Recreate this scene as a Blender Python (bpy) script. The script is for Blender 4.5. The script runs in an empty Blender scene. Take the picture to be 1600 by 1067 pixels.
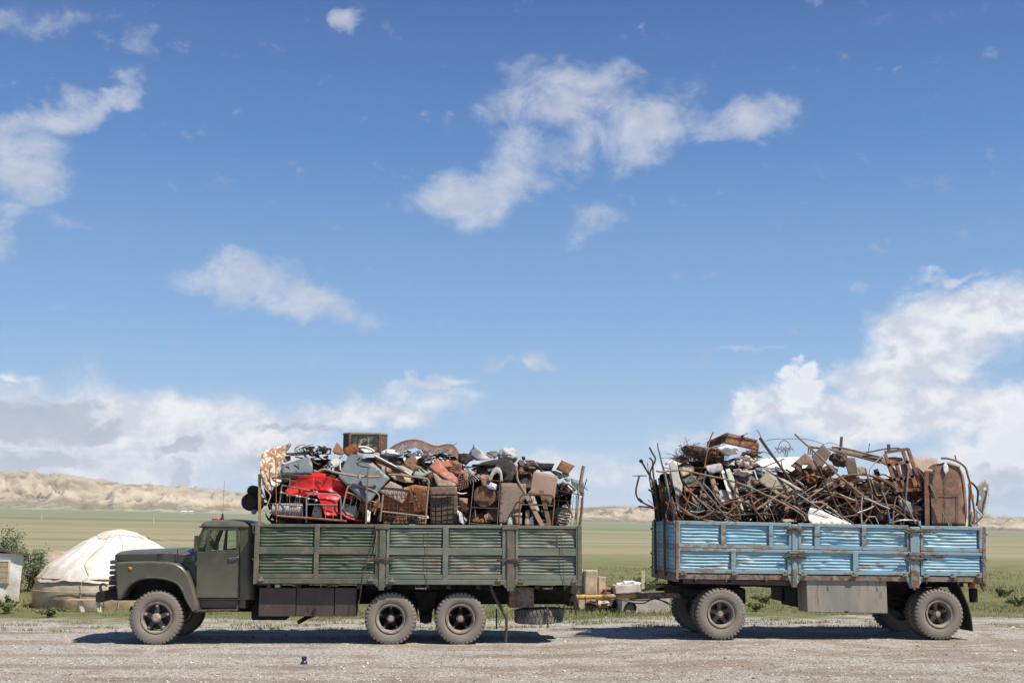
import bpy, bmesh, math, random
import numpy as np
from mathutils import Vector, Matrix
from mathutils import noise as mnoise
rad = math.radians
SC = bpy.context.scene
COL = SC.collection

# ------------------------------------------------------------------ camera
FPX = 1890.0                        # focal length in pixels of the 1600 px wide photograph
CAM = Vector((0.0, -23.4, 2.1))
CROT = Matrix.Rotation(-rad(3.84), 3, 'Z') @ Matrix.Rotation(math.pi/2 + rad(8.95), 3, 'X') @ Matrix.Rotation(rad(.3), 3, 'Z')
cd = bpy.data.cameras.new('camera'); cam = bpy.data.objects.new('camera', cd); COL.objects.link(cam)
cam.matrix_world = Matrix.Translation(CAM) @ CROT.to_4x4()
cd.sensor_width = 36.0; cd.lens = 36.0*FPX/1600; cd.clip_start = .2; cd.clip_end = 60000
SC.camera = cam

HAZE_D = 3.0e-5
# ------------------------------------------------------------------ light
SUNV = Vector((.53, -.40, 1.0)).normalized()      # towards the sun
sl = bpy.data.lights.new('sun', 'SUN'); sl.energy = 5.0; sl.angle = rad(.53); sl.color = (1.0, .93, .82)
so = bpy.data.objects.new('sun', sl); COL.objects.link(so); so.location = (0, 0, 40)
so.rotation_euler = SUNV.to_track_quat('Z', 'Y').to_euler()
SC.view_settings.view_transform = 'Standard'; SC.view_settings.look = 'None'
SC.view_settings.exposure = 0.42; SC.view_settings.gamma = 1.0; SC.view_settings.use_curve_mapping = False
SC.cycles.volume_bounces = 1
SC.cycles.max_bounces = 8

def dir_of(px, py):
    return (CROT @ Vector(((px-800)/FPX, -(py-533.5)/FPX, -1))).normalized()
def azel(px, py):
    d = dir_of(px, py)
    return math.degrees(math.atan2(d.x, d.y)), math.degrees(math.asin(d.z))

W = bpy.data.worlds.new('World'); SC.world = W; W.use_nodes = True
W.cycles.sampling_method = 'MANUAL'; W.cycles.sample_map_resolution = 512
nt = W.node_tree; nt.nodes.clear()

class NT:
    """small node-graph helper"""
    def __init__(s, tree): s.t = tree
    def n(s, typ, **kw):
        nd = s.t.nodes.new(typ)
        for k, v in kw.items(): setattr(nd, k, v)
        return nd
    def put(s, sock, v):
        if isinstance(v, bpy.types.NodeSocket): s.t.links.new(v, sock)
        elif v is not None:
            if hasattr(sock.default_value, '__len__') and not hasattr(v, '__len__'): v = (v,)*len(sock.default_value)
            if hasattr(sock.default_value, '__len__') and len(sock.default_value) == 4 and len(v) == 3: v = (*v, 1)
            sock.default_value = v
    def math(s, op, a, b=None, c=None, clamp=False):
        nd = s.n('ShaderNodeMath', operation=op); nd.use_clamp = clamp
        s.put(nd.inputs[0], a)
        if b is not None: s.put(nd.inputs[1], b)
        if c is not None: s.put(nd.inputs[2], c)
        return nd.outputs[0]
    def vm(s, op, a, b=None):
        nd = s.n('ShaderNodeVectorMath', operation=op)
        s.put(nd.inputs[0], a)
        if b is not None: s.put(nd.inputs[1], b)
        return nd.outputs['Value'] if op in ('LENGTH', 'DOT_PRODUCT', 'DISTANCE') else nd.outputs[0]
    def map(s, v, a, b, c=0.0, d=1.0, smooth=True):
        nd = s.n('ShaderNodeMapRange', interpolation_type='SMOOTHSTEP' if smooth else 'LINEAR')
        for i, q in enumerate((v, a, b, c, d)): s.put(nd.inputs[i], q)
        return nd.outputs[0]
    def mix(s, f, a, b, blend='MIX'):
        nd = s.n('ShaderNodeMix', data_type='RGBA', blend_type=blend)
        s.put(nd.inputs[0], f); s.put(nd.inputs[6], a); s.put(nd.inputs[7], b)
        return nd.outputs[2]
    def noise(s, vec, scale, detail=4, rough=.5, dist=0.0, lac=2.0, color=False):
        nd = s.n('ShaderNodeTexNoise')
        s.put(nd.inputs['Vector'], vec); s.put(nd.inputs['Scale'], scale); s.put(nd.inputs['Detail'], detail)
        s.put(nd.inputs['Roughness'], rough); s.put(nd.inputs['Distortion'], dist); s.put(nd.inputs['Lacunarity'], lac)
        return nd.outputs['Color' if color else 'Fac']
    def voro(s, vec, scale, feature='F1', out='Distance', rnd=1.0):
        nd = s.n('ShaderNodeTexVoronoi', feature=feature)
        s.put(nd.inputs['Vector'], vec); s.put(nd.inputs['Scale'], scale); s.put(nd.inputs['Randomness'], rnd)
        return nd.outputs[out]
    def ramp(s, f, stops, interp='LINEAR'):
        nd = s.n('ShaderNodeValToRGB'); cr = nd.color_ramp; cr.interpolation = interp
        while len(cr.elements) < len(stops): cr.elements.new(.5)
        for e, (p, c) in zip(cr.elements, stops): e.position = p; e.color = (*c, 1) if len(c) == 3 else c
        s.put(nd.inputs[0], f); return nd.outputs[0]
    def xyz(s, x, y, z):
        nd = s.n('ShaderNodeCombineXYZ'); s.put(nd.inputs[0], x); s.put(nd.inputs[1], y); s.put(nd.inputs[2], z); return nd.outputs[0]
    def sep(s, v):
        nd = s.n('ShaderNodeSeparateXYZ'); s.put(nd.inputs[0], v); return nd.outputs

def build_world():
    g = NT(nt)
    gen = g.n('ShaderNodeTexCoord').outputs['Generated']
    d = g.vm('NORMALIZE', gen)
    X, Y, Z = g.sep(d)
    az = g.math('MULTIPLY', g.math('ARCTAN2', X, Y), 57.29578)
    el = g.math('MULTIPLY', g.math('ARCSINE', Z), 57.29578)
    sky = g.n('ShaderNodeTexSky', sky_type='NISHITA'); sky.sun_disc = False
    sky.sun_elevation = math.asin(SUNV.z); sky.sun_rotation = math.atan2(SUNV.x, SUNV.y)
    sky.air_density = 1.0; sky.dust_density = .6; sky.ozone_density = 1.6; sky.altitude = 1800
    skc = g.vm('MULTIPLY', sky.outputs[0], (.115, .115, .115))
    # the air's own gradient: deep blue overhead to pale blue at the horizon
    grad = g.ramp(g.math('DIVIDE', el, 60.0, clamp=True), GRAD)
    skc = g.mix(.93, skc, grad)
    P = g.xyz(az, el, 0.0)
    # wispy warp of the cloud coordinates
    w1 = g.vm('SUBTRACT', g.noise(g.vm('MULTIPLY', P, (.22, .30, 1)), 1.0, 7, .62, color=True), (.5, .5, .5))
    Pw = g.vm('ADD', P, g.vm('MULTIPLY', w1, (5.2, 4.0, 0)))
    def blobs(lst, kx=1.0):
        acc = None
        for (cx, cy, rx, ry, rot, st) in lst:
            a, e = azel(cx, cy)
            mp = g.n('ShaderNodeMapping', vector_type='TEXTURE')
            g.put(mp.inputs['Vector'], Pw)
            mp.inputs['Location'].default_value = (a, e, 0)
            mp.inputs['Rotation'].default_value = (0, 0, rad(rot))
            mp.inputs['Scale'].default_value = (kx*rx/33.0, kx*ry/33.0, 1)
            m = g.map(g.vm('LENGTH', mp.outputs[0]), 1.15, 0.0, 0.0, st)
            acc = m if acc is None else g.math('MAXIMUM', acc, m)
        return acc
    nz = g.noise(g.vm('MULTIPLY', P, (.30, .42, 1)), 1.0, 12, .64, .6)
    nz2 = g.noise(g.vm('MULTIPLY', P, (.55, .8, 1)), 1.0, 9, .6, .2)
    hi = blobs(CL_HIGH, 1.42); lo = blobs(CL_LOW, 1.12); cu = blobs(CL_CUM); gr = blobs(CL_GREY)
    k = g.math('MULTIPLY_ADD', g.math('SUBTRACT', nz, .5), 1.9, 0.0)
    k2 = g.math('MULTIPLY_ADD', g.math('SUBTRACT', nz2, .5), 1.5, 0.0)
    dhi = g.map(g.math('ADD', hi, g.math('MULTIPLY', k, 1.15)), .16, 1.20, 0, .74)
    dhi = g.math('MULTIPLY', dhi, g.map(hi, .12, .45))
    dlo = g.map(g.math('ADD', lo, g.math('MULTIPLY', k, .55)), .10, .75, 0, .93)
    dcu = g.map(g.math('ADD', cu, g.math('MULTIPLY', k2, .8)), .30, .85, 0, 1.0)
    dgr = g.map(g.math('ADD', gr, g.math('MULTIPLY', k2, 1.2)), .18, .62, 0, .85)
    chi = g.mix(g.map(nz2, .35, .7), (.56, .60, .69), (.74, .76, .82))
    clo = g.mix(g.map(nz2, .38, .62), (.64, .68, .77), (.92, .92, .94))
    ccu = g.mix(g.map(g.math('ADD', cu, g.math('MULTIPLY', k2, .9)), .45, 1.0), (.93, .94, .97), (.80, .83, .90))
    c = g.mix(dhi, skc, chi)
    c = g.mix(dlo, c, clo)
    c = g.mix(dgr, c, g.mix(nz, (.34, .40, .52), (.54, .59, .69)))
    c = g.mix(dcu, c, ccu)
    hz = g.map(el, 0.2, 4.5, .55, 0)
    c = g.mix(hz, c, (.60, .68, .80))
    bg = g.n('ShaderNodeBackground'); g.put(bg.inputs[0], c); bg.inputs[1].default_value = .735
    out = g.n('ShaderNodeOutputWorld'); nt.links.new(bg.outputs[0], out.inputs[0])

GRAD = [(0.0, (.50, .64, .82)), (.06, (.42, .59, .80)), (.16, (.245, .45, .75)), (.30, (.115, .265, .58)), (.43, (.062, .15, .41)), (1.0, (.05, .12, .34))]
# clouds: centre px, radii px, rotation deg (counter-clockwise), strength
CL_HIGH = [(70, 195, 95, 45, 25, 1.1), (30, 250, 80, 60, 10, 1.05), (150, 170, 80, 28, 35, .9), (225, 75, 75, 28, -25, .62), (120, 40, 120, 26, 10, .5), (20, 20, 90, 26, 0, .4), (5, 350, 40, 60, 0, .8), (95, 340, 50, 16, -10, .45),
           (735, 310, 95, 52, 15, 1.15), (830, 255, 110, 52, 25, 1.0), (900, 130, 150, 42, 0, .85), (1010, 190, 110, 60, 25, .95), (1165, 185, 100, 34, 0, 1.1), (930, 345, 60, 30, 20, .7), (860, 170, 110, 55, 0, .95), (790, 280, 90, 45, 25, 1.0), (960, 165, 90, 45, 0, .95), (1090, 190, 80, 36, 0, .9), (900, 225, 70, 45, 30, .85),
           (400, 425, 100, 42, 5, 1.1), (490, 465, 100, 34, -15, 1.1), (330, 430, 90, 22, 10, .75), (535, 36, 40, 24, -10, .9), (95, 480, 40, 14, 0, .4), (600, 210, 40, 16, 0, .35), (760, 563, 40, 16, 0, .6), (850, 558, 50, 18, 0, .6), (1150, 553, 70, 8, -5, .7), (1338, 452, 30, 14, 10, .6)]
CL_LOW = [(120, 690, 360, 110, 0, 1.0), (330, 680, 240, 85, -8, .9), (560, 650, 240, 38, 10, .75), (660, 605, 120, 18, 12, .55), (900, 740, 520, 36, 0, .6), (20, 592, 60, 14, 0, .6),
          (1510, 500, 190, 62, 12, 1.0), (1430, 560, 210, 52, 10, .9), (1500, 640, 260, 70, 0, .95), (1330, 650, 190, 66, 0, .95), (1180, 650, 90, 44, 15, .8), (1540, 720, 160, 60, 0, .8), (1480, 440, 90, 14, 12, .45), (1080, 700, 160, 30, 0, .5)]
CL_CUM = [(1247, 580, 34, 36, 0, 1.15), (1258, 612, 60, 36, 0, 1.0), (1225, 640, 34, 26, 0, .9), (1160, 640, 38, 20, 0, .7), (1575, 690, 75, 55, 0, 1.15), (1600, 660, 60, 60, 0, 1.1), (1530, 720, 40, 30, 0, .9), (1400, 740, 30, 22, 0, .7)]
CL_GREY = [(60, 655, 150, 44, 5, 1.0), (150, 668, 110, 28, 15, .9), (60, 712, 140, 26, 0, .8), (272, 702, 60, 20, 10, 1.0), (272, 738, 34, 22, 0, .8), (400, 720, 120, 26, 10, .55), (470, 680, 120, 10, -5, .6), (1590, 780, 70, 18, 0, .9), (1570, 740, 70, 30, 0, .5)]
build_world()

# ------------------------------------------------------------------ geometry helpers
def U(px, py, Y=0.0):
    """photograph pixel -> world point on the vertical plane y = Y"""
    d = CROT @ Vector(((px-800)/FPX, -(py-533.5)/FPX, -1))
    return CAM + d*((Y-CAM.y)/d.y)
def RC(px0, py0, px1, py1, Y=0.0):
    mx, my = (px0+px1)/2, (py0+py1)/2
    return U(px0, my, Y).x, U(px1, my, Y).x, U(mx, py1, Y).z, U(mx, py0, Y).z
def ground_z(x):
    t = min(1, max(0, (x-1.5)/4.0)); return .08*t*t*(3-2*t)

def smooth_path(pts, k=6):
    if len(pts) < 3: return pts
    out = []
    P = [pts[0]*2-pts[1]] + pts + [pts[-1]*2-pts[-2]]
    for i in range(1, len(P)-2):
        a, b, c, d = P[i-1], P[i], P[i+1], P[i+2]
        for j in range(k):
            t = j/k
            out.append(.5*((2*b) + (c-a)*t + (2*a-5*b+4*c-d)*t*t + (3*b-a-3*c+d)*t**3))
    out.append(pts[-1]); return out

class MB:
    def __init__(s): s.v = []; s.f = []; s.m = []; s.cm = 0
    def add(s, vs, fs):
        o = len(s.v); s.v.extend([tuple(v) for v in vs]); s.f.extend([tuple(i+o for i in f) for f in fs]); s.m.extend([s.cm]*len(fs)); return s
    def box(s, x0, x1, y0, y1, z0, z1):
        return s.add([(x0,y0,z0),(x1,y0,z0),(x1,y1,z0),(x0,y1,z0),(x0,y0,z1),(x1,y0,z1),(x1,y1,z1),(x0,y1,z1)],
                     [(0,3,2,1),(4,5,6,7),(0,1,5,4),(1,2,6,5),(2,3,7,6),(3,0,4,7)])
    def bar(s, p0, p1, w, h=None, up=Vector((0,0,1))):
        h = h or w; p0 = Vector(p0); p1 = Vector(p1); a = (p1-p0).normalized()
        if abs(a.dot(up)) > .95: up = Vector((1,0,0))
        b = a.cross(up).normalized(); c = b.cross(a)
        vs = [p+b*sx*w/2+c*sz*h/2 for p in (p0, p1) for sx, sz in ((-1,-1),(1,-1),(1,1),(-1,1))]
        return s.add(vs, [(0,1,2,3),(7,6,5,4),(0,4,5,1),(1,5,6,2),(2,6,7,3),(3,7,4,0)])
    def tube(s, pts, r, seg=8, smooth=0, closed=False):
        pts = [Vector(p) for p in pts]
        if smooth: pts = smooth_path(pts, smooth)
        n = len(pts); rs = r if hasattr(r, '__len__') else [r]*n
        if len(rs) != n: rs = [rs[0]+(rs[-1]-rs[0])*i/(n-1) for i in range(n)]
        vs = []; up = None
        for i, p in enumerate(pts):
            if closed: t = (pts[(i+1) % n]-pts[i-1]).normalized()
            else: t = (pts[min(n-1, i+1)]-pts[max(0, i-1)]).normalized()
            if up is None:
                up = Vector((0,0,1)) if abs(t.z) < .9 else Vector((1,0,0))
            b = t.cross(up).normalized(); up = b.cross(t).normalized()
            for k in range(seg):
                a = 2*math.pi*k/seg; vs.append(p+(b*math.cos(a)+up*math.sin(a))*rs[i])
        fs = []
        for i in range(n if closed else n-1):
            j = (i+1) % n
            for k in range(seg):
                k2 = (k+1) % seg; fs.append((i*seg+k, i*seg+k2, j*seg+k2, j*seg+k))
        if not closed: fs += [tuple(range(seg))[::-1], tuple((n-1)*seg+k for k in range(seg))]
        return s.add(vs, fs)
    def prism(s, pts, y0, y1, axis='y'):
        """polygon extruded along an axis; pts are (x,z) for y, (x,y) for z, (y,z) for x"""
        n = len(pts)
        mk = {'y': lambda a, b, c: (a, c, b), 'z': lambda a, b, c: (a, b, c), 'x': lambda a, b, c: (c, a, b)}[axis]
        vs = [mk(a, b, y0) for a, b in pts] + [mk(a, b, y1) for a, b in pts]
        fs = [tuple(range(n)), tuple(range(2*n-1, n-1, -1))] + [(i, i+n, (i+1) % n+n, (i+1) % n) for i in range(n)]
        return s.add(vs, fs)
    def lathe(s, prof, c, axis='y', seg=48, cap=False):
        """prof: (radius, offset along the axis)"""
        c = Vector(c); vs = []; n = len(prof)
        for k in range(seg):
            a = 2*math.pi*k/seg; ca, sa = math.cos(a), math.sin(a)
            for r, o in prof:
                q = {'y': (r*ca, o, r*sa), 'x': (o, r*ca, r*sa), 'z': (r*ca, r*sa, o)}[axis]; vs.append(c+Vector(q))
        fs = []
        for k in range(seg):
            k2 = (k+1) % seg
            for i in range(n-1): fs.append((k*n+i, k*n+i+1, k2*n+i+1, k2*n+i))
        if cap:
            fs.append(tuple(k*n for k in range(seg))); fs.append(tuple(k*n+n-1 for k in range(seg))[::-1])
        return s.add(vs, fs)
    def grid(s, fn, nu, nv):
        vs = [fn(i/nu, j/nv) for i in range(nu+1) for j in range(nv+1)]
        return s.add(vs, [(i*(nv+1)+j, (i+1)*(nv+1)+j, (i+1)*(nv+1)+j+1, i*(nv+1)+j+1) for i in range(nu) for j in range(nv)])
    def ball(s, c, r, seg=12, rings=8, sq=(1,1,1)):
        c = Vector(c)
        return s.grid(lambda u, v: c+Vector((math.cos(2*math.pi*u)*math.sin(math.pi*v)*r*sq[0], math.sin(2*math.pi*u)*math.sin(math.pi*v)*r*sq[1], math.cos(math.pi*v)*r*sq[2])), seg, rings)
    def build(s, name, mat, parent=None, bevel=0, smooth=35, solid=0, origin=None, **props):
        me = bpy.data.meshes.new(name)
        v = np.array(s.v, dtype=float)
        if origin is None:
            lo, hi = v.min(0), v.max(0); origin = Vector(((lo[0]+hi[0])/2, (lo[1]+hi[1])/2, lo[2]))
        origin = Vector(origin)
        me.from_pydata((v-np.array(origin)).tolist(), [], s.f)
        bm = bmesh.new(); bm.from_mesh(me); bmesh.ops.remove_doubles(bm, verts=bm.verts, dist=1e-5)
        bmesh.ops.recalc_face_normals(bm, faces=bm.faces); bm.to_mesh(me); bm.free()
        for m in (mat if isinstance(mat, (list, tuple)) else [mat]): me.materials.append(m)
        if isinstance(mat, (list, tuple)) and len(me.polygons) == len(s.m):
            me.polygons.foreach_set('material_index', s.m)
        if smooth:
            me.shade_smooth(); me.set_sharp_from_angle(angle=rad(smooth))
        o = bpy.data.objects.new(name, me); COL.objects.link(o)
        place(o, origin, parent)
        if solid:
            md = o.modifiers.new('thickness', 'SOLIDIFY'); md.thickness = solid; md.offset = 0
        if bevel:
            md = o.modifiers.new('edge', 'BEVEL'); md.width = bevel; md.segments = 2; md.limit_method = 'ANGLE'; md.angle_limit = rad(40)
        for k, q in props.items(): o[k] = q
        return o

WORLD_LOC = {}
def place(o, origin, parent):
    if parent is not None:
        o.parent = parent; o.location = Vector(origin)-WORLD_LOC[parent.name]
    else: o.location = origin
    WORLD_LOC[o.name] = Vector(origin)
def empty(name, loc, parent=None, **props):
    o = bpy.data.objects.new(name, None); COL.objects.link(o); o.empty_display_size = .2
    place(o, Vector(loc), parent)
    for k, q in props.items(): o[k] = q
    return o
def copy_tree(o, loc, rotz=0.0, parent=None):
    """copy of an object and its children; loc in world"""
    c = o.copy(); COL.objects.link(c)
    c.parent = parent; c.location = Vector(loc)-(WORLD_LOC[parent.name] if parent else Vector()); c.rotation_euler[2] += rotz
    WORLD_LOC[c.name] = Vector(loc)
    def rec(src, dst):
        for ch in list(src.children):
            d = ch.copy(); COL.objects.link(d); d.parent = dst; rec(ch, d)
    rec(o, c); return c

# ------------------------------------------------------------------ materials
MATS = {}
def new_mat(name):
    m = bpy.data.materials.new(name); m.use_nodes = True; m.node_tree.nodes.clear(); MATS[name] = m
    g = NT(m.node_tree); out = g.n('ShaderNodeOutputMaterial'); b = g.n('ShaderNodeBsdfPrincipled')
    m.node_tree.links.new(b.outputs[0], out.inputs[0]); return m, g, b, out
def obj_vec(g, rnd=True):
    co = g.n('ShaderNodeTexCoord').outputs['Object']
    if not rnd: return co
    oi = g.n('ShaderNodeObjectInfo').outputs['Random']
    return g.vm('ADD', co, g.xyz(g.math('MULTIPLY', oi, 37.0), g.math('MULTIPLY', oi, 91.0), g.math('MULTIPLY', oi, 17.0)))
def bump(g, b, h, dist=.01, strength=.6):
    nd = g.n('ShaderNodeBump'); nd.inputs['Strength'].default_value = strength; nd.inputs['Distance'].default_value = dist
    g.put(nd.inputs['Height'], h); g.t.links.new(nd.outputs[0], b.inputs['Normal'])
def M_paint(name, base, other, rustc=(.13, .06, .03), amt=.5, oscale=2.5, rough=.5, metal=0.0, dust=(.30, .25, .19), dustamt=.25, bmp=.004, stretch=(1, 1, 1), spec=.5, var=.12, low=0.0):
    """painted metal: base colour worn towards `other`, rust patches, dust"""
    m, g, b, out = new_mat(name)
    co = g.vm('MULTIPLY', obj_vec(g), stretch)
    n1 = g.noise(co, oscale, 6, .65, .3); n2 = g.noise(co, oscale*4.3, 6, .7); n3 = g.noise(co, oscale*14, 4, .6)
    c = g.mix(g.map(n1, .35, .68), base, other)
    c = g.mix(g.math('MULTIPLY', g.map(n3, .3, .7), var), c, tuple(x*.45 for x in base))
    lo = .72-.30*amt
    rmask = g.map(g.math('ADD', g.math('MULTIPLY', n1, .45), g.math('MULTIPLY', n2, .62)), lo, lo+.07)
    rc = g.mix(n3, rustc, tuple(x*1.9 for x in rustc))
    c = g.mix(rmask if amt > 0 else 0.0, c, rc)
    c = g.mix(g.math('MULTIPLY', g.map(g.noise(co, oscale*1.7, 5, .6), .4, .75), dustamt), c, dust)
    if low:
        pz = g.sep(g.n('ShaderNodeNewGeometry').outputs['Position'])[2]; lf = g.map(g.math('ADD', pz, g.math('MULTIPLY', g.math('SUBTRACT', n1, .5), 1.1)), 1.75, .75, 0, low)
        c = g.mix(lf, c, dust)
        up = g.sep(g.n('ShaderNodeNewGeometry').outputs['Normal'])[2]; c = g.mix(g.math('MULTIPLY', g.map(up, .3, .95), g.map(n2, .3, .7, .1, .55)), c, dust)
    g.put(b.inputs['Base Color'], c); g.put(b.inputs['Metallic'], metal)
    g.put(b.inputs['Roughness'], g.math('ADD', g.math('MULTIPLY', rmask, .25), g.map(n2, .2, .8, rough-.08, rough+.12)))
    b.inputs['Specular IOR Level'].default_value = spec
    bump(g, b, g.math('ADD', n2, g.math('MULTIPLY', rmask, .3)), bmp, .5)
    return m
def M_rust(name, c1, c2, c3=None, scale=3.0, rough=.82, bmp=.006, metal=0.0):
    m, g, b, out = new_mat(name)
    co = obj_vec(g)
    n1 = g.noise(co, scale, 7, .68, .5); n2 = g.noise(co, scale*6, 6, .7); n3 = g.noise(co, scale*1.6, 3, .5)
    c = g.mix(g.map(n1, .32, .7), c1, c2)
    if c3: c = g.mix(g.map(n2, .52, .68), c, c3)
    c = g.mix(g.math('MULTIPLY', g.map(n2, .55, .3), .5), c, tuple(x*.4 for x in c1))
    c = g.mix(g.math('MULTIPLY', g.map(n3, .55, .8), .4), c, (.25, .20, .16))
    oi = g.n('ShaderNodeObjectInfo').outputs['Random']
    hs = g.n('ShaderNodeHueSaturation'); g.put(hs.inputs['Color'], c); g.put(hs.inputs['Value'], g.map(oi, 0, 1, .7, 1.35, False)); g.put(hs.inputs['Saturation'], g.map(g.math('FRACT', g.math('MULTIPLY', oi, 7.3)), 0, 1, .75, 1.1, False))
    g.put(b.inputs['Base Color'], hs.outputs[0]); g.put(b.inputs['Roughness'], rough); b.inputs['Metallic'].default_value = metal
    b.inputs['Specular IOR Level'].default_value = .3
    bump(g, b, g.math('ADD', n2, n1), bmp, .7)
    return m
def M_plain(name, c, rough=.6, metal=0.0, var=.3, scale=8, spec=.5, bmp=.003):
    m, g, b, out = new_mat(name)
    co = obj_vec(g); n1 = g.noise(co, scale, 6, .65)
    g.put(b.inputs['Base Color'], g.mix(g.math('MULTIPLY', g.map(n1, .3, .7), 1.0), tuple(x*(1-var) for x in c), tuple(min(1, x*(1+var)) for x in c)))
    b.inputs['Roughness'].default_value = rough; b.inputs['Metallic'].default_value = metal; b.inputs['Specular IOR Level'].default_value = spec
    bump(g, b, n1, bmp, .5); return m
# ------------------------------------------------------------------ land
def vnoise(x, y, seed=0):
    """vectorised gradient noise, about -1..1"""
    xi = np.floor(x).astype(np.int64); yi = np.floor(y).astype(np.int64); xf = x-xi; yf = y-yi
    u = xf*xf*xf*(xf*(xf*6-15)+10); v = yf*yf*yf*(yf*(yf*6-15)+10)
    def h(a, b):
        n = (a*374761393+b*668265263+seed*974711) & 0xffffffff
        n = ((n ^ (n >> 13))*1274126177) & 0xffffffff
        return ((n ^ (n >> 16)) & 0xffff)/65535.0*2*math.pi
    def gr(a, b, dx, dy):
        t = h(a, b); return np.cos(t)*dx+np.sin(t)*dy
    n00 = gr(xi, yi, xf, yf); n10 = gr(xi+1, yi, xf-1, yf); n01 = gr(xi, yi+1, xf, yf-1); n11 = gr(xi+1, yi+1, xf-1, yf-1)
    return ((n00*(1-u)+n10*u)*(1-v)+(n01*(1-u)+n11*u)*v)*1.5
def fbm(x, y, o=5, seed=0, gain=.5, ridged=False):
    s = 0; a = 1; t = 0
    for i in range(o):
        n = vnoise(x*2**i, y*2**i, seed+i*17)
        if ridged: n = 1-2*np.abs(n)
        s = s+n*a; t += a; a *= gain
    return s/t
def mesh_grid(name, P, nu, nv, mat, closed_u=False, **props):
    me = bpy.data.meshes.new(name)
    i = np.arange(nu if closed_u else nu-1)[:, None]; j = np.arange(nv-1)[None, :]; i2 = (i+1) % nu
    F = np.stack([i*nv+j, i*nv+j+1, i2*nv+j+1, i2*nv+j], -1).reshape(-1, 4)
    me.vertices.add(len(P)); me.vertices.foreach_set('co', P.astype(np.float32).ravel())
    me.loops.add(F.size); me.loops.foreach_set('vertex_index', F.ravel().astype(np.int32))
    me.polygons.add(len(F)); me.polygons.foreach_set('loop_start', (np.arange(len(F))*4).astype(np.int32))
    me.update(calc_edges=True); me.validate(); me.shade_smooth(); me.materials.append(mat)
    o = bpy.data.objects.new(name, me); COL.objects.link(o)
    for k, q in props.items(): o[k] = q
    return o
def mesh_soup(name, V, F, mat, n=3, **props):
    me = bpy.data.meshes.new(name)
    me.vertices.add(len(V)); me.vertices.foreach_set('co', V.astype(np.float32).ravel())
    me.loops.add(F.size); me.loops.foreach_set('vertex_index', F.ravel().astype(np.int32))
    me.polygons.add(len(F)); me.polygons.foreach_set('loop_start', (np.arange(len(F))*n).astype(np.int32))
    me.update(calc_edges=True); me.materials.append(mat)
    o = bpy.data.objects.new(name, me); COL.objects.link(o)
    for k, q in props.items(): o[k] = q
    return o
def sstep(a, b, x):
    t = np.clip((x-a)/(b-a), 0, 1); return t*t*(3-2*t)
AZK = [-60, -25, -8, 4, 14, 22, 60]; 
def plain_z(x, y):
    """height of the plain: flat near the yard, a long rise towards the hills"""
    dx, dy = x-CAM.x, y-CAM.y; r = np.hypot(dx, dy); az = np.degrees(np.arctan2(dx, dy))
    zt = np.interp(az, [-60, -25, -16, 2, 8, 18, 28, 60], [50, 50, 46, 34, 26, 12, 8, 8])
    z = zt*(np.clip((r-110)/2800, 0, 3))**1.0*sstep(100, 500, r)
    z = z+.08*sstep(1.5, 5.5, x)*sstep(60, 20, r)
    z = z+.5*fbm(x/160, y/160, 3, 5)*sstep(60, 300, r)
    z = z+.02*fbm(x/2.1, y/2.1, 4, 9)*sstep(15, 19, r) *(1-np.exp(-((y-1.2)/2.6)**2)*.85)
    return z
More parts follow.
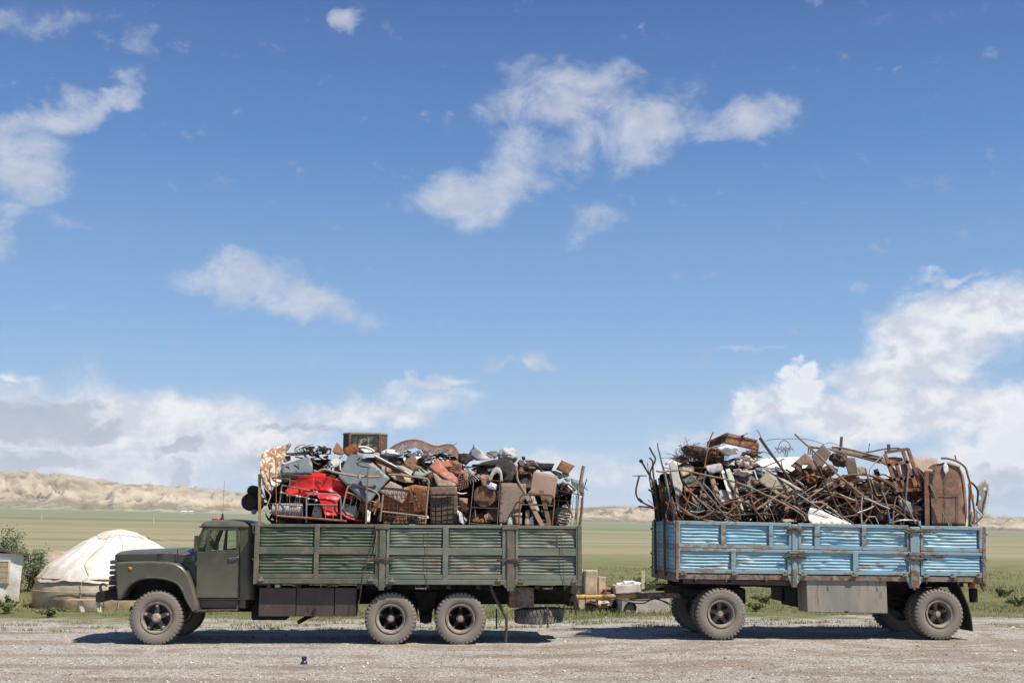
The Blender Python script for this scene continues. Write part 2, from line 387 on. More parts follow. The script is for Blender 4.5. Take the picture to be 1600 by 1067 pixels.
def terrain_mats():
    # ---- the ground sheet: gravel yard, then grass, then dry fields
    m, g, b, out = new_mat('ground')
    pos = g.n('ShaderNodeNewGeometry').outputs['Position']
    X, Y, Z = g.sep(pos)
    nf = g.noise(pos, 170, 3, .7); nb = g.noise(pos, 38, 6, .72); nm = g.noise(pos, 1.1, 6, .62, .4)
    nl = g.noise(g.vm('MULTIPLY', pos, (.12, .9, 1)), 1.0, 5, .6)
    vor = g.voro(pos, 34, 'F1', 'Color'); vd = g.voro(pos, 34, 'F1', 'Distance')
    vor2 = g.voro(pos, 11, 'F1', 'Color'); vd2 = g.voro(pos, 11, 'F1', 'Distance')
    r1 = g.sep(vor)[0]; r2 = g.sep(vor2)[1]
    gravel = g.ramp(r1, [(0, (.205, .182, .15)), (.35, (.35, .32, .28)), (.7, (.46, .432, .388)), (.93, (.62, .595, .555)), (1, (.85, .83, .78))])
    gravel = g.mix(g.map(nb, .3, .7, 0, .45), gravel, (.36, .31, .25))
    gravel = g.mix(g.math('MULTIPLY', g.map(r2, .86, .9), g.map(vd2, .35, .2)), gravel, (.60, .57, .53))
    track = g.map(g.math('ADD', nl, g.math('MULTIPLY', g.math('SUBTRACT', nm, .5), .9)), .48, .62)
    gravel = g.mix(g.math('MULTIPLY', track, .7), gravel, (.26, .205, .15))
    wob = g.math('MULTIPLY', g.math('SUBTRACT', g.noise(g.vm('MULTIPLY', pos, (.10, .05, 0)), 1.0, 3, .5), .5), 3.0)
    for yk in (-1.9, -3.7, -5.3, 2.9):
        dd = g.math('ABSOLUTE', g.math('SUBTRACT', g.math('ADD', Y, wob), yk)); tm = g.math('MULTIPLY', g.map(dd, .42, .12), g.map(g.noise(pos, .6, 5, .65), .36, .6, 0, .75))
        gravel = g.mix(tm, gravel, (.235, .19, .145))
    wet = g.map(g.noise(g.vm('MULTIPLY', pos, (.5, 1.4, 1)), .8, 4, .6), .66, .74)
    gravel = g.mix(g.math('MULTIPLY', wet, .45), gravel, (.13, .10, .08))
    # grass beyond the verge
    ns = g.noise(pos, .5, 5, .65); ng = g.noise(pos, 7, 6, .7)
    grass = g.mix(g.map(ns, .35, .65), (.09, .115, .038), (.175, .17, .075))
    grass = g.mix(g.map(ng, .35, .7, 0, .6), grass, (.23, .21, .11))
    edge = g.math('ADD', Y, g.math('MULTIPLY', g.math('SUBTRACT', g.noise(pos, .35, 5, .65), .5), 9.0))
    gm = g.map(edge, 5.6, 7.4)
    tuft = g.math('MULTIPLY', g.map(g.math('ADD', Y, 0), 2.6, 4.2), g.map(g.noise(g.vm('MULTIPLY', pos, (.45, 1.3, 1)), 1.2, 5, .65), .54, .64))
    gm = g.math('MAXIMUM', gm, g.math('MULTIPLY', tuft, .7))
    c = g.mix(gm, gravel, grass)
    # fields in long bands
    d = g.vm('LENGTH', g.vm('SUBTRACT', pos, (0, -23.4, 0)))
    band = g.noise(g.vm('MULTIPLY', pos, (.0016, .012, 0)), 1.0, 8, .68, .5)
    band2 = g.noise(g.vm('MULTIPLY', pos, (.012, .05, 0)), 1.0, 9, .72, .6)
    field = g.ramp(band, [(.30, (.10, .135, .06)), (.42, (.17, .18, .09)), (.52, (.31, .265, .165)), (.60, (.26, .235, .14)), (.70, (.14, .165, .085))])
    field = g.mix(g.map(band2, .42, .62, 0, .75), field, (.19, .19, .11)); field = g.mix(g.map(g.noise(g.vm('MULTIPLY', pos, (.3, .8, 0)), 1.0, 5, .7), .45, .7, 0, .4), field, (.13, .145, .075))
    c = g.mix(g.map(g.math('ADD', d, g.math('MULTIPLY', g.math('SUBTRACT', ns, .5), 60)), 75, 150), c, field)
    far = g.mix(g.noise(g.vm('MULTIPLY', pos, (.0006, .004, 0)), 1.0, 6, .6), (.145, .17, .105), (.25, .25, .165))
    c = g.mix(g.map(d, 300, 900), c, far)
    dark = g.math('MULTIPLY', g.map(g.noise(g.vm('MULTIPLY', pos, (.0018, .016, 0)), 1.0, 3, .5), .60, .63), g.math('MULTIPLY', g.map(d, 350, 450), g.map(d, 1500, 1100)))  # dark streaks: cloud shadows painted into the plain's colour
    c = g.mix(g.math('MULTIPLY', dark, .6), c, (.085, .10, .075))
    g.put(b.inputs['Base Color'], c); b.inputs['Roughness'].default_value = .95; b.inputs['Specular IOR Level'].default_value = .15
    h = g.math('ADD', g.math('MULTIPLY', g.math('SUBTRACT', .6, vd), g.map(r1, 0, 1, .3, 1.0)), g.math('MULTIPLY', nf, .5))
    h = g.math('ADD', h, g.math('MULTIPLY', nb, 1.4))
    h = g.mix(g.map(d, 40, 120), h, g.math('MULTIPLY', nm, .5))
    bump(g, b, h, .02, .9)
    # ---- eroded hills
    m2, g, b, out = new_mat('hills')
    geo = g.n('ShaderNodeNewGeometry'); pos = geo.outputs['Position']; nrm = geo.outputs['Normal']
    at = g.n('ShaderNodeAttribute'); at.attribute_name = 'hgt'; hh = at.outputs['Fac']
    n1 = g.noise(pos, .004, 8, .62, .4); n2 = g.noise(pos, .02, 6, .65)
    pale = g.mix(n2, (.30, .25, .18), (.44, .38, .28))
    drab = g.mix(n2, (.155, .13, .095), (.235, .195, .145))
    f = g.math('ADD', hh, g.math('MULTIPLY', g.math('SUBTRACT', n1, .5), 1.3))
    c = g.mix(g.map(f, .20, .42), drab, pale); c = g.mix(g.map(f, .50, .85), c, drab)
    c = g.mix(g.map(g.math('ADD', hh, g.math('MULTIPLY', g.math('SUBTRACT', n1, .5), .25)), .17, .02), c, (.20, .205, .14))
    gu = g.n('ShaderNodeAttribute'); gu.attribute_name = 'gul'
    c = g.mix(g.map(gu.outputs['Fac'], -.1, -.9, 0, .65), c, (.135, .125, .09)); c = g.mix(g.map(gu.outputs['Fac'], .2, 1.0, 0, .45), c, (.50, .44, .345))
    g.put(b.inputs['Base Color'], c); b.inputs['Roughness'].default_value = .95; b.inputs['Specular IOR Level'].default_value = .1
    rdg = g.math('ABSOLUTE', g.math('SUBTRACT', g.noise(pos, .012, 6, .62, .6), .5)); bump(g, b, g.math('ADD', g.math('MULTIPLY', rdg, 3.0), g.noise(pos, .05, 5, .6)), 9.0, .6)
    # ---- stones, grass blades
    m3, g, b, out = new_mat('pebbles')
    vc = g.n('ShaderNodeVertexColor') if False else None
    oc = g.n('ShaderNodeNewGeometry').outputs['Random Per Island']
    g.put(b.inputs['Base Color'], g.ramp(oc, [(0, (.15, .12, .09)), (.35, (.29, .25, .205)), (.7, (.42, .375, .32)), (.88, (.58, .54, .49)), (1, (.80, .77, .72))]))
    b.inputs['Roughness'].default_value = .9
    m4, g, b, out = new_mat('grass')
    at = g.n('ShaderNodeAttribute'); at.attribute_name = 'tip'
    oc = g.n('ShaderNodeNewGeometry').outputs['Random Per Island']; pos = g.n('ShaderNodeNewGeometry').outputs['Position']
    ns = g.noise(pos, .35, 4, .6)
    c = g.ramp(oc, [(0, (.075, .115, .03)), (.4, (.12, .155, .048)), (.75, (.19, .20, .08)), (1, (.36, .31, .17))])
    c = g.mix(g.map(ns, .45, .7, 0, .7), c, (.27, .235, .12))
    g.put(b.inputs['Base Color'], c); b.inputs['Roughness'].default_value = .8; b.inputs['Specular IOR Level'].default_value = .2
terrain_mats()

def build_ground():
    naz, nr = 900, 330
    az = np.linspace(0, 2*np.pi, naz, endpoint=False)
    r = np.concatenate([[0.0], np.geomspace(3, 6800, nr-1)])
    A, R_ = np.meshgrid(az, r, indexing='ij')
    x = CAM.x+R_*np.sin(A); y = CAM.y+R_*np.cos(A)
    z = plain_z(x, y)
    z = np.where(R_ > 3600, z-0.02*(R_-3600), z)
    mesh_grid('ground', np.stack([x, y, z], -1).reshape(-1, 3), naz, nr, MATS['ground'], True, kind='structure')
def build_hills():
    naz, nr = 1300, 170
    az = np.linspace(-55, 60, naz); t = np.linspace(0, 1, nr)
    A, T = np.meshgrid(az, t, indexing='ij')
    r0 = 3100
    Rr = r0+T*2300; a = np.radians(A)
    x = CAM.x+Rr*np.sin(a); y = CAM.y+Rr*np.cos(a)
    # skyline: pixel row -> elevation angle
    sk = [(-60, 2.6), (-35, 2.7)]
    for px, py in [(-60, 728), (0, 729), (60, 733), (130, 741), (205, 752), (232, 750), (270, 756), (330, 760), (400, 766), (520, 768), (700, 786), (820, 797), (905, 790), (960, 787), (1010, 789), (1060, 797), (1300, 806), (1500, 804), (1545, 802), (1570, 805), (1600, 806), (1700, 800)]:
        A0, E0 = azel(px, py); sk.append((A0, E0))
    sk += [(45, .9), (60, .9)]
    top = np.tan(np.radians(np.interp(A+.5*fbm(A*1.3, T*2, 4, 77), [s[0] for s in sk], [s[1] for s in sk])))
    base = plain_z(x, y)
    wx = x+160*fbm(x/520, y/520, 3, 3); wy = y+160*fbm(x/520, y/520, 3, 4)
    rg = fbm(wx/430, wy/600, 4, 11, .5, True); rg = (rg-rg.mean())/rg.std()
    md = fbm(wx/150+.3*fbm(x/200, y/200, 2, 90), wy/260, 4, 23, .5, True); md = (md-md.mean())/md.std()
    fine = fbm(wx/48, wy/90, 3, 31, .5, True); fine = (fine-fine.mean())/fine.std()
    env = sstep(0, .66, T-.06*fbm(A*1.2, T*0+3, 3, 8))*(1-.35*sstep(.8, 1, T))
    crest = (top*Rr+CAM.z)
    amp = np.maximum(crest-base, 6)
    mid = 4*env*(1-env)
    hgt = env*(.72+.045*rg+.030*md+.008*fine)+mid*(.085*rg+.10*md+.045*fine)
    hgt = np.where(env > .0, hgt, 0)
    # keep the skyline where it belongs
    zz = base-3*(1-sstep(0, .04, T))+amp*hgt
    ang = (zz-CAM.z)/Rr; mx = ang.max(1, keepdims=True); tgt = top.mean(1, keepdims=True)
    sc = np.clip(sm1(tgt/np.maximum(mx, 1e-4)), .5, 1.8)
    zz = base-3*(1-sstep(0, .04, T))+amp*hgt*sc
    P = np.stack([x, y, zz], -1).reshape(-1, 3)
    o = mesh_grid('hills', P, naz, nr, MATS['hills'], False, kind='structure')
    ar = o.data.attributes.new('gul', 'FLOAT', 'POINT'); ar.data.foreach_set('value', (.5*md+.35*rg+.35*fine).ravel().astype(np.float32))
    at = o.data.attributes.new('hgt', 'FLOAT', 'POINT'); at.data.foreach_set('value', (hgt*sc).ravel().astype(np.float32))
def sm1(a, k=10):
    b = a[:, 0]; ker = np.hanning(2*k+1); ker /= ker.sum()
    return np.convolve(np.pad(b, k, mode='edge'), ker, 'valid')[:, None]
build_ground(); build_hills()

def build_pebbles():
    rng = np.random.default_rng(4)
    n = 60000
    # density follows the picture: more samples close to the camera
    d = 1/np.sqrt(rng.uniform(1/30.5**2, 1/15.0**2, n)); az = np.radians(rng.uniform(-26, 33, n))
    x = CAM.x+d*np.sin(az); y = CAM.y+d*np.cos(az)
    s = .006+.012*rng.random(n)**2.2+.02*(rng.random(n) > .992)
    z = plain_z(x, y)
    base = np.array([(1,0,0),(-1,0,0),(0,1,0),(0,-1,0),(0,0,1),(0,0,-1)], float)
    V = base[None]*s[:, None, None]*rng.uniform(.6, 1.3, (n, 6, 3)); V[:, :, 2] *= .65
    a = rng.uniform(0, 6.28, n); ca, sa = np.cos(a)[:, None], np.sin(a)[:, None]
    vx = V[:, :, 0]*ca-V[:, :, 1]*sa; vy = V[:, :, 0]*sa+V[:, :, 1]*ca
    V = np.stack([vx+x[:, None], vy+y[:, None], V[:, :, 2]+(z+s*.2)[:, None]], -1).reshape(-1, 3)
    f = np.array([(0,2,4),(2,1,4),(1,3,4),(3,0,4),(2,0,5),(1,2,5),(3,1,5),(0,3,5)])
    F = (f[None]+(np.arange(n)*6)[:, None, None]).reshape(-1, 3)
    mesh_soup('gravel', V, F, MATS['pebbles'], kind='stuff', label='pale loose gravel stones scattered over the dusty yard', category='gravel')
build_pebbles()

def blades(name, x, y, hgt, wid, lean, label, seed=1):
    rng = np.random.default_rng(seed); n = len(x); z = plain_z(x, y)-.01
    a = rng.uniform(0, 6.28, n); lx = rng.normal(0, 1, n)*lean*hgt; ly = rng.normal(0, 1, n)*lean*hgt
    dx, dy = np.cos(a)*wid/2, np.sin(a)*wid/2
    V = np.stack([np.stack([x-dx, y-dy, z], -1), np.stack([x+dx, y+dy, z], -1),
                  np.stack([x+lx*.4+dx*.7, y+ly*.4+dy*.7, z+hgt*.6], -1), np.stack([x+lx*.4-dx*.7, y+ly*.4-dy*.7, z+hgt*.6], -1),
                  np.stack([x+lx, y+ly, z+hgt], -1)], 1).reshape(-1, 3)
    i = (np.arange(n)*5)[:, None]
    F = np.concatenate([i+np.array([0, 1, 2]), i+np.array([0, 2, 3]), i+np.array([3, 2, 4])], 0)
    return mesh_soup(name, V, F, MATS['grass'], kind='stuff', label=label, category='grass')
def build_grass():
    rng = np.random.default_rng(9)
    def scatter(n, d0, d1, a0=-26, a1=32):
        d = 1/np.sqrt(rng.uniform(1/d1**2, 1/d0**2, n)); az = np.radians(rng.uniform(a0, a1, n))
        return CAM.x+d*np.sin(az), CAM.y+d*np.cos(az)
    # meadow
    x, y = scatter(150000, 28.5, 75)
    k = 1.5*fbm(x/4, y/5, 4, 2)+sstep(5, 8.5, y)*1.15-.85 > rng.random(len(x))*1.1-.45
    bare = (x < -2.5) & (y < 9.5) & (fbm(x/2, y/1.5, 3, 6) < .1)
    k &= ~bare; k &= y > 4.6
    x, y = x[k], y[k]
    h = (.03+.13*rng.random(len(x))**2.2)*(.8+1.0*np.clip(fbm(x/3, y/3, 4, 8), -.5, .9))*np.interp(y, [5, 9, 30, 60], [.6, 1.0, 1.2, 1.3]); w = np.interp(y, [0, 10, 60], [.012, .017, .05])
    blades('meadow_grass', x, y, h, w, .35, 'green and straw coloured grass growing beyond the gravel yard')
    # tufts on the gravel verge
    x, y = scatter(60000, 26.0, 30.5)
    k = (fbm(x/1.5, y/.55, 4, 12) > .17+.25*sstep(2.4, 0.5, y-1.2)) & (y > 2.9)
    x, y = x[k], y[k]; h = .03+.075*rng.random(len(x)); 
    blades('verge_grass', x, y, h, np.full(len(x), .012), .5, 'low dry tufts of grass in the gravel behind the truck and trailer', 2)
build_grass()
# ------------------------------------------------------------------ vehicle materials
M_plain('heap_shade', (.012, .011, .010), .95, var=.4, spec=.1)  # near-black filler colour, paints the shade inside the scrap heaps
M_paint('cab_green', (.044, .052, .033), (.060, .066, .044), amt=.16, oscale=1.8, rough=.33, dust=(.17, .15, .115), dustamt=.30, bmp=.003, low=.5)
M_paint('cab_trim', (.040, .046, .030), (.06, .06, .045), amt=.25, oscale=3, rough=.5, dust=(.16, .14, .11), dustamt=.5)
M_paint('bed_green', (.058, .092, .052), (.085, .115, .078), rustc=(.10, .065, .045), amt=.42, oscale=1.6, rough=.55, dust=(.24, .25, .20), dustamt=.45, stretch=(.5, 1, 1.6))
M_paint('bed_green_worn', (.105, .145, .108), (.17, .195, .155), rustc=(.12, .085, .06), amt=.50, oscale=1.8, rough=.6, dust=(.30, .28, .23), dustamt=.4, stretch=(.5, 1, 1.6))
M_paint('bed_frame_green', (.075, .098, .068), (.12, .12, .095), rustc=(.10, .07, .05), amt=.6, oscale=3, rough=.6, dust=(.25, .22, .17), dustamt=.5)
M_paint('bed_blue', (.19, .43, .57), (.33, .53, .60), rustc=(.16, .10, .07), amt=.44, oscale=1.7, rough=.55, dust=(.42, .47, .48), dustamt=.45, stretch=(.35, 1, 1.6))
M_paint('bed_blue_frame', (.18, .34, .43), (.27, .36, .39), rustc=(.15, .115, .085), amt=.62, oscale=2.2, rough=.6, dust=(.26, .25, .22), dustamt=.6, stretch=(.5, 1, 1))
M_paint('frame_brown', (.19, .165, .14), (.25, .225, .19), rustc=(.10, .06, .04), amt=.75, oscale=3, rough=.7, dust=(.30, .26, .21), dustamt=.6)
M_paint('box_iron', (.050, .038, .036), (.078, .052, .044), rustc=(.12, .05, .03), amt=.35, oscale=1.5, rough=.45, dust=(.12, .10, .09), dustamt=.3, stretch=(2, 1, .5))
M_paint('box_grey', (.22, .21, .19), (.29, .27, .235), rustc=(.13, .075, .045), amt=.50, oscale=1.3, rough=.6, dust=(.34, .30, .24), dustamt=.7, stretch=(1.6, 1, .35))
M_plain('chassis', (.022, .021, .020), .75, var=.5, spec=.25)
M_plain('chassis_dusty', (.07, .06, .05), .85, var=.5, spec=.2)
M_plain('rubber_dark', (.035, .034, .032), .8, var=.3)
M_plain('chrome', (.5, .5, .5), .25, metal=1.0, var=.1)
M_plain('dark_metal', (.05, .05, .048), .45, metal=.4, var=.4)
M_plain('dusty_rim', (.235, .205, .165), .8, var=.35)
M_plain('dusty_hub', (.30, .26, .21), .75, var=.3, scale=20)
M_plain('orange_lens', (.55, .10, .03), .3, var=.15)
M_plain('red_lens', (.40, .02, .02), .3, var=.15)
M_plain('seat_cloth', (.20, .17, .14), .9, var=.3)
M_plain('white_cap', (.62, .62, .60), .5, var=.1)
M_paint('yellow_pipe', (.55, .33, .06), (.46, .29, .08), rustc=(.14, .07, .035), amt=.55, oscale=3, rough=.5, dust=(.35, .3, .2), dustamt=.3)
M_plain('wire', (.10, .07, .055), .7, var=.4)
M_plain('hose', (.03, .03, .03), .6)
def M_tyre():
    m, g, b, out = new_mat('tyre')
    co = obj_vec(g); X, Y, Z = g.sep(g.n('ShaderNodeTexCoord').outputs['Object'])
    r = g.vm('LENGTH', g.xyz(X, 0.0, Z)); n = g.noise(co, 7, 6, .65)
    dusty = g.mix(n, (.175, .155, .13), (.27, .24, .205)); dark = g.mix(n, (.035, .033, .031), (.10, .09, .078))
    f = g.math('ADD', r, g.math('MULTIPLY', g.math('SUBTRACT', n, .5), .07))
    g.put(b.inputs['Base Color'], g.mix(g.map(f, .468, .50), dusty, dark)); b.inputs['Roughness'].default_value = .88; b.inputs['Specular IOR Level'].default_value = .25
    ring = g.math('MULTIPLY', g.math('SINE', g.math('MULTIPLY', r, 330.0)), .25)
    bump(g, b, g.math('ADD', n, ring), .003, .5)
M_tyre()
def M_glass(name, tint=(.82, .88, .86), gl=.18):
    m = bpy.data.materials.new(name); m.use_nodes = True; m.node_tree.nodes.clear(); MATS[name] = m
    g = NT(m.node_tree); out = g.n('ShaderNodeOutputMaterial')
    t = g.n('ShaderNodeBsdfTransparent'); g.put(t.inputs[0], tint); gs = g.n('ShaderNodeBsdfGlossy'); gs.inputs['Roughness'].default_value = .04
    fr = g.n('ShaderNodeFresnel'); fr.inputs[0].default_value = 1.5
    mx = g.n('ShaderNodeMixShader'); g.put(mx.inputs[0], g.math('MULTIPLY', fr.outputs[0], .55, clamp=True)); g.t.links.new(t.outputs[0], mx.inputs[1]); g.t.links.new(gs.outputs[0], mx.inputs[2]); g.t.links.new(mx.outputs[0], out.inputs[0])
M_glass('glass')

# ------------------------------------------------------------------ wheels (centre at origin, outer face towards -Y)
def tyre_mb(R=.5, w=.27, rim_r=.285, nl=38, seg=76):
    mb = MB(); c = (0, 0, 0); h = w/2
    prof = [(rim_r, -h*.62), (rim_r+.015, -h*.80), (rim_r+.05, -h*.96), (rim_r+.10, -h*1.02), (R-.085, -h*1.0), (R-.045, -h*.93), (R-.028, -h*.80), (R-.022, -h*.4), (R-.020, 0)]
    prof += [(r, -o) for r, o in prof[-2::-1]]
    mb.lathe(prof, c, 'y', seg)
    for sgn in (-1, 1):
        for i in range(nl):
            a0 = 2*math.pi*(i+(.5 if sgn > 0 else 0))/nl; a1 = a0+2*math.pi/nl*.56
            vs = []
            for a, sk in ((a0, 0), (a1, 0)):
                for r, o in ((R-.075, h*1.035), (R-.012, h*.90), (R, h*.72), (R, h*.10), (R-.03, h*.10), (R-.06, h*.85)):
                    aa = a+(.06 if o < h*.3 else 0)
                    vs.append((r*math.cos(aa), sgn*o, r*math.sin(aa)))
            n = 6
            mb.add(vs, [tuple(range(n)), tuple(range(2*n-1, n-1, -1))]+[(k, k+n, (k+1) % n+n, (k+1) % n) for k in range(n)])
    mb.v = [(x, y*(1+.10*max(0, min(1, (-z-R+.16)/.12))), max(z, -R+.014)) for x, y, z in [tuple(v) for v in mb.v]]
    return mb
def wheel_front(name, loc, parent, R=.505):
    root = empty(name, loc, parent); L = Vector(loc)
    def loc_build(mb, nm, mat, par=root, **k):
        mb.v = [tuple(Vector(v)+L) for v in mb.v]; return mb.build(nm, MATS[mat], par, origin=L, **k)
    loc_build(tyre_mb(R, .27, .275, 40), 'tyre', 'tyre', smooth=30)
    mb = MB(); mb.lathe([(.272, -.10), (.290, -.115), (.288, -.128), (.268, -.125), (.245, -.10), (.235, -.06), (.232, .10), (.27, .12)], (0, 0, 0), 'y', 48)
    loc_build(mb, 'rim', 'dusty_rim', smooth=30)
    mb = MB()
    for k in range(5):
        a = 2*math.pi*k/5+math.pi/2*1.0
        d = Vector((math.cos(a), 0, math.sin(a))); t = Vector((-math.sin(a), 0, math.cos(a)))
        def sec(r, w, y): return [d*r+t*w+Vector((0, y, 0)), d*r-t*w+Vector((0, y, 0)), d*r-t*w+Vector((0, y+.09, 0)), d*r+t*w+Vector((0, y+.09, 0))]
        vs = sec(.04, .055, -.135)+sec(.15, .038, -.10)+sec(.245, .052, -.085)
        fs = [(0,1,2,3), (11,10,9,8)]
        for o in (0, 4): fs += [(o, o+4, o+5, o+1), (o+1, o+5, o+6, o+2), (o+2, o+6, o+7, o+3), (o+3, o+7, o+4, o)]
        mb.add(vs, fs)
    mb.lathe([(0, .08), (.225, .08), (.225, .06), (0, .05)], (0, 0, 0), 'y', 32)
    loc_build(mb, 'spokes', 'dark_metal', smooth=30, bevel=.006)
    mb = MB(); mb.lathe([(0, -.185), (.055, -.183), (.062, -.165), (.066, -.15), (.085, -.14), (.088, -.10), (.0, -.10)], (0, 0, 0), 'y', 24)
    for k in range(8):
        a = 2*math.pi*k/8; mb.lathe([(0, -.158), (.011, -.158), (.011, -.13)], (.075*math.cos(a), 0, .075*math.sin(a)), 'y', 6)
    loc_build(mb, 'hub', 'dusty_hub', smooth=30)
    for k in range(5):
        a = 2*math.pi*k/5+math.pi/2
        mb = MB(); mb.lathe([(0, -.13), (.020, -.13), (.022, -.10), (.03, -.098), (.03, -.08)], (.215*math.cos(a), 0, .215*math.sin(a)), 'y', 8)
        loc_build(mb, 'wheel_nut', 'dusty_hub', smooth=30)
    return root
def wheel_rear(name, loc, parent, R=.49, rim='dusty_rim', spoke='chassis', rr=.262, dual=True):
    root = empty(name, loc, parent); L = Vector(loc)
    def loc_build(mb, nm, mat, **k):
        mb.v = [tuple(Vector(v)+L) for v in mb.v]; return mb.build(nm, MATS[mat], root, origin=L, **k)
    loc_build(tyre_mb(R, .27, rr, 38), 'tyre', 'tyre', smooth=30)
    if dual:
        mb = tyre_mb(R, .26, rr, 38, 48); mb.v = [(x, y+.31, z) for x, y, z in mb.v]
        loc_build(mb, 'inner_tyre', 'tyre', smooth=30)
    mb = MB(); mb.lathe([(rr-.003, -.11), (rr+.014, -.122), (rr+.012, -.132), (rr-.010, -.130), (rr-.022, -.11), (rr-.035, -.09), (rr-.042, .0), (rr-.047, .20), (rr-.01, .22)], (0, 0, 0), 'y', 48)
    loc_build(mb, 'rim', rim, smooth=30)
    mb = MB()
    for k in range(5):
        a = 2*math.pi*k/5-math.pi/2+2*math.pi/10
        d = Vector((math.cos(a), 0, math.sin(a))); t = Vector((-math.sin(a), 0, math.cos(a)))
        def sec(r, w, y): return [d*r+t*w+Vector((0, y, 0)), d*r-t*w+Vector((0, y, 0)), d*r-t*w+Vector((0, y+.09, 0)), d*r+t*w+Vector((0, y+.09, 0))]
        vs = sec(.03, .05, .0)+sec(.13, .035, .035)+sec(rr-.035, .045, .03)
        fs = [(0,1,2,3), (11,10,9,8)]
        for o in (0, 4): fs += [(o, o+4, o+5, o+1), (o+1, o+5, o+6, o+2), (o+2, o+6, o+7, o+3), (o+3, o+7, o+4, o)]
        mb.add(vs, fs)
    mb.lathe([(0, .17), (rr-.045, .17)], (0, 0, 0), 'y', 32)
    loc_build(mb, 'spokes', spoke, smooth=30)
    mb = MB(); mb.lathe([(0, -.075), (.045, -.073), (.052, -.06), (.054, -.03), (.074, -.025), (.078, .04), (0, .05)], (0, 0, 0), 'y', 20)
    for k in range(8):
        a = 2*math.pi*k/8; mb.lathe([(0, -.042), (.010, -.042), (.010, -.02)], (.064*math.cos(a), 0, .064*math.sin(a)), 'y', 6)
    loc_build(mb, 'hub', 'dusty_hub', smooth=30)
    for k in (0, 1, 2, 3, 4):
        a = 2*math.pi*k/5-math.pi/2+2*math.pi/10
        mb = MB(); mb.lathe([(0, -.01), (.018, -.01), (.02, .03)], ((rr-.065)*math.cos(a), 0, (rr-.065)*math.sin(a)), 'y', 6)
        loc_build(mb, 'wheel_nut', 'dusty_hub', smooth=30)
    return root

def corrugated(x0, x1, z0, z1, y, n, depth=.035, seed=0, sgn=-1, zt=None):
    """pressed sheet with n rounded ridges running along x; zt(x) shears it along its length"""
    mb = MB(); nx = max(10, int((x1-x0)/.05)); nz = n*9
    zt = zt or (lambda x: 0.0)
    rng = random.Random(seed)
    dents = [(rng.uniform(x0, x1), rng.uniform(z0, z1), rng.uniform(.05, .16), rng.uniform(.4, 1)) for _ in range(int((x1-x0)*5))]
    def fn(u, v):
        x = x0+(x1-x0)*u; z = z0+(z1-z0)*v
        wob = .012*mnoise.noise(Vector((x*2.2, z*1.1, seed*3.1)))
        t = (v+wob/(z1-z0))*n
        e = min(1, min(u, 1-u)*(x1-x0)/.04)
        ridge = abs(math.sin(math.pi*t))**.62
        d = ridge*e*depth
        for dx, dz, rr, aa in dents:
            q = math.hypot((x-dx)/1.6, z-dz)/rr
            if q < 1: d *= 1-.75*aa*(1-q*q)**2
        d += .010*mnoise.noise(Vector((x*3, z*3, seed)))*e
        return Vector((x, y+sgn*d, z+zt(x)))
    return mb.grid(fn, nx, nz)

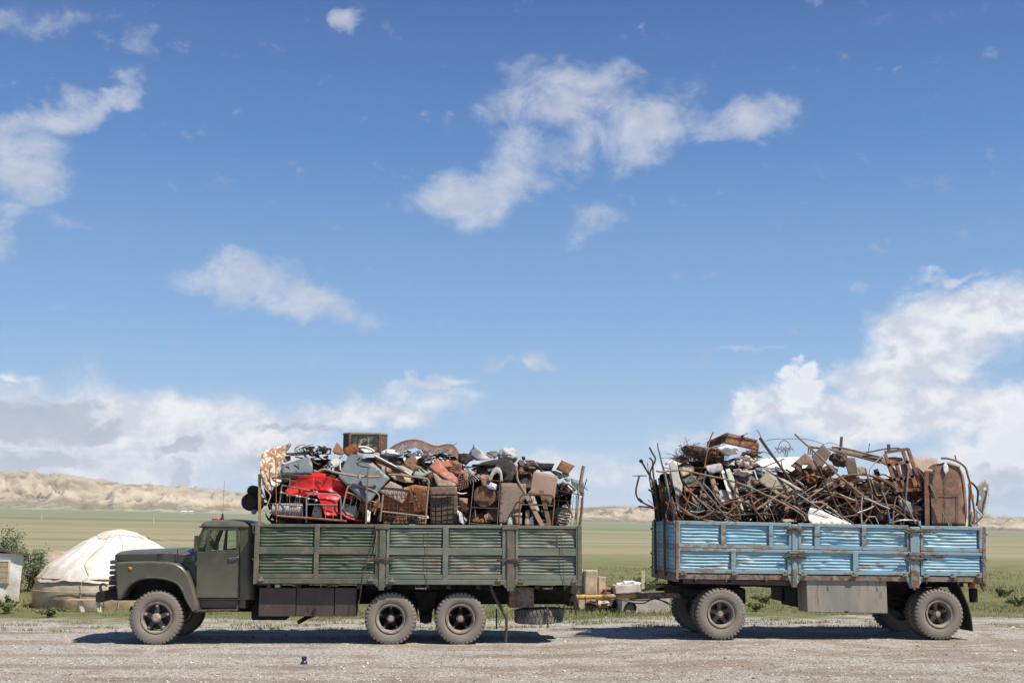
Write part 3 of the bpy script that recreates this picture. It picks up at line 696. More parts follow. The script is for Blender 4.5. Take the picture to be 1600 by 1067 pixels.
# ------------------------------------------------------------------ the truck
def build_truck():
    T = empty('cargo_truck', (U(520, 960).x, 1.25, 0), label='dark green six-wheel lorry with long bonnet, green ribbed drop sides and a heap of scrap', category='lorry')
    YS, YB = 0.0, 2.5
    def xz(pts, Y=.2): return [(U(a, b, Y).x, U(a, b, Y).z) for a, b in pts]
    G, TR = MATS['cab_green'], MATS['cab_trim']
    # --- cab shell: plan outline with rounded rear corners
    YN, YF = .22, 2.28
    xf = U(306, 900, YN).x; xr = U(398, 900, YN).x; zb = U(340, 937, YN).z; zsill = U(340, 861, YN).z; ztop = U(355, 823, YN).z
    def plan(x0, x1, y0, y1, r, n=6):
        p = [(x0, y0)]
        for k in range(n+1):
            a = -math.pi/2+math.pi/2*k/n; p.append((x1-r+r*math.cos(a), y0+r+r*math.sin(a)))
        for k in range(n+1):
            a = math.pi/2*k/n; p.append((x1-r+r*math.cos(a), y1-r+r*math.sin(a)))
        p.append((x0, y1)); return p
    mb = MB(); mb.prism(plan(xf, xr, YN, YF, .20), zb, zsill-.28, 'z')
    # rear shell above, hollow
    xd = U(374.5, 840, YN).x
    outer = plan(xd, xr, YN, YF, .20); inner = plan(xd, xr-.05, YN+.05, YF-.05, .16)
    def wall_ring(z0, z1):
        n = len(outer)
        vs = [(a, b, z) for z in (z0, z1) for a, b in outer]+[(a, b, z) for z in (z0, z1) for a, b in inner]
        fs = []
        for i in range(n-1):
            fs += [(i, i+1, n+i+1, n+i), (2*n+i, 3*n+i, 3*n+i+1, 2*n+i+1), (n+i, n+i+1, 3*n+i+1, 3*n+i), (i, 2*n+i, 2*n+i+1, i+1)]
        fs += [(0, n, 3*n, 2*n), (n-1, 3*n-1, 4*n-1, 2*n-1)]
        mb.add(vs, fs)
    wall_ring(zsill-.28, ztop+.02)
    for y0, y1 in ((YN, YN+.05), (YF-.05, YF)): mb.box(xf, xd, y0, y1, zsill-.28, zsill-.002)
    mb.box(xf, xr-.1, YN+.1, YF-.1, ztop-.015, ztop+.015)      # header
    # sill box below the door, set in
    zs2 = U(340, 950, YN).z
    mb.box(xf+.01, xr-.16, YN+.06, YF-.06, zs2, zb)
    cab = mb.build('cab', G, T, bevel=.012)
    # A pillars and roof rail
    mb = MB()
    for y0, y1 in ((YN, YN+.06), (YF-.06, YF)):
        mb.prism(xz([(302, 858), (317, 823), (321.5, 823), (308.5, 858)], YN), y0, y1)
        mb.prism(xz([(316, 822), (376, 822), (376, 825.3), (318, 825.3)], YN), y0, y1)
    mb.prism(xz([(300, 856), (306, 856), (306, 861), (300, 861)], YN), YN, YF)
    mb.prism(xz([(316, 820), (321, 820), (321, 825), (315.5, 825)], YN), YN, YF)
    for yy in (1.25,): mb.prism(xz([(302.6, 857), (316, 824), (317.8, 824), (304.5, 857)], YN), yy-.025, yy+.025)
    mb.build('windscreen_frame', G, T, bevel=.01)
    mb = MB(); mb.prism(xz([(303.2, 858), (316.2, 824), (316.8, 824), (303.9, 858)], YN), YN+.06, YF-.06)
    mb.build('windscreen', MATS['glass'], T, smooth=0)
    # --- doors, both sides
    for side in (0, 1):
        y0, y1 = ((YN-.022, YN+.03) if side == 0 else (YF-.03, YF+.022))
        mb = MB()
        mb.prism(xz([(307.2, 862), (373, 862), (373, 933.5), (307.2, 933.5)], YN), y0, y1)
        mb.prism(xz([(369.3, 824.5), (373.2, 824.5), (373.2, 862), (369.3, 862)], YN), y0, y1)     # rear upright
        mb.prism(xz([(323, 824.8), (372, 824.8), (372, 828.3), (321.5, 828.3)], YN), y0+.001, y1-.001)
        mb.prism(xz([(324.6, 828), (328.4, 828), (326.6, 862), (320, 862)], YN), y0, y1)     # quarter-light post
        mb.prism(xz([(319.8, 824.8), (322.4, 824.8), (308.6, 862), (307.2, 862), (307.2, 857)], YN), y0+.002, y1-.002)
        mb.prism(xz([(325, 859.3), (371, 859.3), (371, 862.1), (325, 862.1)], YN), y0+.001, y1-.001)
        dr = mb.build('door', G, T, bevel=.010)
        mb = MB(); yg = (y0+y1)/2
        mb.prism(xz([(322.6, 828), (370, 828), (370, 860), (310, 860)], YN), yg-.003, yg+.003)
        mb.build('window', MATS['glass'], dr, smooth=0)
        s = -1 if side == 0 else 1; yo = y0 if side == 0 else y1
        a, b = U(358, 871.5, YN), U(373, 870.5, YN)
        mb = MB(); mb.tube([(a.x, yo+s*.012, a.z), (a.x+.03, yo+s*.035, a.z+.004), (b.x-.03, yo+s*.035, b.z), (b.x, yo+s*.01, b.z)], .012, 8); mb.build('handle', MATS['chrome'], dr)
        for py in (880, 921):
            a = U(306.4, py, YN); mb = MB(); mb.lathe([(0, -.04), (.011, -.04), (.011, .04), (0, .04)], (a.x, yo+s*.006, a.z), 'z', 10); mb.build('hinge', TR, dr)
    # seam strip behind the door and rear quarter crease
    # --- roof
    x0, x1 = U(311.6, 817, YN).x, U(400, 817, YN).x
    top = [(311.6, 817.5), (314, 815), (322, 812.6), (338, 810.8), (355, 810.2), (375, 811), (390, 813.5), (397, 817), (400, 821)]
    tx = [U(a, b, YN).x for a, b in top]; tz = [U(a, b, YN).z for a, b in top]
    zr = U(355, 822, YN).z
    def roof(u, v):
        x = x0+(x1-x0)*u; vv = v*2-1
        end = min(1, (abs(u)*(x1-x0)/.10)) if u < .5 else min(1, ((1-u)*(x1-x0)/.22))
        half = 1.06-.22*(1-math.sqrt(max(0, 1-(1-end)**2)))
        zt = float(np.interp(x, tx, tz)); ze = zr+.012
        return Vector((x, 1.25+vv*half, ze+(zt-ze+.0)*(1-abs(vv)**5)**.5))
    mb = MB(); mb.grid(roof, 30, 28)
    mb.grid(lambda u, v: Vector((roof(u, v).x, roof(u, v).y, zr-.012+ .022*0)), 30, 28)
    for vv in (0, 1):
        mb.grid(lambda u, w: Vector((roof(u, vv).x, roof(u, vv).y, zr-.012+w*.024)), 30, 1)
    mb.grid(lambda v, w: Vector((roof(0, v).x-.0, roof(0, v).y, zr-.012+w*(roof(0, v).z-zr+.012))), 28, 1)
    mb.grid(lambda v, w: Vector((roof(1, v).x, roof(1, v).y, zr-.012+w*(roof(1, v).z-zr+.012))), 28, 1)
    mb.build('roof', G, T, smooth=50)
    for k, yy in enumerate((.95, 1.25, 1.55)):
        a = U(331+k*1.2, 811.5, YN+.5); mb = MB(); mb.ball((a.x, yy, a.z+.02), .032, 10, 6, (1.2, 1, .8)); mb.box(a.x-.04, a.x+.04, yy-.03, yy+.03, a.z-.03, a.z+.008)
        mb.build('marker_lamp', MATS['orange_lens'], T)
    a = U(347.5, 811, .8); mb = MB(); mb.lathe([(0, -.02), (.035, -.02), (.035, .03), (.022, .04), (.022, .10), (.0, .105)], (a.x, .8, a.z), 'z', 12); mb.tube([(a.x, .8, a.z+.1), (a.x+.01, .8, a.z+.75)], .003, 5)
    mb.build('aerial', MATS['rubber_dark'], T)
    # --- cowl and bonnet
    mb = MB(); mb.prism(xz([(277.5, 878.5), (306.5, 878.5), (306.5, 944), (299, 944), (292, 912), (284, 893), (277.5, 882)], YN), .33, 2.17)
    sx0, sx1 = U(278.5, 870, .4).x+.02, U(306.5, 870, .3).x; szb, szt = U(290, 879, .35).z, U(290, 856.2, .6).z
    def scuttle(u, v):
        x = sx0+(sx1-sx0)*u; vv = v*2-1; half = .92+.10*u; s_ = abs(vv); zt = szt+.0-.03*u
        if s_ > .93: return Vector((x, 1.25+math.copysign(half, vv), szb+(zt-szb)*(1-s_)/.07*.62*.95))
        q = s_/.93; return Vector((x, 1.25+math.copysign(half*(q**.92), vv), szb+(zt-szb)*(.59+.41*(1-q**3.2))))
    mb.grid(scuttle, 8, 56)
    mb.build('cowl', G, T, bevel=.012)
    hx0, hx1 = U(176.5, 870, .4).x, U(278.5, 870, .4).x+.02
    htop = [(176, 866), (179, 862.5), (186, 860.6), (200, 858.8), (240, 857), (278, 855.8)]
    hxx = [U(a, b, .6).x for a, b in htop]; hzz = [U(a, b, .6).z for a, b in htop]
    hbx = [U(176, 874.5, .4).x, U(278, 878.5, .4).x]; hbz = [U(176, 874.5, .4).z, U(278, 878.5, .4).z]
    def hood(u, v):
        x = hx0+(hx1-hx0)*u; vv = v*2-1
        half = .80+.12*u - .10*max(0, 1-u*8)**2
        zt = float(np.interp(x, hxx, hzz)); z_ = float(np.interp(x, hbx, hbz))
        s = abs(vv)
        if s > .93:     # side wall
            t = (1-s)/.07; sh = .5*math.sqrt(1-(1-t)**2) if False else t*.62
            return Vector((x, 1.25+math.copysign(half, vv), z_+(zt-z_)*sh*.95))
        q = s/.93; hh = (1-q**3.2)
        return Vector((x, 1.25+math.copysign(half*(q**.92 if q < 1 else 1), vv), z_+(zt-z_)*(.59+.41*hh)))
    mb = MB(); mb.grid(hood, 24, 56)
    mb.box(hx0+.06, hx1, .5, 2.0, hbz[0]-.1, hbz[0]+.06)
    hd = mb.build('bonnet', G, T, smooth=55)
    def hood_side(px, py): return U(px, py, .36)
    mb = MB()
    for k in range(4):
        a, b = hood_side(245.5+k*.3, 864.8+k*2.35), hood_side(266.5+k*.2, 865.3+k*2.35)
        mb.box(a.x, b.x, .358, .40, a.z-.004, a.z+.004)
    mb.build('air_louvre', MATS['cab_trim'], hd)
    mb = MB(); mb.tube([U(a, b, .215) for a, b in ((374.6, 829), (374.6, 934))], .006, 5); mb.tube([U(a, b, .215) for a, b in ((307, 934.3), (374, 934.3))], .006, 5); mb.build('door_seam', MATS['chassis'], T)
    mb = MB(); mb.tube([U(a, b, .30) for a, b in ((277.8, 856.8), (277.2, 862), (277, 870), (277.2, 879))], .007, 5, smooth=2); mb.build('bonnet_seam', MATS['chassis'], T)
    mb = MB(); mb.tube([U(a, b, .33) for a, b in ((181, 876.3), (215, 876.0), (250, 876.3), (276, 877.6))], .008, 5); mb.build('wing_seam', MATS['chassis'], T)
    mb = MB(); mb.tube([U(a, b, .6) for a, b in ((303, 853), (308, 843), (313.5, 833))], .008, 5); mb.tube([U(a, b, .5) for a, b in ((309, 836), (303.5, 850))], .012, 4); mb.build('wiper', MATS['rubber_dark'], T)
    mb = MB(); mb.tube([U(a, b, .24) for a, b in ((303, 859), (296, 866), (288, 874), (285, 878))], .007, 5, smooth=3); mb.tube([U(a, b, .24) for a, b in ((306, 877), (296, 877.5), (287, 879))], .006, 5); mb.build('mirror_stay', MATS['rubber_dark'], T)
    # --- grille and front wall
    gx = U(180, 890, .4).x; z0, z1 = U(180, 928, .4).z, U(180, 873, .4).z
    mb = MB(); mb.box(gx, gx+.25, .48, 2.02, z0, z1)
    mb.build('radiator_shroud', G, T, bevel=.03)
    gr = MB()
    for k in range(6):
        zc = z1-.06-(z1-z0-.12)*k/5.5; gr.prism([(gx-.115, zc-.022), (gx-.09, zc-.038), (gx+.02, zc-.038), (gx+.02, zc+.038), (gx-.09, zc+.038), (gx-.115, zc+.022)], .42, 2.08)
    gr.build('grille', TR, T, bevel=.012)
    # --- wings, both sides
    prof = [(180.5, 879), (186, 877.6), (200, 877), (231, 876.6), (262, 877.5), (276, 880), (286, 886), (294, 896), (301, 913), (306, 932), (309.5, 944), (309.5, 954.5), (302.5, 954.5),
            (298, 948), (291, 936), (284, 920), (276, 911), (264, 906), (248, 903.6), (231, 903.5), (217, 906), (207, 911), (199, 920), (194, 930), (191.5, 934), (185.5, 934), (183, 926)]
    for side in (0, 1):
        mb = MB(); y0, y1 = (.04, .56) if side == 0 else (1.94, 2.46)
        mb.prism(xz(prof, .1), y0, y1)
        w = mb.build('wing', G, T, bevel=.045)
        arch = [(185.5, 934), (190.5, 933), (194, 927), (199, 919), (207, 910), (217, 905), (231, 902.3), (248, 902.4), (264, 905), (277, 910.5), (285, 919.5), (292, 935.5), (299, 948), (303, 954)]
        yo = .045 if side == 0 else 2.455
        pts = [Vector((U(a, b, .1).x, yo, U(a, b, .1).z)) for a, b in arch]
        mb = MB(); mb.tube(pts, .024, 8, smooth=3); mb.build('arch_lip', TR, w)
        a = U(203, 888, .04); mb = MB(); mb.ball((a.x, yo-.0*(side == 0), a.z), .042, 12, 8, (1, .6, .85)); mb.build('indicator', MATS['orange_lens'], w)
        yy = .3 if side == 0 else 2.2; a = U(181, 896, .3); mb = MB(); mb.lathe([(0, -.05), (.08, -.04), (.105, -.02), (.115, .0), (.115, .06)], (a.x+.03, yy, a.z), 'x', 24); mb.build('headlight', MATS['dark_metal'], w)
    # running boards
    for y0, y1 in ((.06, .42), (2.08, 2.44)):
        mb = MB(); mb.prism(xz([(302, 952.8), (371, 951.3), (371, 954.2), (302, 956.3)], .1), y0, y1); mb.bar(U(370, 953, .15)-Vector((0,.0,0)), U(373.5, 937, .25), .025, .04)
        if y0 > 1: mb = MB(); mb.prism(xz([(302, 952.8), (371, 951.3), (371, 954.2), (302, 956.3)], .1), y0, y1)
        mb.build('running_board', MATS['chassis_dusty'], T, bevel=.006)
    # mirrors
    for side, yo in ((0, .08), (1, 2.42)):
        a, b = U(307.3, 836.5, .1), U(307.3, 861, .1); mb = MB(); mb.box(a.x-.022, a.x+.018, yo-.09, yo+.09, b.z, a.z)
        mb.tube([(a.x, yo, b.z), (a.x-.02, yo+.02, b.z-.18), (a.x-.22, yo+(.12 if side == 0 else -.12), b.z-.22)], .008, 6); mb.tube([(a.x, yo, b.z-.02), (a.x-.2, yo+.1*(1-2*side), b.z-.12)], .007, 6)
        mb.build('mirror', TR, T, bevel=.008)
    # wiper
    # bumper, hook
    mb = MB(); mb.prism(xz([(150.5, 929), (153, 924), (166, 922.5), (181, 921.5), (190, 927), (196, 934), (170, 935.5), (157, 941), (151, 939)], .3), .22, 2.28)
    mb.build('bumper', MATS['chassis'], T, bevel=.02)
    for y in (.42, 2.05):
        p = [(157.5, 921.5), (156.5, 916), (158.5, 912.8), (162, 912), (165.5, 913.5), (166.8, 916)]
        mb = MB(); mb.tube([Vector((U(a, b, .42).x, y, U(a, b, .42).z)) for a, b in [(160, 925)]+p], [.03, .028, .026, .024, .022, .02, .014], 8); mb.build('tow_hook', MATS['dark_metal'], T)
    mb = MB(); mb.tube([U(158, 939, .3), U(162, 936, .28), U(168, 931, .3)], .015, 6); mb.tube([U(155, 940, .3), U(155.5, 952, .3)], .006, 5); mb.tube([U(162, 940, .3), U(161.5, 955, .3)], .006, 5); mb.build('tow_shackle', MATS['dark_metal'], T)
    # chassis rails, springs, engine mass, steering gear
    x0, x1 = U(178, 930, .8).x, U(900, 930, .8).x; zc1, zc0 = U(500, 917, .8).z, U(500, 938, .8).z
    for y in (.78, 1.62):
        mb = MB(); mb.box(x0, x1, y, y+.10, zc0, zc1)
        if y < 1:
            for k in range(14): mb.lathe([(0, -.02), (.02, -.02), (.02, .02)], (x0+.5+k*.55, y-.01, (zc0+zc1)/2), 'y', 6)
        mb.build('chassis_rail', MATS['chassis'], T)
    a, b, c, d = RC(205, 880, 300, 935, .6); mb = MB(); mb.box(a+.1, b+.2, .56, .60, c-.02, d+.05); mb.box(a, b+.35, .80, 1.7, c, d-.02); mb.box(a-.2, a, .5, 2.0, c, d-.1); mb.build('inner_wing', MATS['chassis'], T)
    mb = MB(); a, b, c, d = RC(262, 936, 392, 952, .9); mb.box(a+.5, b-.1, .95, 1.55, c, d); mb.lathe([(0, -.3), (.16, -.28), (.16, .3), (0, .3)], (b-.2, 1.25, (c+d)/2), 'x', 14); mb.box(a+.4, b+.1, .42, .8, c+.14, d); mb.build('gearbox', MATS['chassis'], T)
    mb = MB(); wc = U(246.5, 963.5, .2)
    for y in (.62, 1.80): mb.tube([(wc.x-.62, y+.03, .62), (wc.x, y+.03, .50), (wc.x+.62, y+.03, .62)], .05, 6, smooth=4)
    mb.box(wc.x-.07, wc.x+.07, .45, 2.05, .42, .54); mb.build('front_axle', MATS['chassis'], T)
    # --- wheels
    wf = wheel_front('front_wheel', (wc.x, .21, .491), T)
    copy_tree(wf, (wc.x, 2.29, .491), math.pi, T)
    xw1, xw2 = U(610.5, 966, .1).x, U(719.5, 966, .1).x
    wr = wheel_rear('rear_wheel', (xw1, .20, .476), T)
    copy_tree(wr, (xw2, .20, .476), 0, T); copy_tree(wr, (xw1, 2.30, .476), math.pi, T); copy_tree(wr, (xw2, 2.30, .476), math.pi, T)
    mb = MB()
    for x in (xw1, xw2): mb.lathe([(0, -1.0), (.09, -1.0), (.09, -.2), (.24, 0), (.09, .2), (.09, 1.0)], (x, 1.25, .49), 'y', 14)
    mb.build('rear_axle', MATS['chassis'], T)
    xm = (xw1+xw2)/2
    for y in (.66, 1.76):
        mb = MB()
        for k in range(6): mb.tube([(xw1+.08*k, y+.04, .58+.035*k), (xm, y+.04, .66+.035*k), (xw2-.08*k, y+.04, .58+.035*k)], .028, 4, smooth=4)
        mb.prism([(xm-.24, .95), (xm+.24, .95), (xm+.13, .55), (xm+.11, .36), (xm-.11, .36), (xm-.13, .55)], y-.02, y+.10); mb.lathe([(0, -.06), (.09, -.05), (.10, 0), (.09, .03)], (xm, y-.02, .44), 'y', 14); mb.build('leaf_spring', MATS['chassis'], T)
    mb = MB(); a, b, c, d = RC(571, 917, 765, 925, .3); mb.box(a, b, .4, 2.1, d-.05, d+.04)
    a, b, c, d = RC(560, 917, 900, 948, .9); mb.box(a, b, 1.0, 1.06, c+.05, d); mb.build('cross_member', MATS['chassis'], T)
    # --- bed floor + cross beams
    bx0, bx1 = U(398.5, 900).x, U(906.5, 900).x; zf0 = U(650, 916).z; zf1 = U(650, 905).z
    mb = MB(); mb.box(bx0+.02, bx1-.02, .03, 2.47, zf0+.03, zf1)
    for k in range(11):
        x = bx0+.25+k*(bx1-bx0-.5)/10; mb.box(x-.04, x+.04, .05, 2.45, zf0-.05, zf0+.03)
    mb.build('bed_floor', MATS['chassis_dusty'], T)
    # --- drop sides
    lvl = lambda py: (lambda x: 0)
    bays = [((399.5, 589.5), [(404, 491.5, 'bed_green'), (497.5, 587.5, 'bed_green')], .0), ((603.5, 789), [(607, 692.5, 'bed_green_worn'), (699.5, 785.5, 'bed_green_worn')], 1.5), ((805, 907), [(808.5, 900.5, 'bed_green_worn')], 2.5)]
    for side in (0, 1):
        ys = 0.0 if side == 0 else 2.5; s = -1 if side == 0 else 1
        def yb(a, b): return (ys-s*a if False else min(ys+s*a, ys+s*b), max(ys+s*a, ys+s*b))
        for bi, ((p0, p1), panels, dy) in enumerate(bays):
            X0, X1 = U(p0, 866).x, U(p1, 866).x; xm_ = (p0+p1)/2
            zz = lambda py: U(xm_, py+dy).z
            f = MB()
            y0, y1 = yb(-.03, .025)
            f.box(X0, X1, y0, y1, zz(823.3), zz(818.6)); f.box(X0, X1, y0, y1, zz(865.5), zz(854)); f.box(X0, X1, y0, y1, zz(903), zz(896)); 
            y0, y1 = yb(-.035, .04); f.box(X0, X1, y0, y1, zz(911.3), zz(903.6))
            y0, y1 = yb(-.028, .032)
            for xa, xb in [(X0+.002, U(panels[0][0], 866).x+.01), (U(panels[-1][1], 866).x-.01, X1-.002)]+([(U(panels[0][1], 866).x-.01, U(panels[1][0], 866).x+.01)] if len(panels) > 1 else []):
                f.box(xa, xb, y0, y1, zz(904), zz(819))
            sb = f.build('drop_side', MATS['bed_frame_green' if bi == 0 else 'bed_green_worn'], T, bevel=.006)
            for pi, (a, b, mt) in enumerate(panels):
                for (pa, pb, n) in ((824, 853.6, 6), (866, 896, 6)):
                    c = corrugated(U(a, 866).x-.005, U(b, 866).x+.005, zz(pb), zz(pa), ys+s*(-.030), n, .040, seed=bi*7+pi*3+n+side, sgn=s)
                    c.build('ribbed_panel', MATS[mt], sb, smooth=60)
            for a in (p0+9, p1-10)[:2]:
                q = U(a, 905.5+dy); mb = MB(); y0, y1 = yb(.03, .075); mb.box(q.x-.05, q.x+.05, y0, y1, q.z-.022, q.z+.022); mb.box(q.x-.02, q.x+.02, y0, y1, q.z+.02, q.z+.06); mb.build('hinge', MATS['frame_brown'], sb, bevel=.005)
        for pa, pb in ((589.8, 603.2), (789.3, 804.7)):
            X0, X1 = U(pa, 866).x, U(pb, 866).x; dy = 1.3 if pa < 700 else 2.4; zz = lambda py: U((pa+pb)/2, py+dy).z
            y0, y1 = yb(-.04, .04); mb = MB(); mb.box(X0+.035, X1-.025, y0, y1, zz(920.5), zz(820))
            y0, y1 = yb(-.035, .02); mb.box(X0, X1, y0, y1, zz(904), zz(819.5))
            y0, y1 = yb(-.03, .055); mb.box(X0-.06, X1+.06, y0, y1, zz(824.5), zz(817.5))
            y0, y1 = yb(-.03, .03); mb.prism([(X0-.10, zz(903.6)), (X1+.10, zz(903.6)), (X1+.10, zz(908)), (X1-.03, zz(917)), (X0+.03, zz(917)), (X0-.10, zz(908))], y0, y1)
            po = mb.build('side_post', MATS['bed_frame_green'], T, bevel=.006)
            # twisted wire and chain latch
            mb = MB(); rr = random.Random(int(pa)+side)
            for k in range(5):
                q0 = U(pa-14+rr.uniform(-4, 4), 872+dy+rr.uniform(-1.5, 1.5)); q1 = U(pb+12+rr.uniform(-4, 6), 872+dy+rr.uniform(-1.5, 3))
                pts = [Vector((q0.x+(q1.x-q0.x)*t/7, ys+s*(.05+.02*rr.random()), q0.z+(q1.z-q0.z)*t/7+rr.uniform(-.02, .02))) for t in range(8)]
                mb.tube(pts, .006, 5, smooth=3)
            for sx, ex in ((pa-10, pa+2), (pb-2, pb+12)):
                q0, q1 = U(sx, 873+dy), U(ex, 871+dy)
                for t in range(5):
                    c = q0.lerp(q1, t/4); mb.tube([Vector((c.x+.022*math.cos(w*math.pi/4), ys+s*(.055+.01*(t % 2)), c.z+.015*math.sin(w*math.pi/4))) for w in range(8)], .005, 5, closed=True)
            mb.build('wire_latch', MATS['wire'], po)
        # corner stakes
        for pa, pb in ((397.3, 402.8), (902, 908.8)):
            X0, X1 = U(pa, 866).x, U(pb, 866).x; y0, y1 = yb(-.05, .045); dy = 0 if pa < 500 else 2.8
            mb = MB(); mb.box(X0, X1, y0, y1, U(pa, 912+dy).z, U(pa, 818+dy).z); 
            for py in (830, 872): mb.box(X0-.03, X0+.02, y0+.01, y1-.01, U(pa, py+dy+3).z, U(pa, py+dy).z)
            mb.build('corner_post', MATS['bed_frame_green'], T, bevel=.006)
    # ends of the bed
    for xe, nm in ((bx0, 'headboard'), (bx1, 'tailgate')):
        f = MB(); z0, z1 = U(650, 912).z, U(650, 820).z
        f.box(xe-.03, xe+.03, .06, 2.44, z1-.06, z1); f.box(xe-.03, xe+.03, .06, 2.44, z0, z0+.1); f.box(xe-.03, xe+.03, .06, 2.44, (z0+z1)/2-.05, (z0+z1)/2+.05)
        hb = f.build(nm, MATS['bed_frame_green'], T, bevel=.006)
        c = corrugated(.06, 2.44, z0+.1, z1-.06, 0, 12, .03, 3); c.v = [(xe-(y if nm == 'headboard' else -y)*-1 if False else xe+(y if nm == 'headboard' else -y), x, z) for x, y, z in c.v]
        c.build('ribbed_panel', MATS['bed_green'], hb, smooth=60)
    # --- boxes under the bed
    for k, (pa, pb) in enumerate(((404.3, 462.2), (462.8, 522), (522.8, 556.8))):
        a, b, c, d = RC(pa, 917.8, pb, 962.5, .12); mb = MB(); mb.box(a+.002, b-.002, .12+.006*(k == 1), .72, c, d)
        o = mb.build('side_locker', MATS['box_iron'], T, bevel=.008)
        if k == 0:
            q = U(433, 914.5, .1); mb = MB(); mb.lathe([(0, .05), (.05, .045), (.055, .02), (.055, -.03), (0, -.04)], (q.x, .16, q.z), 'z', 14); mb.build('filler_cap', MATS['white_cap'], o)
    for pa, pb in ((456.5, 470), (515, 529)):
        a, b, c, d = RC(pa, 913, pb, 916, .05); mb = MB(); mb.box(a, b, .08, .16, c, d); mb.build('bracket', MATS['frame_brown'], T)
    a, b, c, d = RC(393, 920, 449, 968.5, .75); mb = MB(); mb.box(a, b, .74, 1.25, c, d); mb.build('fuel_tank', MATS['chassis'], T, bevel=.04)
    q, p = U(467, 971.5, .35), U(480, 964, .6); mb = MB(); mb.tube([q, p, U(505, 955, .9)], .04, 12); mb.tube([U(491.6, 953, .10), U(491.6, 953, .2)], .036, 12); mb.build('exhaust_pipe', MATS['chassis'], T)
    a, b, c, d = RC(796, 917, 834.5, 949, .3); mb = MB(); mb.box(a, b, .3, .9, c, d); mb.box(a+.26*(b-a), a+.30*(b-a), .292, .31, c, d); tb = mb.build('toolbox', MATS['frame_brown'], T, bevel=.01)
    # --- spare wheel under the tail
    q0, q1 = U(802.5, 961, .75), U(879.5, 961, .75); cx = (q0.x+q1.x)/2; cz = U(841, 961, .6).z
    mb = tyre_mb(.48, .27, .26, 38); ri = rad(2)
    mb.v = [(cx+x*math.cos(ri)-y*math.sin(ri), .60+z, cz+x*math.sin(ri)+y*math.cos(ri)) for x, y, z in mb.v]
    sp = mb.build('spare_wheel', MATS['tyre_flat'], T, smooth=30)
    mb = MB(); q = U(852.5, 950, .5)
    mb.tube([(q.x, .14, cz+.17), (q.x+.01, .09, cz), (q.x, .13, cz-.16)], .012, 6)
    for t in range(7): mb.tube([Vector((q.x+.015*math.cos(w*math.pi/4), .095, cz+.15-t*.055+.03*math.sin(w*math.pi/4))) for w in range(8)], .007, 5, closed=True)
    mb.build('chain', MATS['wire'], sp)
    # bent prop bar hanging to the ground, brackets and loose wires
    mb = MB(); pr = [(766.5, 911), (768, 920), (773, 932), (783, 950), (791.3, 965), (791.6, 980), (789.8, 1002)]
    mb.tube([U(a, b, .16) for a, b in pr], .030, 6); mb.build('prop_bar', MATS['box_iron'], T)
    mb = MB(); mb.tube([U(775.5, 950, .5), U(775.8, 982, .5)], .016, 6); mb.build('hose_end', MATS['chassis'], T)
    for (pa, pb) in ((649, 666), (848, 863)):
        mb = MB(); mb.tube([U(pa, 913, .02), U(pa, 920, .0), U(pb, 920, .0), U(pb, 914, .02)], .010, 6); mb.tube([U(pa, 919, .0), U(pb, 919, .0)], .018, 8); mb.build('step_rung', MATS['frame_brown'], T)
    for pts in ([(587, 825), (580, 855), (570, 890), (565, 915), (558, 962)], [(668, 823), (667.5, 870), (667, 900), (669, 918)], [(875, 826), (878, 850), (880, 880), (882, 922)], [(420, 907), (420, 917)], [(501, 909), (501.5, 918)]):
        mb = MB(); mb.tube([U(a, b, -.06) for a, b in pts], .006, 5, smooth=3); mb.build('tie_wire', MATS['wire'], T)
    mb = MB(); mb.tube([U(589, 829, -.05), U(584.5, 862, -.05)], .012, 6); mb.build('latch_rod', MATS['frame_brown'], T)
    # rear hitch
    mb = MB(); q = U(893, 928, 1.2); mb.box(U(884, 930, 1.2).x, U(896, 930, 1.2).x, .9, 1.6, U(893, 945, 1.2).z, U(893, 916, 1.2).z)
    mb.box(U(838, 945, .5).x, U(900, 945, .5).x, .42, .95, U(893, 925, .5).z, U(893, 916, .5).z)
    mb.build('tow_coupling', MATS['chassis'], T, bevel=.01)
    mb = MB(); a, b, c, d = RC(893, 911, 905, 925, .1); mb.box(a, b, .06, .3, c-.02, d); mb.build('tail_lamp', MATS['frame_brown'], T, bevel=.01)
    rr = random.Random(5)
    for k in range(5):
        a = U(884+rr.uniform(0, 18), 930, .5); mb = MB(); mb.tube([a, a+Vector((rr.uniform(-.05, .05), 0, -.15)), a+Vector((rr.uniform(-.1, .12), .05, -.28-rr.random()*.12))], .008, 5, smooth=3); mb.build('trailing_cable', MATS['hose'], T)
    # interior
    mb = MB(); c = U(332.5, 849, .55); nrm = Vector((.85, 0, .52)).normalized(); e1 = Vector((0, 1, 0)); e2 = nrm.cross(e1)
    mb.tube([c+(e1*math.cos(k*math.pi/12)+e2*math.sin(k*math.pi/12))*.20 for k in range(24)], .013, 6, closed=True); mb.tube([c, c-nrm*.5], .02, 6)
    for k in range(3): mb.tube([c, c+(e1*math.cos(k*2.09+.5)+e2*math.sin(k*2.09+.5))*.2], .010, 6)
    mb.build('steering_wheel', MATS['rubber_dark'], T)
    mb = MB(); a, b, c_, d = RC(356, 846, 374, 885, .8); mb.box(a+.08, b, .35, 2.15, c_, d-.12); mb.build('seat', MATS['seat_cloth'], T, bevel=.05)
    return T
def M_tyre_flat():
    m, g, b, out = new_mat('tyre_flat')
    co = obj_vec(g); n = g.noise(co, 6, 6, .65)
    g.put(b.inputs['Base Color'], g.mix(g.map(n, .3, .7), (.09, .082, .072), (.25, .225, .19))); b.inputs['Roughness'].default_value = .9
    bump(g, b, n, .004, .5)
M_tyre_flat()
TRUCK = build_truck()
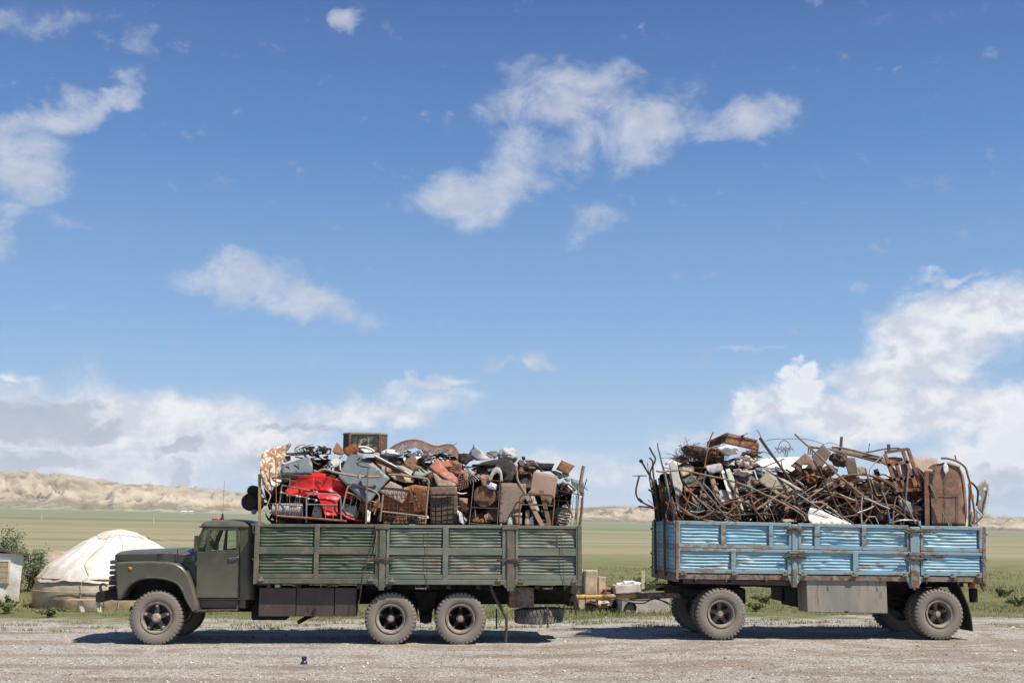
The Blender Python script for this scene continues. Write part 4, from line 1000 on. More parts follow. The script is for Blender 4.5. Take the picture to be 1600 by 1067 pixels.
# ------------------------------------------------------------------ the trailer
def build_trailer():
    T = empty('cargo_trailer', (U(1300, 960).x, 1.25, .08), label='faded light blue trailer with ribbed drop sides, piled with tangled rusty scrap', category='trailer')
    def tl(px, py): return py+(px-1057)/480*(10-4.5*(py-813)/81)
    def Q(px, py, Y=0.0): return U(px, tl(px, py), Y)
    def quad(mb, pa, pb, ya, yb_, y0, y1, Y=0.0):
        c = [Q(pa, yb_, Y), Q(pb, yb_, Y), Q(pb, ya, Y), Q(pa, ya, Y)]
        return mb.prism([(p.x, p.z) for p in c], y0, y1)
    B, BF, FB = MATS['bed_blue'], MATS['bed_blue_frame'], MATS['frame_brown']
    upper = [((1059, 1235.5), [(1062, 1126), (1133, 1201), (1207, 1232)]), ((1246.5, 1418.5), [(1251, 1272), (1280, 1346), (1352.5, 1417-.5)]), ((1437.5, 1534), [(1441, 1529)])]
    lower = [((1059, 1235.5), [(1062, 1142), (1149, 1230)]), ((1246.5, 1421.5), [(1251, 1332), (1340, 1420-1)]), ((1438, 1537), [(1441.5, 1534)])]
    for side in (0, 1):
        ys = 0.0 if side == 0 else 2.5; s = -1 if side == 0 else 1
        def yb(a, b): return (min(ys+s*a, ys+s*b), max(ys+s*a, ys+s*b))
        for bank, (rows, pt, pbm, rt, rb) in enumerate(((upper, 818.5, 849, 813, 854.7), (lower, 860.5, 888.5, 855.5, 894.5))):
            for bi, ((p0, p1), panels) in enumerate(rows):
                f = MB(); y0, y1 = yb(-.03, .03)
                quad(f, p0, p1, rt, pt, y0, y1); quad(f, p0, p1, pbm, rb, y0, y1)
                y0, y1 = yb(-.028, .036)
                edges = [p0]+[None]*0
                spans = [(p0+.1, panels[0][0])]+[(panels[i][1], panels[i+1][0]) for i in range(len(panels)-1)]+[(panels[-1][1], p1-.1)]
                for a, b in spans: quad(f, a-.15, b+.15, rt+.6, rb-.4, y0, y1)
                sb = f.build('drop_side', BF, T, bevel=.006)
                for pi, (a, b) in enumerate(panels):
                    A_, B_ = Q(a, pbm), Q(b, pbm); C_ = Q(a, pt); sl = (B_.z-A_.z)/(B_.x-A_.x)*1.15
                    x0 = A_.x-.008
                    c = corrugated(x0, B_.x+.008, A_.z-.01, C_.z+.01, ys+s*(-.032), 6, .040, seed=50+bank*20+bi*5+pi+side*3, sgn=s, zt=lambda x, x0=x0, sl=sl: (x-x0)*sl)
                    c.build('ribbed_panel', B, sb, smooth=60)
                if bank == 1:
                    for a in (p0+8, (p0+p1)/2, p1-9):
                        q = Q(a, 895.5); mb = MB(); y0, y1 = yb(.03, .07); mb.box(q.x-.06, q.x+.06, y0, y1, q.z-.02, q.z+.02); mb.box(q.x-.02, q.x+.02, y0, y1, q.z+.019, q.z+.06); mb.build('hinge', FB, sb, bevel=.005)
        # bed beam
        f = MB(); y0, y1 = yb(-.06, .02); quad(f, 1058, 1538.5, 896.5, 904.3 if side == 0 else 904, y0, y1); f.build('bed_beam', FB, T, bevel=.006)
        for pa, pb, lo in ((1236, 1246.2, 915.5), (1420.5, 1436.8, 915.2)):
            w = 1.0
            mb = MB(); y0, y1 = yb(-.04, .045); quad(mb, pa+1, pb-2, 816, lo, y0, y1); y0, y1 = yb(-.035, .028); quad(mb, pa, pb, 815, 896, y0, y1)
            y0, y1 = yb(-.03, .03); mb.prism([(Q(a, b).x, Q(a, b).z) for a, b in ((pa-6, 896.4), (pb+6, 896.4), (pb+4, 902), (pb-2, 913), (pa+1, 913), (pa-4, 902))], y0, y1)
            po = mb.build('side_post', BF, T, bevel=.006)
            y0, y1 = yb(-.03, .062); mb = MB(); quad(mb, pa+1.2, pb-2.2, 886, 914, y0, y1); mb.build('lower_plate', FB, po, bevel=.005); mb = MB()
            quad(mb, pa-5 if pa < 1400 else pa-2, pb+10 if pa < 1400 else pb+6, 857, 861.5, y0, y1); mb.build('post_plate', FB, po, bevel=.005)
            for py in (822, 867):
                mb = MB(); rr = random.Random(int(pa)+py+side)
                for k in range(9):
                    q0 = Q(pa-rr.uniform(6, 18), py+rr.uniform(-3, 3)); q1 = Q(pb+rr.uniform(4, 22), py+rr.uniform(-3, 3))
                    mb.tube([Vector((q0.x+(q1.x-q0.x)*t/7, ys+s*(.05+.035*rr.random()), q0.z+(q1.z-q0.z)*t/7+rr.uniform(-.025, .025))) for t in range(8)], .0065, 5, smooth=3)
                for k in range(4):
                    c = Q(rr.uniform(pa-10, pb+10), py+rr.uniform(-1, 3)); rr2 = rr.uniform(.03, .05)
                    mb.tube([Vector((c.x+rr2*math.cos(w*.785), ys+s*(.06+.01*(w % 2)), c.z+rr2*.6*math.sin(w*.785))) for w in range(8)], .006, 5, closed=True)
                mb.build('wire_latch', MATS['wire'], po)
        for pa, pb in ((1055.5, 1060.5), (1534.2, 1539.2)):
            mb = MB(); y0, y1 = yb(-.05, .04); quad(mb, pa, pb, 812.5, 905.5 if pa < 1200 else 904, y0, y1)
            for py in (824, 866, 890): quad(mb, pa-2.5, pb+2.5, py, py+3.4, y0+.008, y1-.008)
            mb.build('corner_post', FB, T, bevel=.006)
    # wires stretched along the near side
    for pts in ([(1135, 828), (1180, 829.5), (1236, 831.5)], [(1248, 829), (1300, 830), (1350, 828), (1416, 831)], [(1352, 831), (1385, 826), (1416, 822)]):
        mb = MB(); mb.tube([Q(a, b, -.055) for a, b in pts], .006, 5, smooth=3); mb.build('tie_wire', MATS['wire'], T)
    # front board (faces the lorry) and tail board
    for xe, s, nm in ((Q(1057, 860).x, -1, 'headboard'), (Q(1538, 860).x, 1, 'tailgate')):
        pe = 1057 if s < 0 else 1538
        z0, z1 = Q(pe, 895).z, Q(pe, 813).z; zm = (z0+z1)/2
        f = MB()
        for a, b in ((z1-.06, z1), (z0, z0+.07), (zm-.03, zm+.05)): f.box(xe-.03, xe+.03, .07, 2.43, a, b)
        hb = f.build(nm, BF, T, bevel=.006)
        for (a, b, n) in ((zm+.05, z1-.06, 5), (z0+.07, zm-.03, 5)):
            c = corrugated(.08, 2.42, a, b, 0, n, .034, 9); c.v = [(xe+s*abs(y), x, z) for x, y, z in c.v]; c.build('ribbed_panel', B, hb, smooth=60)
        for y in (.75, 1.75):
            mb = MB(); mb.box(xe+s*.09-.025 , xe+s*.09+.025, y-.05, y+.05, z0-.08, z1+.04); mb.build('stay_bar', MATS['box_iron'], hb, bevel=.005)
        mb = MB(); mb.box(xe-.05, xe+.05, .05, 2.45, z0-.16, z0-.01); mb.build('end_beam', FB, hb, bevel=.01)
    # floor, cross beams, chassis rails
    x0, x1 = Q(1062, 900).x, Q(1535, 900).x; z = Q(1300, 900).z
    mb = MB(); mb.box(x0, x1, .05, 2.45, z-.0, z+.05)
    for k in range(9): x = x0+.3+k*(x1-x0-.6)/8; mb.box(x-.04, x+.04, .06, 2.44, z-.09, z+.0)
    mb.build('bed_floor', MATS['chassis_dusty'], T)
    for y in (.75, 1.65):
        mb = MB(); mb.box(x0+.1, x1-.05, y, y+.09, Q(1300, 917).z, z-.02); mb.build('chassis_rail', MATS['chassis'], T)
    mb = MB(); mb.prism([(Q(a, b, .05).x, Q(a, b, .05).z) for a, b in ((1068, 905), (1236, 905), (1236, 913), (1068, 911))], .06, .12); mb.build('side_rail', MATS['box_iron'], T)
    # big side box, its front face's shade put into the dark boxes behind
    A_, B_ = U(1260.5, 930, .02), U(1386, 930, .02); zt_, zb_ = U(1320, 904.5, .02).z, U(1320, 957, .02).z
    mb = MB(); mb.prism([(A_.x, U(1260.5, 956, .02).z), (B_.x, U(1386, 958, .02).z), (B_.x, U(1386, 905.5, .02).z), (A_.x, U(1260.5, 903.8, .02).z)], .02, .62)
    bx = mb.build('side_locker', MATS['box_grey'], T, bevel=.012)
    mb = MB(); mb.box(A_.x+.12, B_.x-.2, .62, 2.2, zb_+.04, zt_-.05); mb.box(A_.x-.02, A_.x+.12, .66, 1.5, zb_+.09, zt_-.07); mb.box(A_.x-.05, A_.x+.10, 1.5, 2.35, zb_+.13, zt_-.12); mb.build('far_locker', MATS['chassis'], T, bevel=.02)
    mb = MB(); q = U(1323, 955, .0); mb.box(q.x-.03, q.x+.03, .0, .03, q.z-.02, q.z+.01); mb.build('latch', MATS['chassis'], bx)
    # wheels
    for px, ang in ((1124.5, 0), (1463.5, 0)):
        c = U(px, 960, .15); zc = .085+.487
        if px < 1200:
            w = wheel_rear('trailer_wheel', (c.x, .15, zc), T, rim='dusty_rim', spoke='frame_brown', rr=.25); w0 = w
        else: copy_tree(w0, (c.x, .15, zc), 0, T)
        copy_tree(w0, (c.x, 2.35, zc), math.pi, T)
        mb = MB(); mb.lathe([(0, -1.0), (.08, -1.0), (.08, 1.0), (0, 1.0)], (c.x, 1.25, zc), 'y', 14); mb.box(c.x-.1, c.x+.1, .72, 1.78, zc-.1, zc+.14); mb.build('axle', MATS['chassis'], T)
        for y in (.72, 1.68):
            mb = MB()
            for k in range(6): mb.tube([(c.x-.62+.07*k, y, zc+.30-.0*k), (c.x, y, zc+.16+.028*(5-k)*0+.03*k), (c.x+.62-.07*k, y, zc+.30)], .026, 4, smooth=4)
            mb.build('leaf_spring', MATS['chassis'], T)
    # front turntable
    c = U(1124.5, 960, .15); zb2 = Q(1130, 912).z
    mb = MB(); mb.lathe([(.50, -.05), (.56, -.05), (.56, .05), (.50, .05), (.50, -.05)], (c.x, 1.25, zb2-.06), 'z', 40); mb.box(c.x-.62, c.x+.62, .62, 1.88, zb2-.26, zb2-.12); mb.box(c.x-.95, c.x+.55, .70, .80, zb2-.2, zb2-.06); mb.box(c.x-.95, c.x+.55, 1.66, 1.76, zb2-.2, zb2-.06)
    mb.build('turntable', MATS['chassis'], T)
    mb = MB(); a, b, cc, d = RC(1145, 918, 1166, 944, .9); mb.box(a, b, .9, 1.6, cc, d); mb.build('air_tank', MATS['chassis'], T, bevel=.05)
    # rear chassis bits, mudflap, lamp
    mb = MB(); a, b, cc, d = RC(1388, 908, 1428, 945, .9); mb.box(a, b, .9, 1.6, cc+.1, d); mb.lathe([(0, -.25), (.12, -.24), (.12, .24), (0, .25)], (a+.2, 1.2, cc+.05), 'x', 14); mb.build('brake_chamber', MATS['chassis'], T)
    fl = [(1497, 909), (1501, 920), (1508, 935), (1513, 948), (1516.5, 962), (1519.5, 985.5)]
    pts = [U(a, b, .1) for a, b in fl]
    for y0 in (.06, 1.85):
        mb = MB(); pr = [(p.x, p.z) for p in pts]+[(p.x-.02, p.z) for p in reversed(pts)]; mb.prism(pr, y0, y0+.58); mb.build('mudflap', MATS['rubber_dark'], T)
    q = U(1522.5, 930, .25)
    for y in (.3, 2.1):
        mb = MB(); mb.lathe([(0, -.13), (.08, -.13), (.085, .12), (.06, .14), (0, .14)], (q.x, y, q.z), 'z', 16); mb.build('bump_stop', MATS['chassis'], T)
        mb = MB(); mb.lathe([(0, -.07), (.05, -.065), (.06, -.03), (.06, .03), (0, .04)], (U(1519, 914, .1).x, y-.2, U(1519, 914, .1).z), 'x', 14); mb.build('tail_lamp', MATS['red_lens'], T)
    mb = MB(); a, b, cc, d = RC(1520, 908, 1541, 912, .0); mb.box(a, b, .0, 2.5, cc, d); mb.prism([(U(x_, y_).x, U(x_, y_).z) for x_, y_ in ((1532, 910), (1541, 910), (1543, 922), (1539, 923.5))], .02, .10); mb.build('rear_bar', FB, T)
    # drawbar: two converging rusty beams, a bracket, the yellow pipe and hoses
    e = U(893, 935, 1.25)
    for y in (.85, 1.65):
        mb = MB(); mb.bar((U(1090, 929, y).x, y, U(1090, 928, y).z), (U(985, 932, 1.2).x, 1.25+(y-1.25)*.15, U(985, 932, 1.2).z), .09, .11); mb.build('drawbar_beam', FB, T, bevel=.008)
    mb = MB(); mb.tube([U(896, 932.8, 1.1), U(993, 930.2, 1.1)], .052, 14); mb.build('drawbar_pipe', MATS['yellow_pipe'], T)
    mb = MB(); mb.tube([U(992, 930.2, 1.1), U(1060, 927.5, 1.1)], .046, 12); mb.build('drawbar_pipe', MATS['frame_brown'], T)
    mb = MB(); mb.tube([Vector((U(896, 933, 1.1).x+.07*math.cos(k*math.pi/6)-.07, 1.1, U(896, 933, 1.1).z+.07*math.sin(k*math.pi/6))) for k in range(12)], .022, 8, closed=True); mb.build('tow_eye', MATS['chassis'], T)
    mb = MB(); mb.bar(U(1003, 922.5, .95), U(1033, 914.5, .95), .06, .05); mb.bar(U(1032, 914.5, .95), U(1072, 918, .95), .08, .05); mb.bar(U(1040, 921, .95), U(1120, 925, .95), .10, .09); mb.build('drawbar_bracket', MATS['frame_brown'], T)
    for pts in ([(965, 934), (985, 941), (1005, 942), (1018, 936), (1030, 934.5)], [(925, 933), (945, 937), (970, 936), (1000, 938), (1020, 936)], [(1028, 934.5), (1038, 940), (1047, 945)], [(914, 931), (915, 942), (914.5, 948)], [(1022, 935), (1035, 938), (1046, 942)], [(1168, 912), (1200, 917), (1236, 914)]):
        mb = MB(); mb.tube([U(a, b, .9) for a, b in pts], .012, 6, smooth=4); mb.build('air_hose', MATS['hose'], T)
    mb = MB()
    for a, b in ((1008, 894), (1009, 894)): pass
    # small hooks along the beam
    for px in (1086, 1134, 1196, 1300, 1377, 1446, 1495):
        mb = MB(); a = Q(px, 897, -.01); mb.tube([a+Vector((0, -.02, 0)), a+Vector((0, -.04, -.05)), a+Vector((.005, -.03, -.13))], .008, 5); mb.build('rope_hook', FB, T)
    return T
TRAILER = build_trailer()
# ------------------------------------------------------------------ scrap materials
M_rust('rust', (.15, .075, .045), (.25, .12, .065), (.30, .19, .12))
M_rust('rust_dark', (.07, .042, .030), (.13, .075, .05), (.16, .10, .07))
M_rust('rust_orange', (.34, .13, .045), (.22, .085, .04), (.42, .20, .09))
M_rust('rust_brown', (.14, .09, .062), (.21, .14, .098), (.10, .06, .042))
M_rust('rust_pale', (.25, .175, .125), (.31, .23, .165), (.17, .10, .065))
M_rust('iron_black', (.018, .017, .016), (.032, .029, .026), (.05, .038, .03))
M_rust('wood', (.34, .24, .14), (.42, .32, .20), (.22, .15, .09))
M_paint('galvanised', (.17, .20, .215), (.25, .28, .29), amt=.12, rough=.45, metal=.25, dust=(.35, .34, .31), dustamt=.3)
M_paint('galvanised_pale', (.34, .35, .345), (.46, .46, .44), amt=.25, rough=.6, metal=.0, dust=(.45, .42, .38), dustamt=.3)
M_paint('grey_blue', (.105, .135, .15), (.14, .165, .175), amt=.15, rough=.5, dust=(.28, .28, .26), dustamt=.25)
M_paint('grey_paint', (.27, .28, .27), (.36, .36, .34), rustc=(.16, .08, .04), amt=.45, rough=.55)
M_paint('white_enamel', (.74, .72, .64), (.80, .78, .72), rustc=(.20, .09, .04), amt=.18, rough=.35, dust=(.5, .45, .36), dustamt=.25, var=.05)
M_paint('cream_rusty', (.72, .66, .52), (.66, .60, .47), rustc=(.19, .09, .045), amt=.72, oscale=3.2, rough=.5)
M_paint('pale_green', (.19, .26, .21), (.25, .30, .24), rustc=(.22, .11, .06), amt=.62, oscale=2.5, rough=.55)
M_paint('mint_grey', (.40, .43, .37), (.50, .51, .45), rustc=(.17, .09, .05), amt=.55, oscale=3, rough=.55)
M_paint('dark_green_paint', (.045, .085, .07), (.07, .11, .09), rustc=(.13, .07, .04), amt=.45, rough=.55)
M_paint('red_paint', (.58, .012, .016), (.66, .02, .02), rustc=(.10, .03, .02), amt=.10, oscale=1.3, rough=.28, dust=(.5, .2, .15), dustamt=.12, var=.1)
M_paint('salmon_paint', (.36, .095, .06), (.42, .15, .10), rustc=(.19, .075, .045), amt=.62, oscale=3, rough=.6)
M_paint('turquoise_rust', (.20, .125, .09), (.26, .165, .115), rustc=(.13, .36, .36), amt=.30, oscale=1.2, rough=.65)
M_plain('foil', (.50, .50, .50), .42, metal=.4, var=.3)
M_plain('cloth_white', (.70, .68, .66), .9, var=.12)
M_plain('cloth_dun', (.36, .32, .26), .95, var=.3)
M_plain('rope', (.45, .38, .28), .9, var=.25)
def mt(n): return MATS[n]

KC = {1: (400, 670), 2: (520, 670), 3: (640, 670), 4: (770, 670), 5: (980, 670), 6: (1110, 670), 7: (1240, 670), 8: (1370, 670)}
def V(k, x, y, Y=.2):
    ox, oy = KC[k]; return U(ox+x/6.667, oy+y/6.667, Y)
NSCRAP = [0]
def tagp(label, cat, group=None):
    d = dict(label=label, category=cat)
    if group: d['group'] = group
    return d
TG = 'scrap pieces heaped in the green lorry bed'; RG = 'scrap pieces heaped on the blue trailer'

def sheet_mesh(poly, Y, tilt=(0, 0), cr=.02, fn=None, res=.10, seed=0, Ys=None):
    """flat polygon (world x,z pairs) cut fine, tilted and crumpled"""
    bm = bmesh.new(); vs = [bm.verts.new((p[0], 0, p[1])) for p in poly]; bm.faces.new(vs)
    bmesh.ops.triangulate(bm, faces=bm.faces[:])
    for _ in range(6):
        e = [e for e in bm.edges if e.calc_length() > res]
        if not e or len(bm.faces) > 4000: break
        bmesh.ops.subdivide_edges(bm, edges=e, cuts=1); bmesh.ops.triangulate(bm, faces=[f for f in bm.faces if len(f.verts) > 3])
    xs = [p[0] for p in poly]; zs = [p[1] for p in poly]; xc, zc = (min(xs)+max(xs))/2, (min(zs)+max(zs))/2
    hx, hz = max(.01, (max(xs)-min(xs))/2), max(.01, (max(zs)-min(zs))/2)
    S = Vector((seed*3.7, seed*1.3, seed*2.1))
    for v in bm.verts:
        x, z = v.co.x, v.co.z; n = mnoise.noise(Vector((x*3, 0, z*3))+S)+.5*abs(mnoise.noise(Vector((x*7, 1, z*7))+S))
        y = Y+tilt[0]*(x-xc)+tilt[1]*(z-zc)+cr*n
        if fn: y += fn((x-xc)/hx, (z-zc)/hz)
        v.co.y = y
        v.co.x += .25*cr*mnoise.noise(Vector((z*6, 3, x*6))+S); v.co.z += .25*cr*mnoise.noise(Vector((z*6, 9, x*6))+S)
    out = ([v.co.copy() for v in bm.verts], [[v.index for v in f.verts] for f in bm.faces]); bm.free(); return out
def sheet(k, pts, Y, mat, name, label, cat, tilt=(0, .25), cr=.02, fn=None, th=.006, group=None, parent=None, res=.10):
    NSCRAP[0] += 1
    P = [V(k, x, y, Y) for x, y in pts]
    vs, fs = sheet_mesh([(p.x, p.z) for p in P], Y, tilt, cr, fn, res, NSCRAP[0])
    mb = MB(); mb.add(vs, fs)
    kw = tagp(label, cat, group) if parent is None else {}
    return mb.build(name, mt(mat), parent, smooth=28, solid=th, **kw)
def rod(k, pts, Y, r, mat, name, label, cat='metal rod', sm=4, seg=7, group=None, parent=None):
    Ys = Y if hasattr(Y, '__len__') else [Y]*len(pts)
    if len(Ys) == 2 and len(pts) > 2: Ys = [Ys[0]+(Ys[1]-Ys[0])*i/(len(pts)-1) for i in range(len(pts))]
    mb = MB(); mb.tube([V(k, x, y, yy) for (x, y), yy in zip(pts, Ys)], r, seg, smooth=sm)
    kw = tagp(label, cat, group) if parent is None else {}
    return mb.build(name, mt(mat), parent, smooth=50, **kw)
def bars(k, lst, Y, w, mat, name, label, cat, group=None, h=None, parent=None):
    """several straight flat bars welded into one thing"""
    mb = MB()
    for i, (a, b, c, d) in enumerate(lst): mb.bar(V(k, a, b, Y+.002*(i % 3)), V(k, c, d, Y+.002*(i % 3)), w, h or w*.5)
    kw = tagp(label, cat, group) if parent is None else {}
    return mb.build(name, mt(mat), parent, **kw)
def bedend(k, arch, cross, rungs, Y, mat, label, r=.017, knobs=()):
    """tubular bed end: an arched tube, a crossbar and thin rungs"""
    A = V(k, *arch[0], Y)
    root = empty('bed_end', A, None, **tagp(label, 'bed end', None))
    mb = MB(); mb.tube([V(k, x, y, Y) for x, y in arch], r, 8, smooth=3); mb.build('frame_tube', mt(mat), root, smooth=50)
    for c in cross: mb = MB(); mb.tube([V(k, *c[:2], Y), V(k, *c[2:], Y)], r*.75, 7); mb.build('crossbar', mt(mat), root, smooth=50)
    if rungs:
        mb = MB()
        for c in rungs: mb.tube([V(k, *c[:2], Y), V(k, *c[2:], Y)], r*.38, 5)
        mb.build('rungs', mt(mat), root, smooth=50)
    for c in knobs: mb = MB(); mb.ball(V(k, *c, Y-.01), .026, 10, 6); mb.build('knob', mt('galvanised_pale'), root, smooth=60)
    return root
def crumple(k, cx, cy, sx, sy, Y, mat, name, label, cat, seed=0, amp=.35, dy=.25, group=None, th=.0):
    c = V(k, cx, cy, Y); rx = abs(V(k, cx+sx, cy, Y).x-c.x); rz = abs(V(k, cx, cy-sy, Y).z-c.z)
    S = Vector((seed*5.1, seed, 2.0*seed)); mb = MB()
    def fn(u, v):
        a, b = 2*math.pi*u, math.pi*v; n = Vector((math.cos(a)*math.sin(b), math.sin(a)*math.sin(b), math.cos(b)))
        q = 1+amp*(mnoise.noise(n*1.7+S)*1.2+.9*abs(mnoise.noise(n*4.1+S))-.3)
        return c+Vector((n.x*rx*q, n.y*dy*q, n.z*rz*q))
    mb.grid(fn, 40, 24); return mb.build(name, mt(mat), None, smooth=22, **tagp(label, cat, group))

def build_truck_load():
    # ---------- front corner
    mb = MB(); mb.bar(V(1, 38, 470, .1), V(1, 38, 990, .1), .05, .05); mb.build('timber_post', mt('wood'), None, **tagp('weathered upright post at the front corner of the green load', 'post'))
    sheet(1, [(75, 245), (130, 215), (210, 180), (330, 150), (347, 133), (367, 160), (330, 215), (290, 250), (265, 300), (255, 370), (265, 450), (262, 560), (232, 600), (200, 610), (170, 660), (130, 640), (95, 560), (75, 430), (68, 330)], .28, 'cream_rusty', 'scrap_sheet', 'cream painted panel flaking to rust, standing at the front end of the green lorry load', 'metal panel', (.5, .2), .07, lambda u, v: -.16*u*u)
    rod(1, [(45, 420), (60, 500), (85, 600), (130, 660), (150, 700), (120, 780), (90, 860), (70, 960)], .06, .012, 'rope', 'rope', 'pale frayed rope hanging down the front corner of the green load', 'rope', 5)
    mb = MB(); c = V(1, -30, 765, .9); mb.lathe([(0, -.5), (.14, -.5), (.17, -.42), (.17, .42), (.14, .5), (0, .5)], c, 'y', 20)
    mb.build('gas_cylinder', mt('iron_black'), None, **tagp('dark round cylinder above the lorry cab roof', 'gas cylinder'))
    mb = MB(); c = V(1, -12, 650, .9); mb.lathe([(0, -.4), (.09, -.38), (.11, -.3), (.11, .3), (.09, .4), (0, .4)], c, 'y', 16)
    mb.build('oil_can', mt('iron_black'), None, **tagp('small dark drum lying on top of the dark cylinder above the cab', 'drum'))
    mb = MB(); c = V(1, -20, 860, .2); mb.ball(c, .055, 12, 8, (1, .7, 1)); mb.build('work_lamp', mt('grey_blue'), None, **tagp('small round grey lamp head behind the cab roof, at the foot of the load', 'lamp'))
    # grey trough
    r = empty('metal_trough', V(1, 420, 460, .4), None, **tagp('blue grey ribbed metal trough lying above the red car panel', 'trough'))
    sheet(1, [(268, 378), (420, 325), (520, 290), (560, 310), (585, 355), (596, 440), (585, 462), (265, 465)], .34, 'grey_blue', 'side', '', '', (0, .5), .012, parent=r)
    sheet(1, [(265, 468), (585, 466), (480, 500), (280, 562), (262, 540)], .36, 'grey_blue', 'bottom', '', '', (0, -.6), .01, parent=r)
    for a, b in ((330, 345), (425, 312)): rod(1, [(a, b+12), (a+18, b+60), (a+30, 462)], .30, .012, 'grey_blue', 'rib', '', '', parent=r)
    sheet(1, [(300, 250), (430, 243), (540, 254), (532, 276), (380, 280), (315, 268)], .5, 'iron_black', 'scrap_sheet', 'black flat sheet lying over the blue grey trough', 'metal sheet', (0, 2.2), .02)
    sheet(1, [(290, 284), (358, 280), (362, 330), (300, 352), (282, 330)], .5, 'rust_orange', 'rusty_tin', 'small orange rusty tin beside the cream flaking panel', 'tin', (.4, .3), .03)
    # red car panel
    r = sheet(1, [(300, 655), (350, 540), (450, 500), (590, 460), (720, 452), (790, 488), (870, 520), (940, 600), (995, 660), (1000, 735), (885, 705), (850, 760), (856, 905), (722, 905), (690, 800), (640, 700), (560, 690), (430, 695), (350, 712)], .27, 'red_paint', 'car_bonnet', 'crumpled bright red car body panel in the green lorry load', 'car panel', (.05, .35), .045, lambda u, v: -.06*math.cos(u*2.2)+.03*math.sin(v*6), res=.06)
    rod(1, [(440, 500), (600, 500), (740, 505), (870, 540)], .14, .012, 'red_paint', 'fold', '', '', parent=r)
    rod(1, [(600, 435), (640, 447), (690, 425), (740, 425), (850, 458), (1070, 492), (1280, 497), (1302, 465)], .12, .024, 'rust_pale', 'bent_pipe', 'tan bent pipe crossing above the red panel to the brown post', 'pipe', 4)
    mb = MB(); mb.tube([V(1, 1070, 475, .12), V(1, 1078, 515, .12)], .034, 8); mb.build('pipe_joint', mt('rust_pale'), None, **tagp('short pipe collar clamped round the tan bent pipe', 'pipe fitting'))
    # rust frame
    r = empty('iron_rack', V(1, 215, 970, .09), None, **tagp('rusty square-bar frame standing before the blue grey trough and red panel', 'frame'))
    for c in ((205, 290, 214, 972), (130, 462, 600, 487), (352, 490, 350, 900), (600, 487, 598, 700)): bars(1, [c], .09, .026, 'rust', 'frame_bar', '', '', parent=r)
    bedend(1, [(232, 830), (250, 740), (268, 600), (290, 590), (460, 622), (640, 658)], [(258, 662, 640, 738)], [(330, 690, 298, 900), (418, 702, 382, 905), (438, 706, 408, 905), (460, 708, 432, 905), (545, 728, 520, 905), (620, 745, 585, 905)], .13, 'rust_pale', 'tilted tubular bed end with white knobs, in front of the red panel', .015, [(262, 662), (330, 688), (425, 702), (455, 706), (545, 726), (625, 745), (632, 660)])
    rod(1, [(215, 905), (500, 925), (945, 960)], .08, .024, 'rust', 'metal_pipe', 'long rusty pipe lying just above the front top rail of the green bed', 'pipe', 1)
    bedend(1, [(525, 975), (524, 760), (530, 712), (552, 688), (590, 680), (815, 680), (855, 692), (878, 722), (884, 800), (885, 950)], [(530, 785, 850, 790)], [(722, 790, 724, 930), (800, 790, 802, 930)], .10, 'galvanised', 'grey arched bed end standing in front of the lower red panel', .016)
    mb = MB(); a, b = V(1, 160, 835, .3), V(1, 488, 842, .3); mb.tube([a, a+Vector((.03, 0, 0)), b-Vector((.02, 0, 0)), b], [.04, .115, .13, .13], 16); mb.build('boiler_tank', mt('galvanised_pale'), None, **tagp('pale grey scratched cylinder lying behind the tilted bed end', 'tank'))
    sheet(1, [(590, 850), (620, 800), (680, 800), (690, 930), (600, 930)], .26, 'mint_grey', 'enamel_scrap', 'pale enamel panel low between the two bed ends', 'metal panel', (0, .2), .02)
    # twisted strips and wire
    mb = MB(); rr = random.Random(3)
    for i in range(26):
        x, y = rr.uniform(520, 760), rr.uniform(200, 400); pts = []
        for j in range(5): pts.append(V(1, x, y, rr.uniform(.45, .8))); x += rr.uniform(-70, 70); y += rr.uniform(-40, 40); x = min(775, max(500, x)); y = min(405, max(190, y))
        mb.tube(pts, rr.uniform(.010, .024), 4, smooth=3)
    mb.build('metal_strips', mt('rust_dark'), None, **tagp('knot of twisted dark rusty strips between grey trough and grey-blue sheet', 'twisted metal'))
    mb = MB(); rr = random.Random(8)
    for i in range(9):
        c = V(1, rr.uniform(490, 590), rr.uniform(195, 225), .6+rr.uniform(-.1, .1)); a, b = rr.uniform(.10, .20), rr.uniform(.05, .11); ph = rr.uniform(0, 3)
        mb.tube([c+Vector((a*math.cos(t*.45+ph), .1*math.sin(t*.45), b*math.sin(t*.45+ph))) for t in range(12)], .006, 5, smooth=2)
    mb.build('wire_coil', mt('iron_black'), None, **tagp('loose coil of thin dark wire on top of the twisted rusty strips', 'wire'))
    crumple(1, 705, 215, 42, 38, .6, 'rust_dark', 'rusty_casting', 'lumpy dark rusty casting on top of the twisted strips', 'casting', 4, .4, .14)
    sheet(1, [(740, 345), (850, 300), (905, 265), (925, 275), (870, 350), (850, 400), (800, 410), (735, 395)], .4, 'galvanised_pale', 'tin_sheet', 'bright rolled tin left of the big grey-blue square sheet', 'tin sheet', (.3, .9), .05, lambda u, v: .08*math.sin(u*5))
    rod(1, [(880, 430), (875, 360), (890, 310), (925, 270)], .28, .016, 'white_enamel', 'metal_strip', 'white curved strip beside the big grey-blue sheet', 'metal strip')
    sheet(2, [(0, 235), (42, 135), (100, 208), (120, 258), (82, 276), (20, 262)], .55, 'rust_orange', 'sheet_offcut', 'folded orange-brown offcut left of the wooden cabinet', 'metal offcut', (.8, .3), .02)
    sheet(2, [(108, 205), (215, 148), (278, 222), (236, 246), (165, 292), (120, 255)], .42, 'rust_orange', 'sheet_offcut', 'orange-brown offcut leaning against the wooden cabinet', 'metal offcut', (-.4, .4), .02)
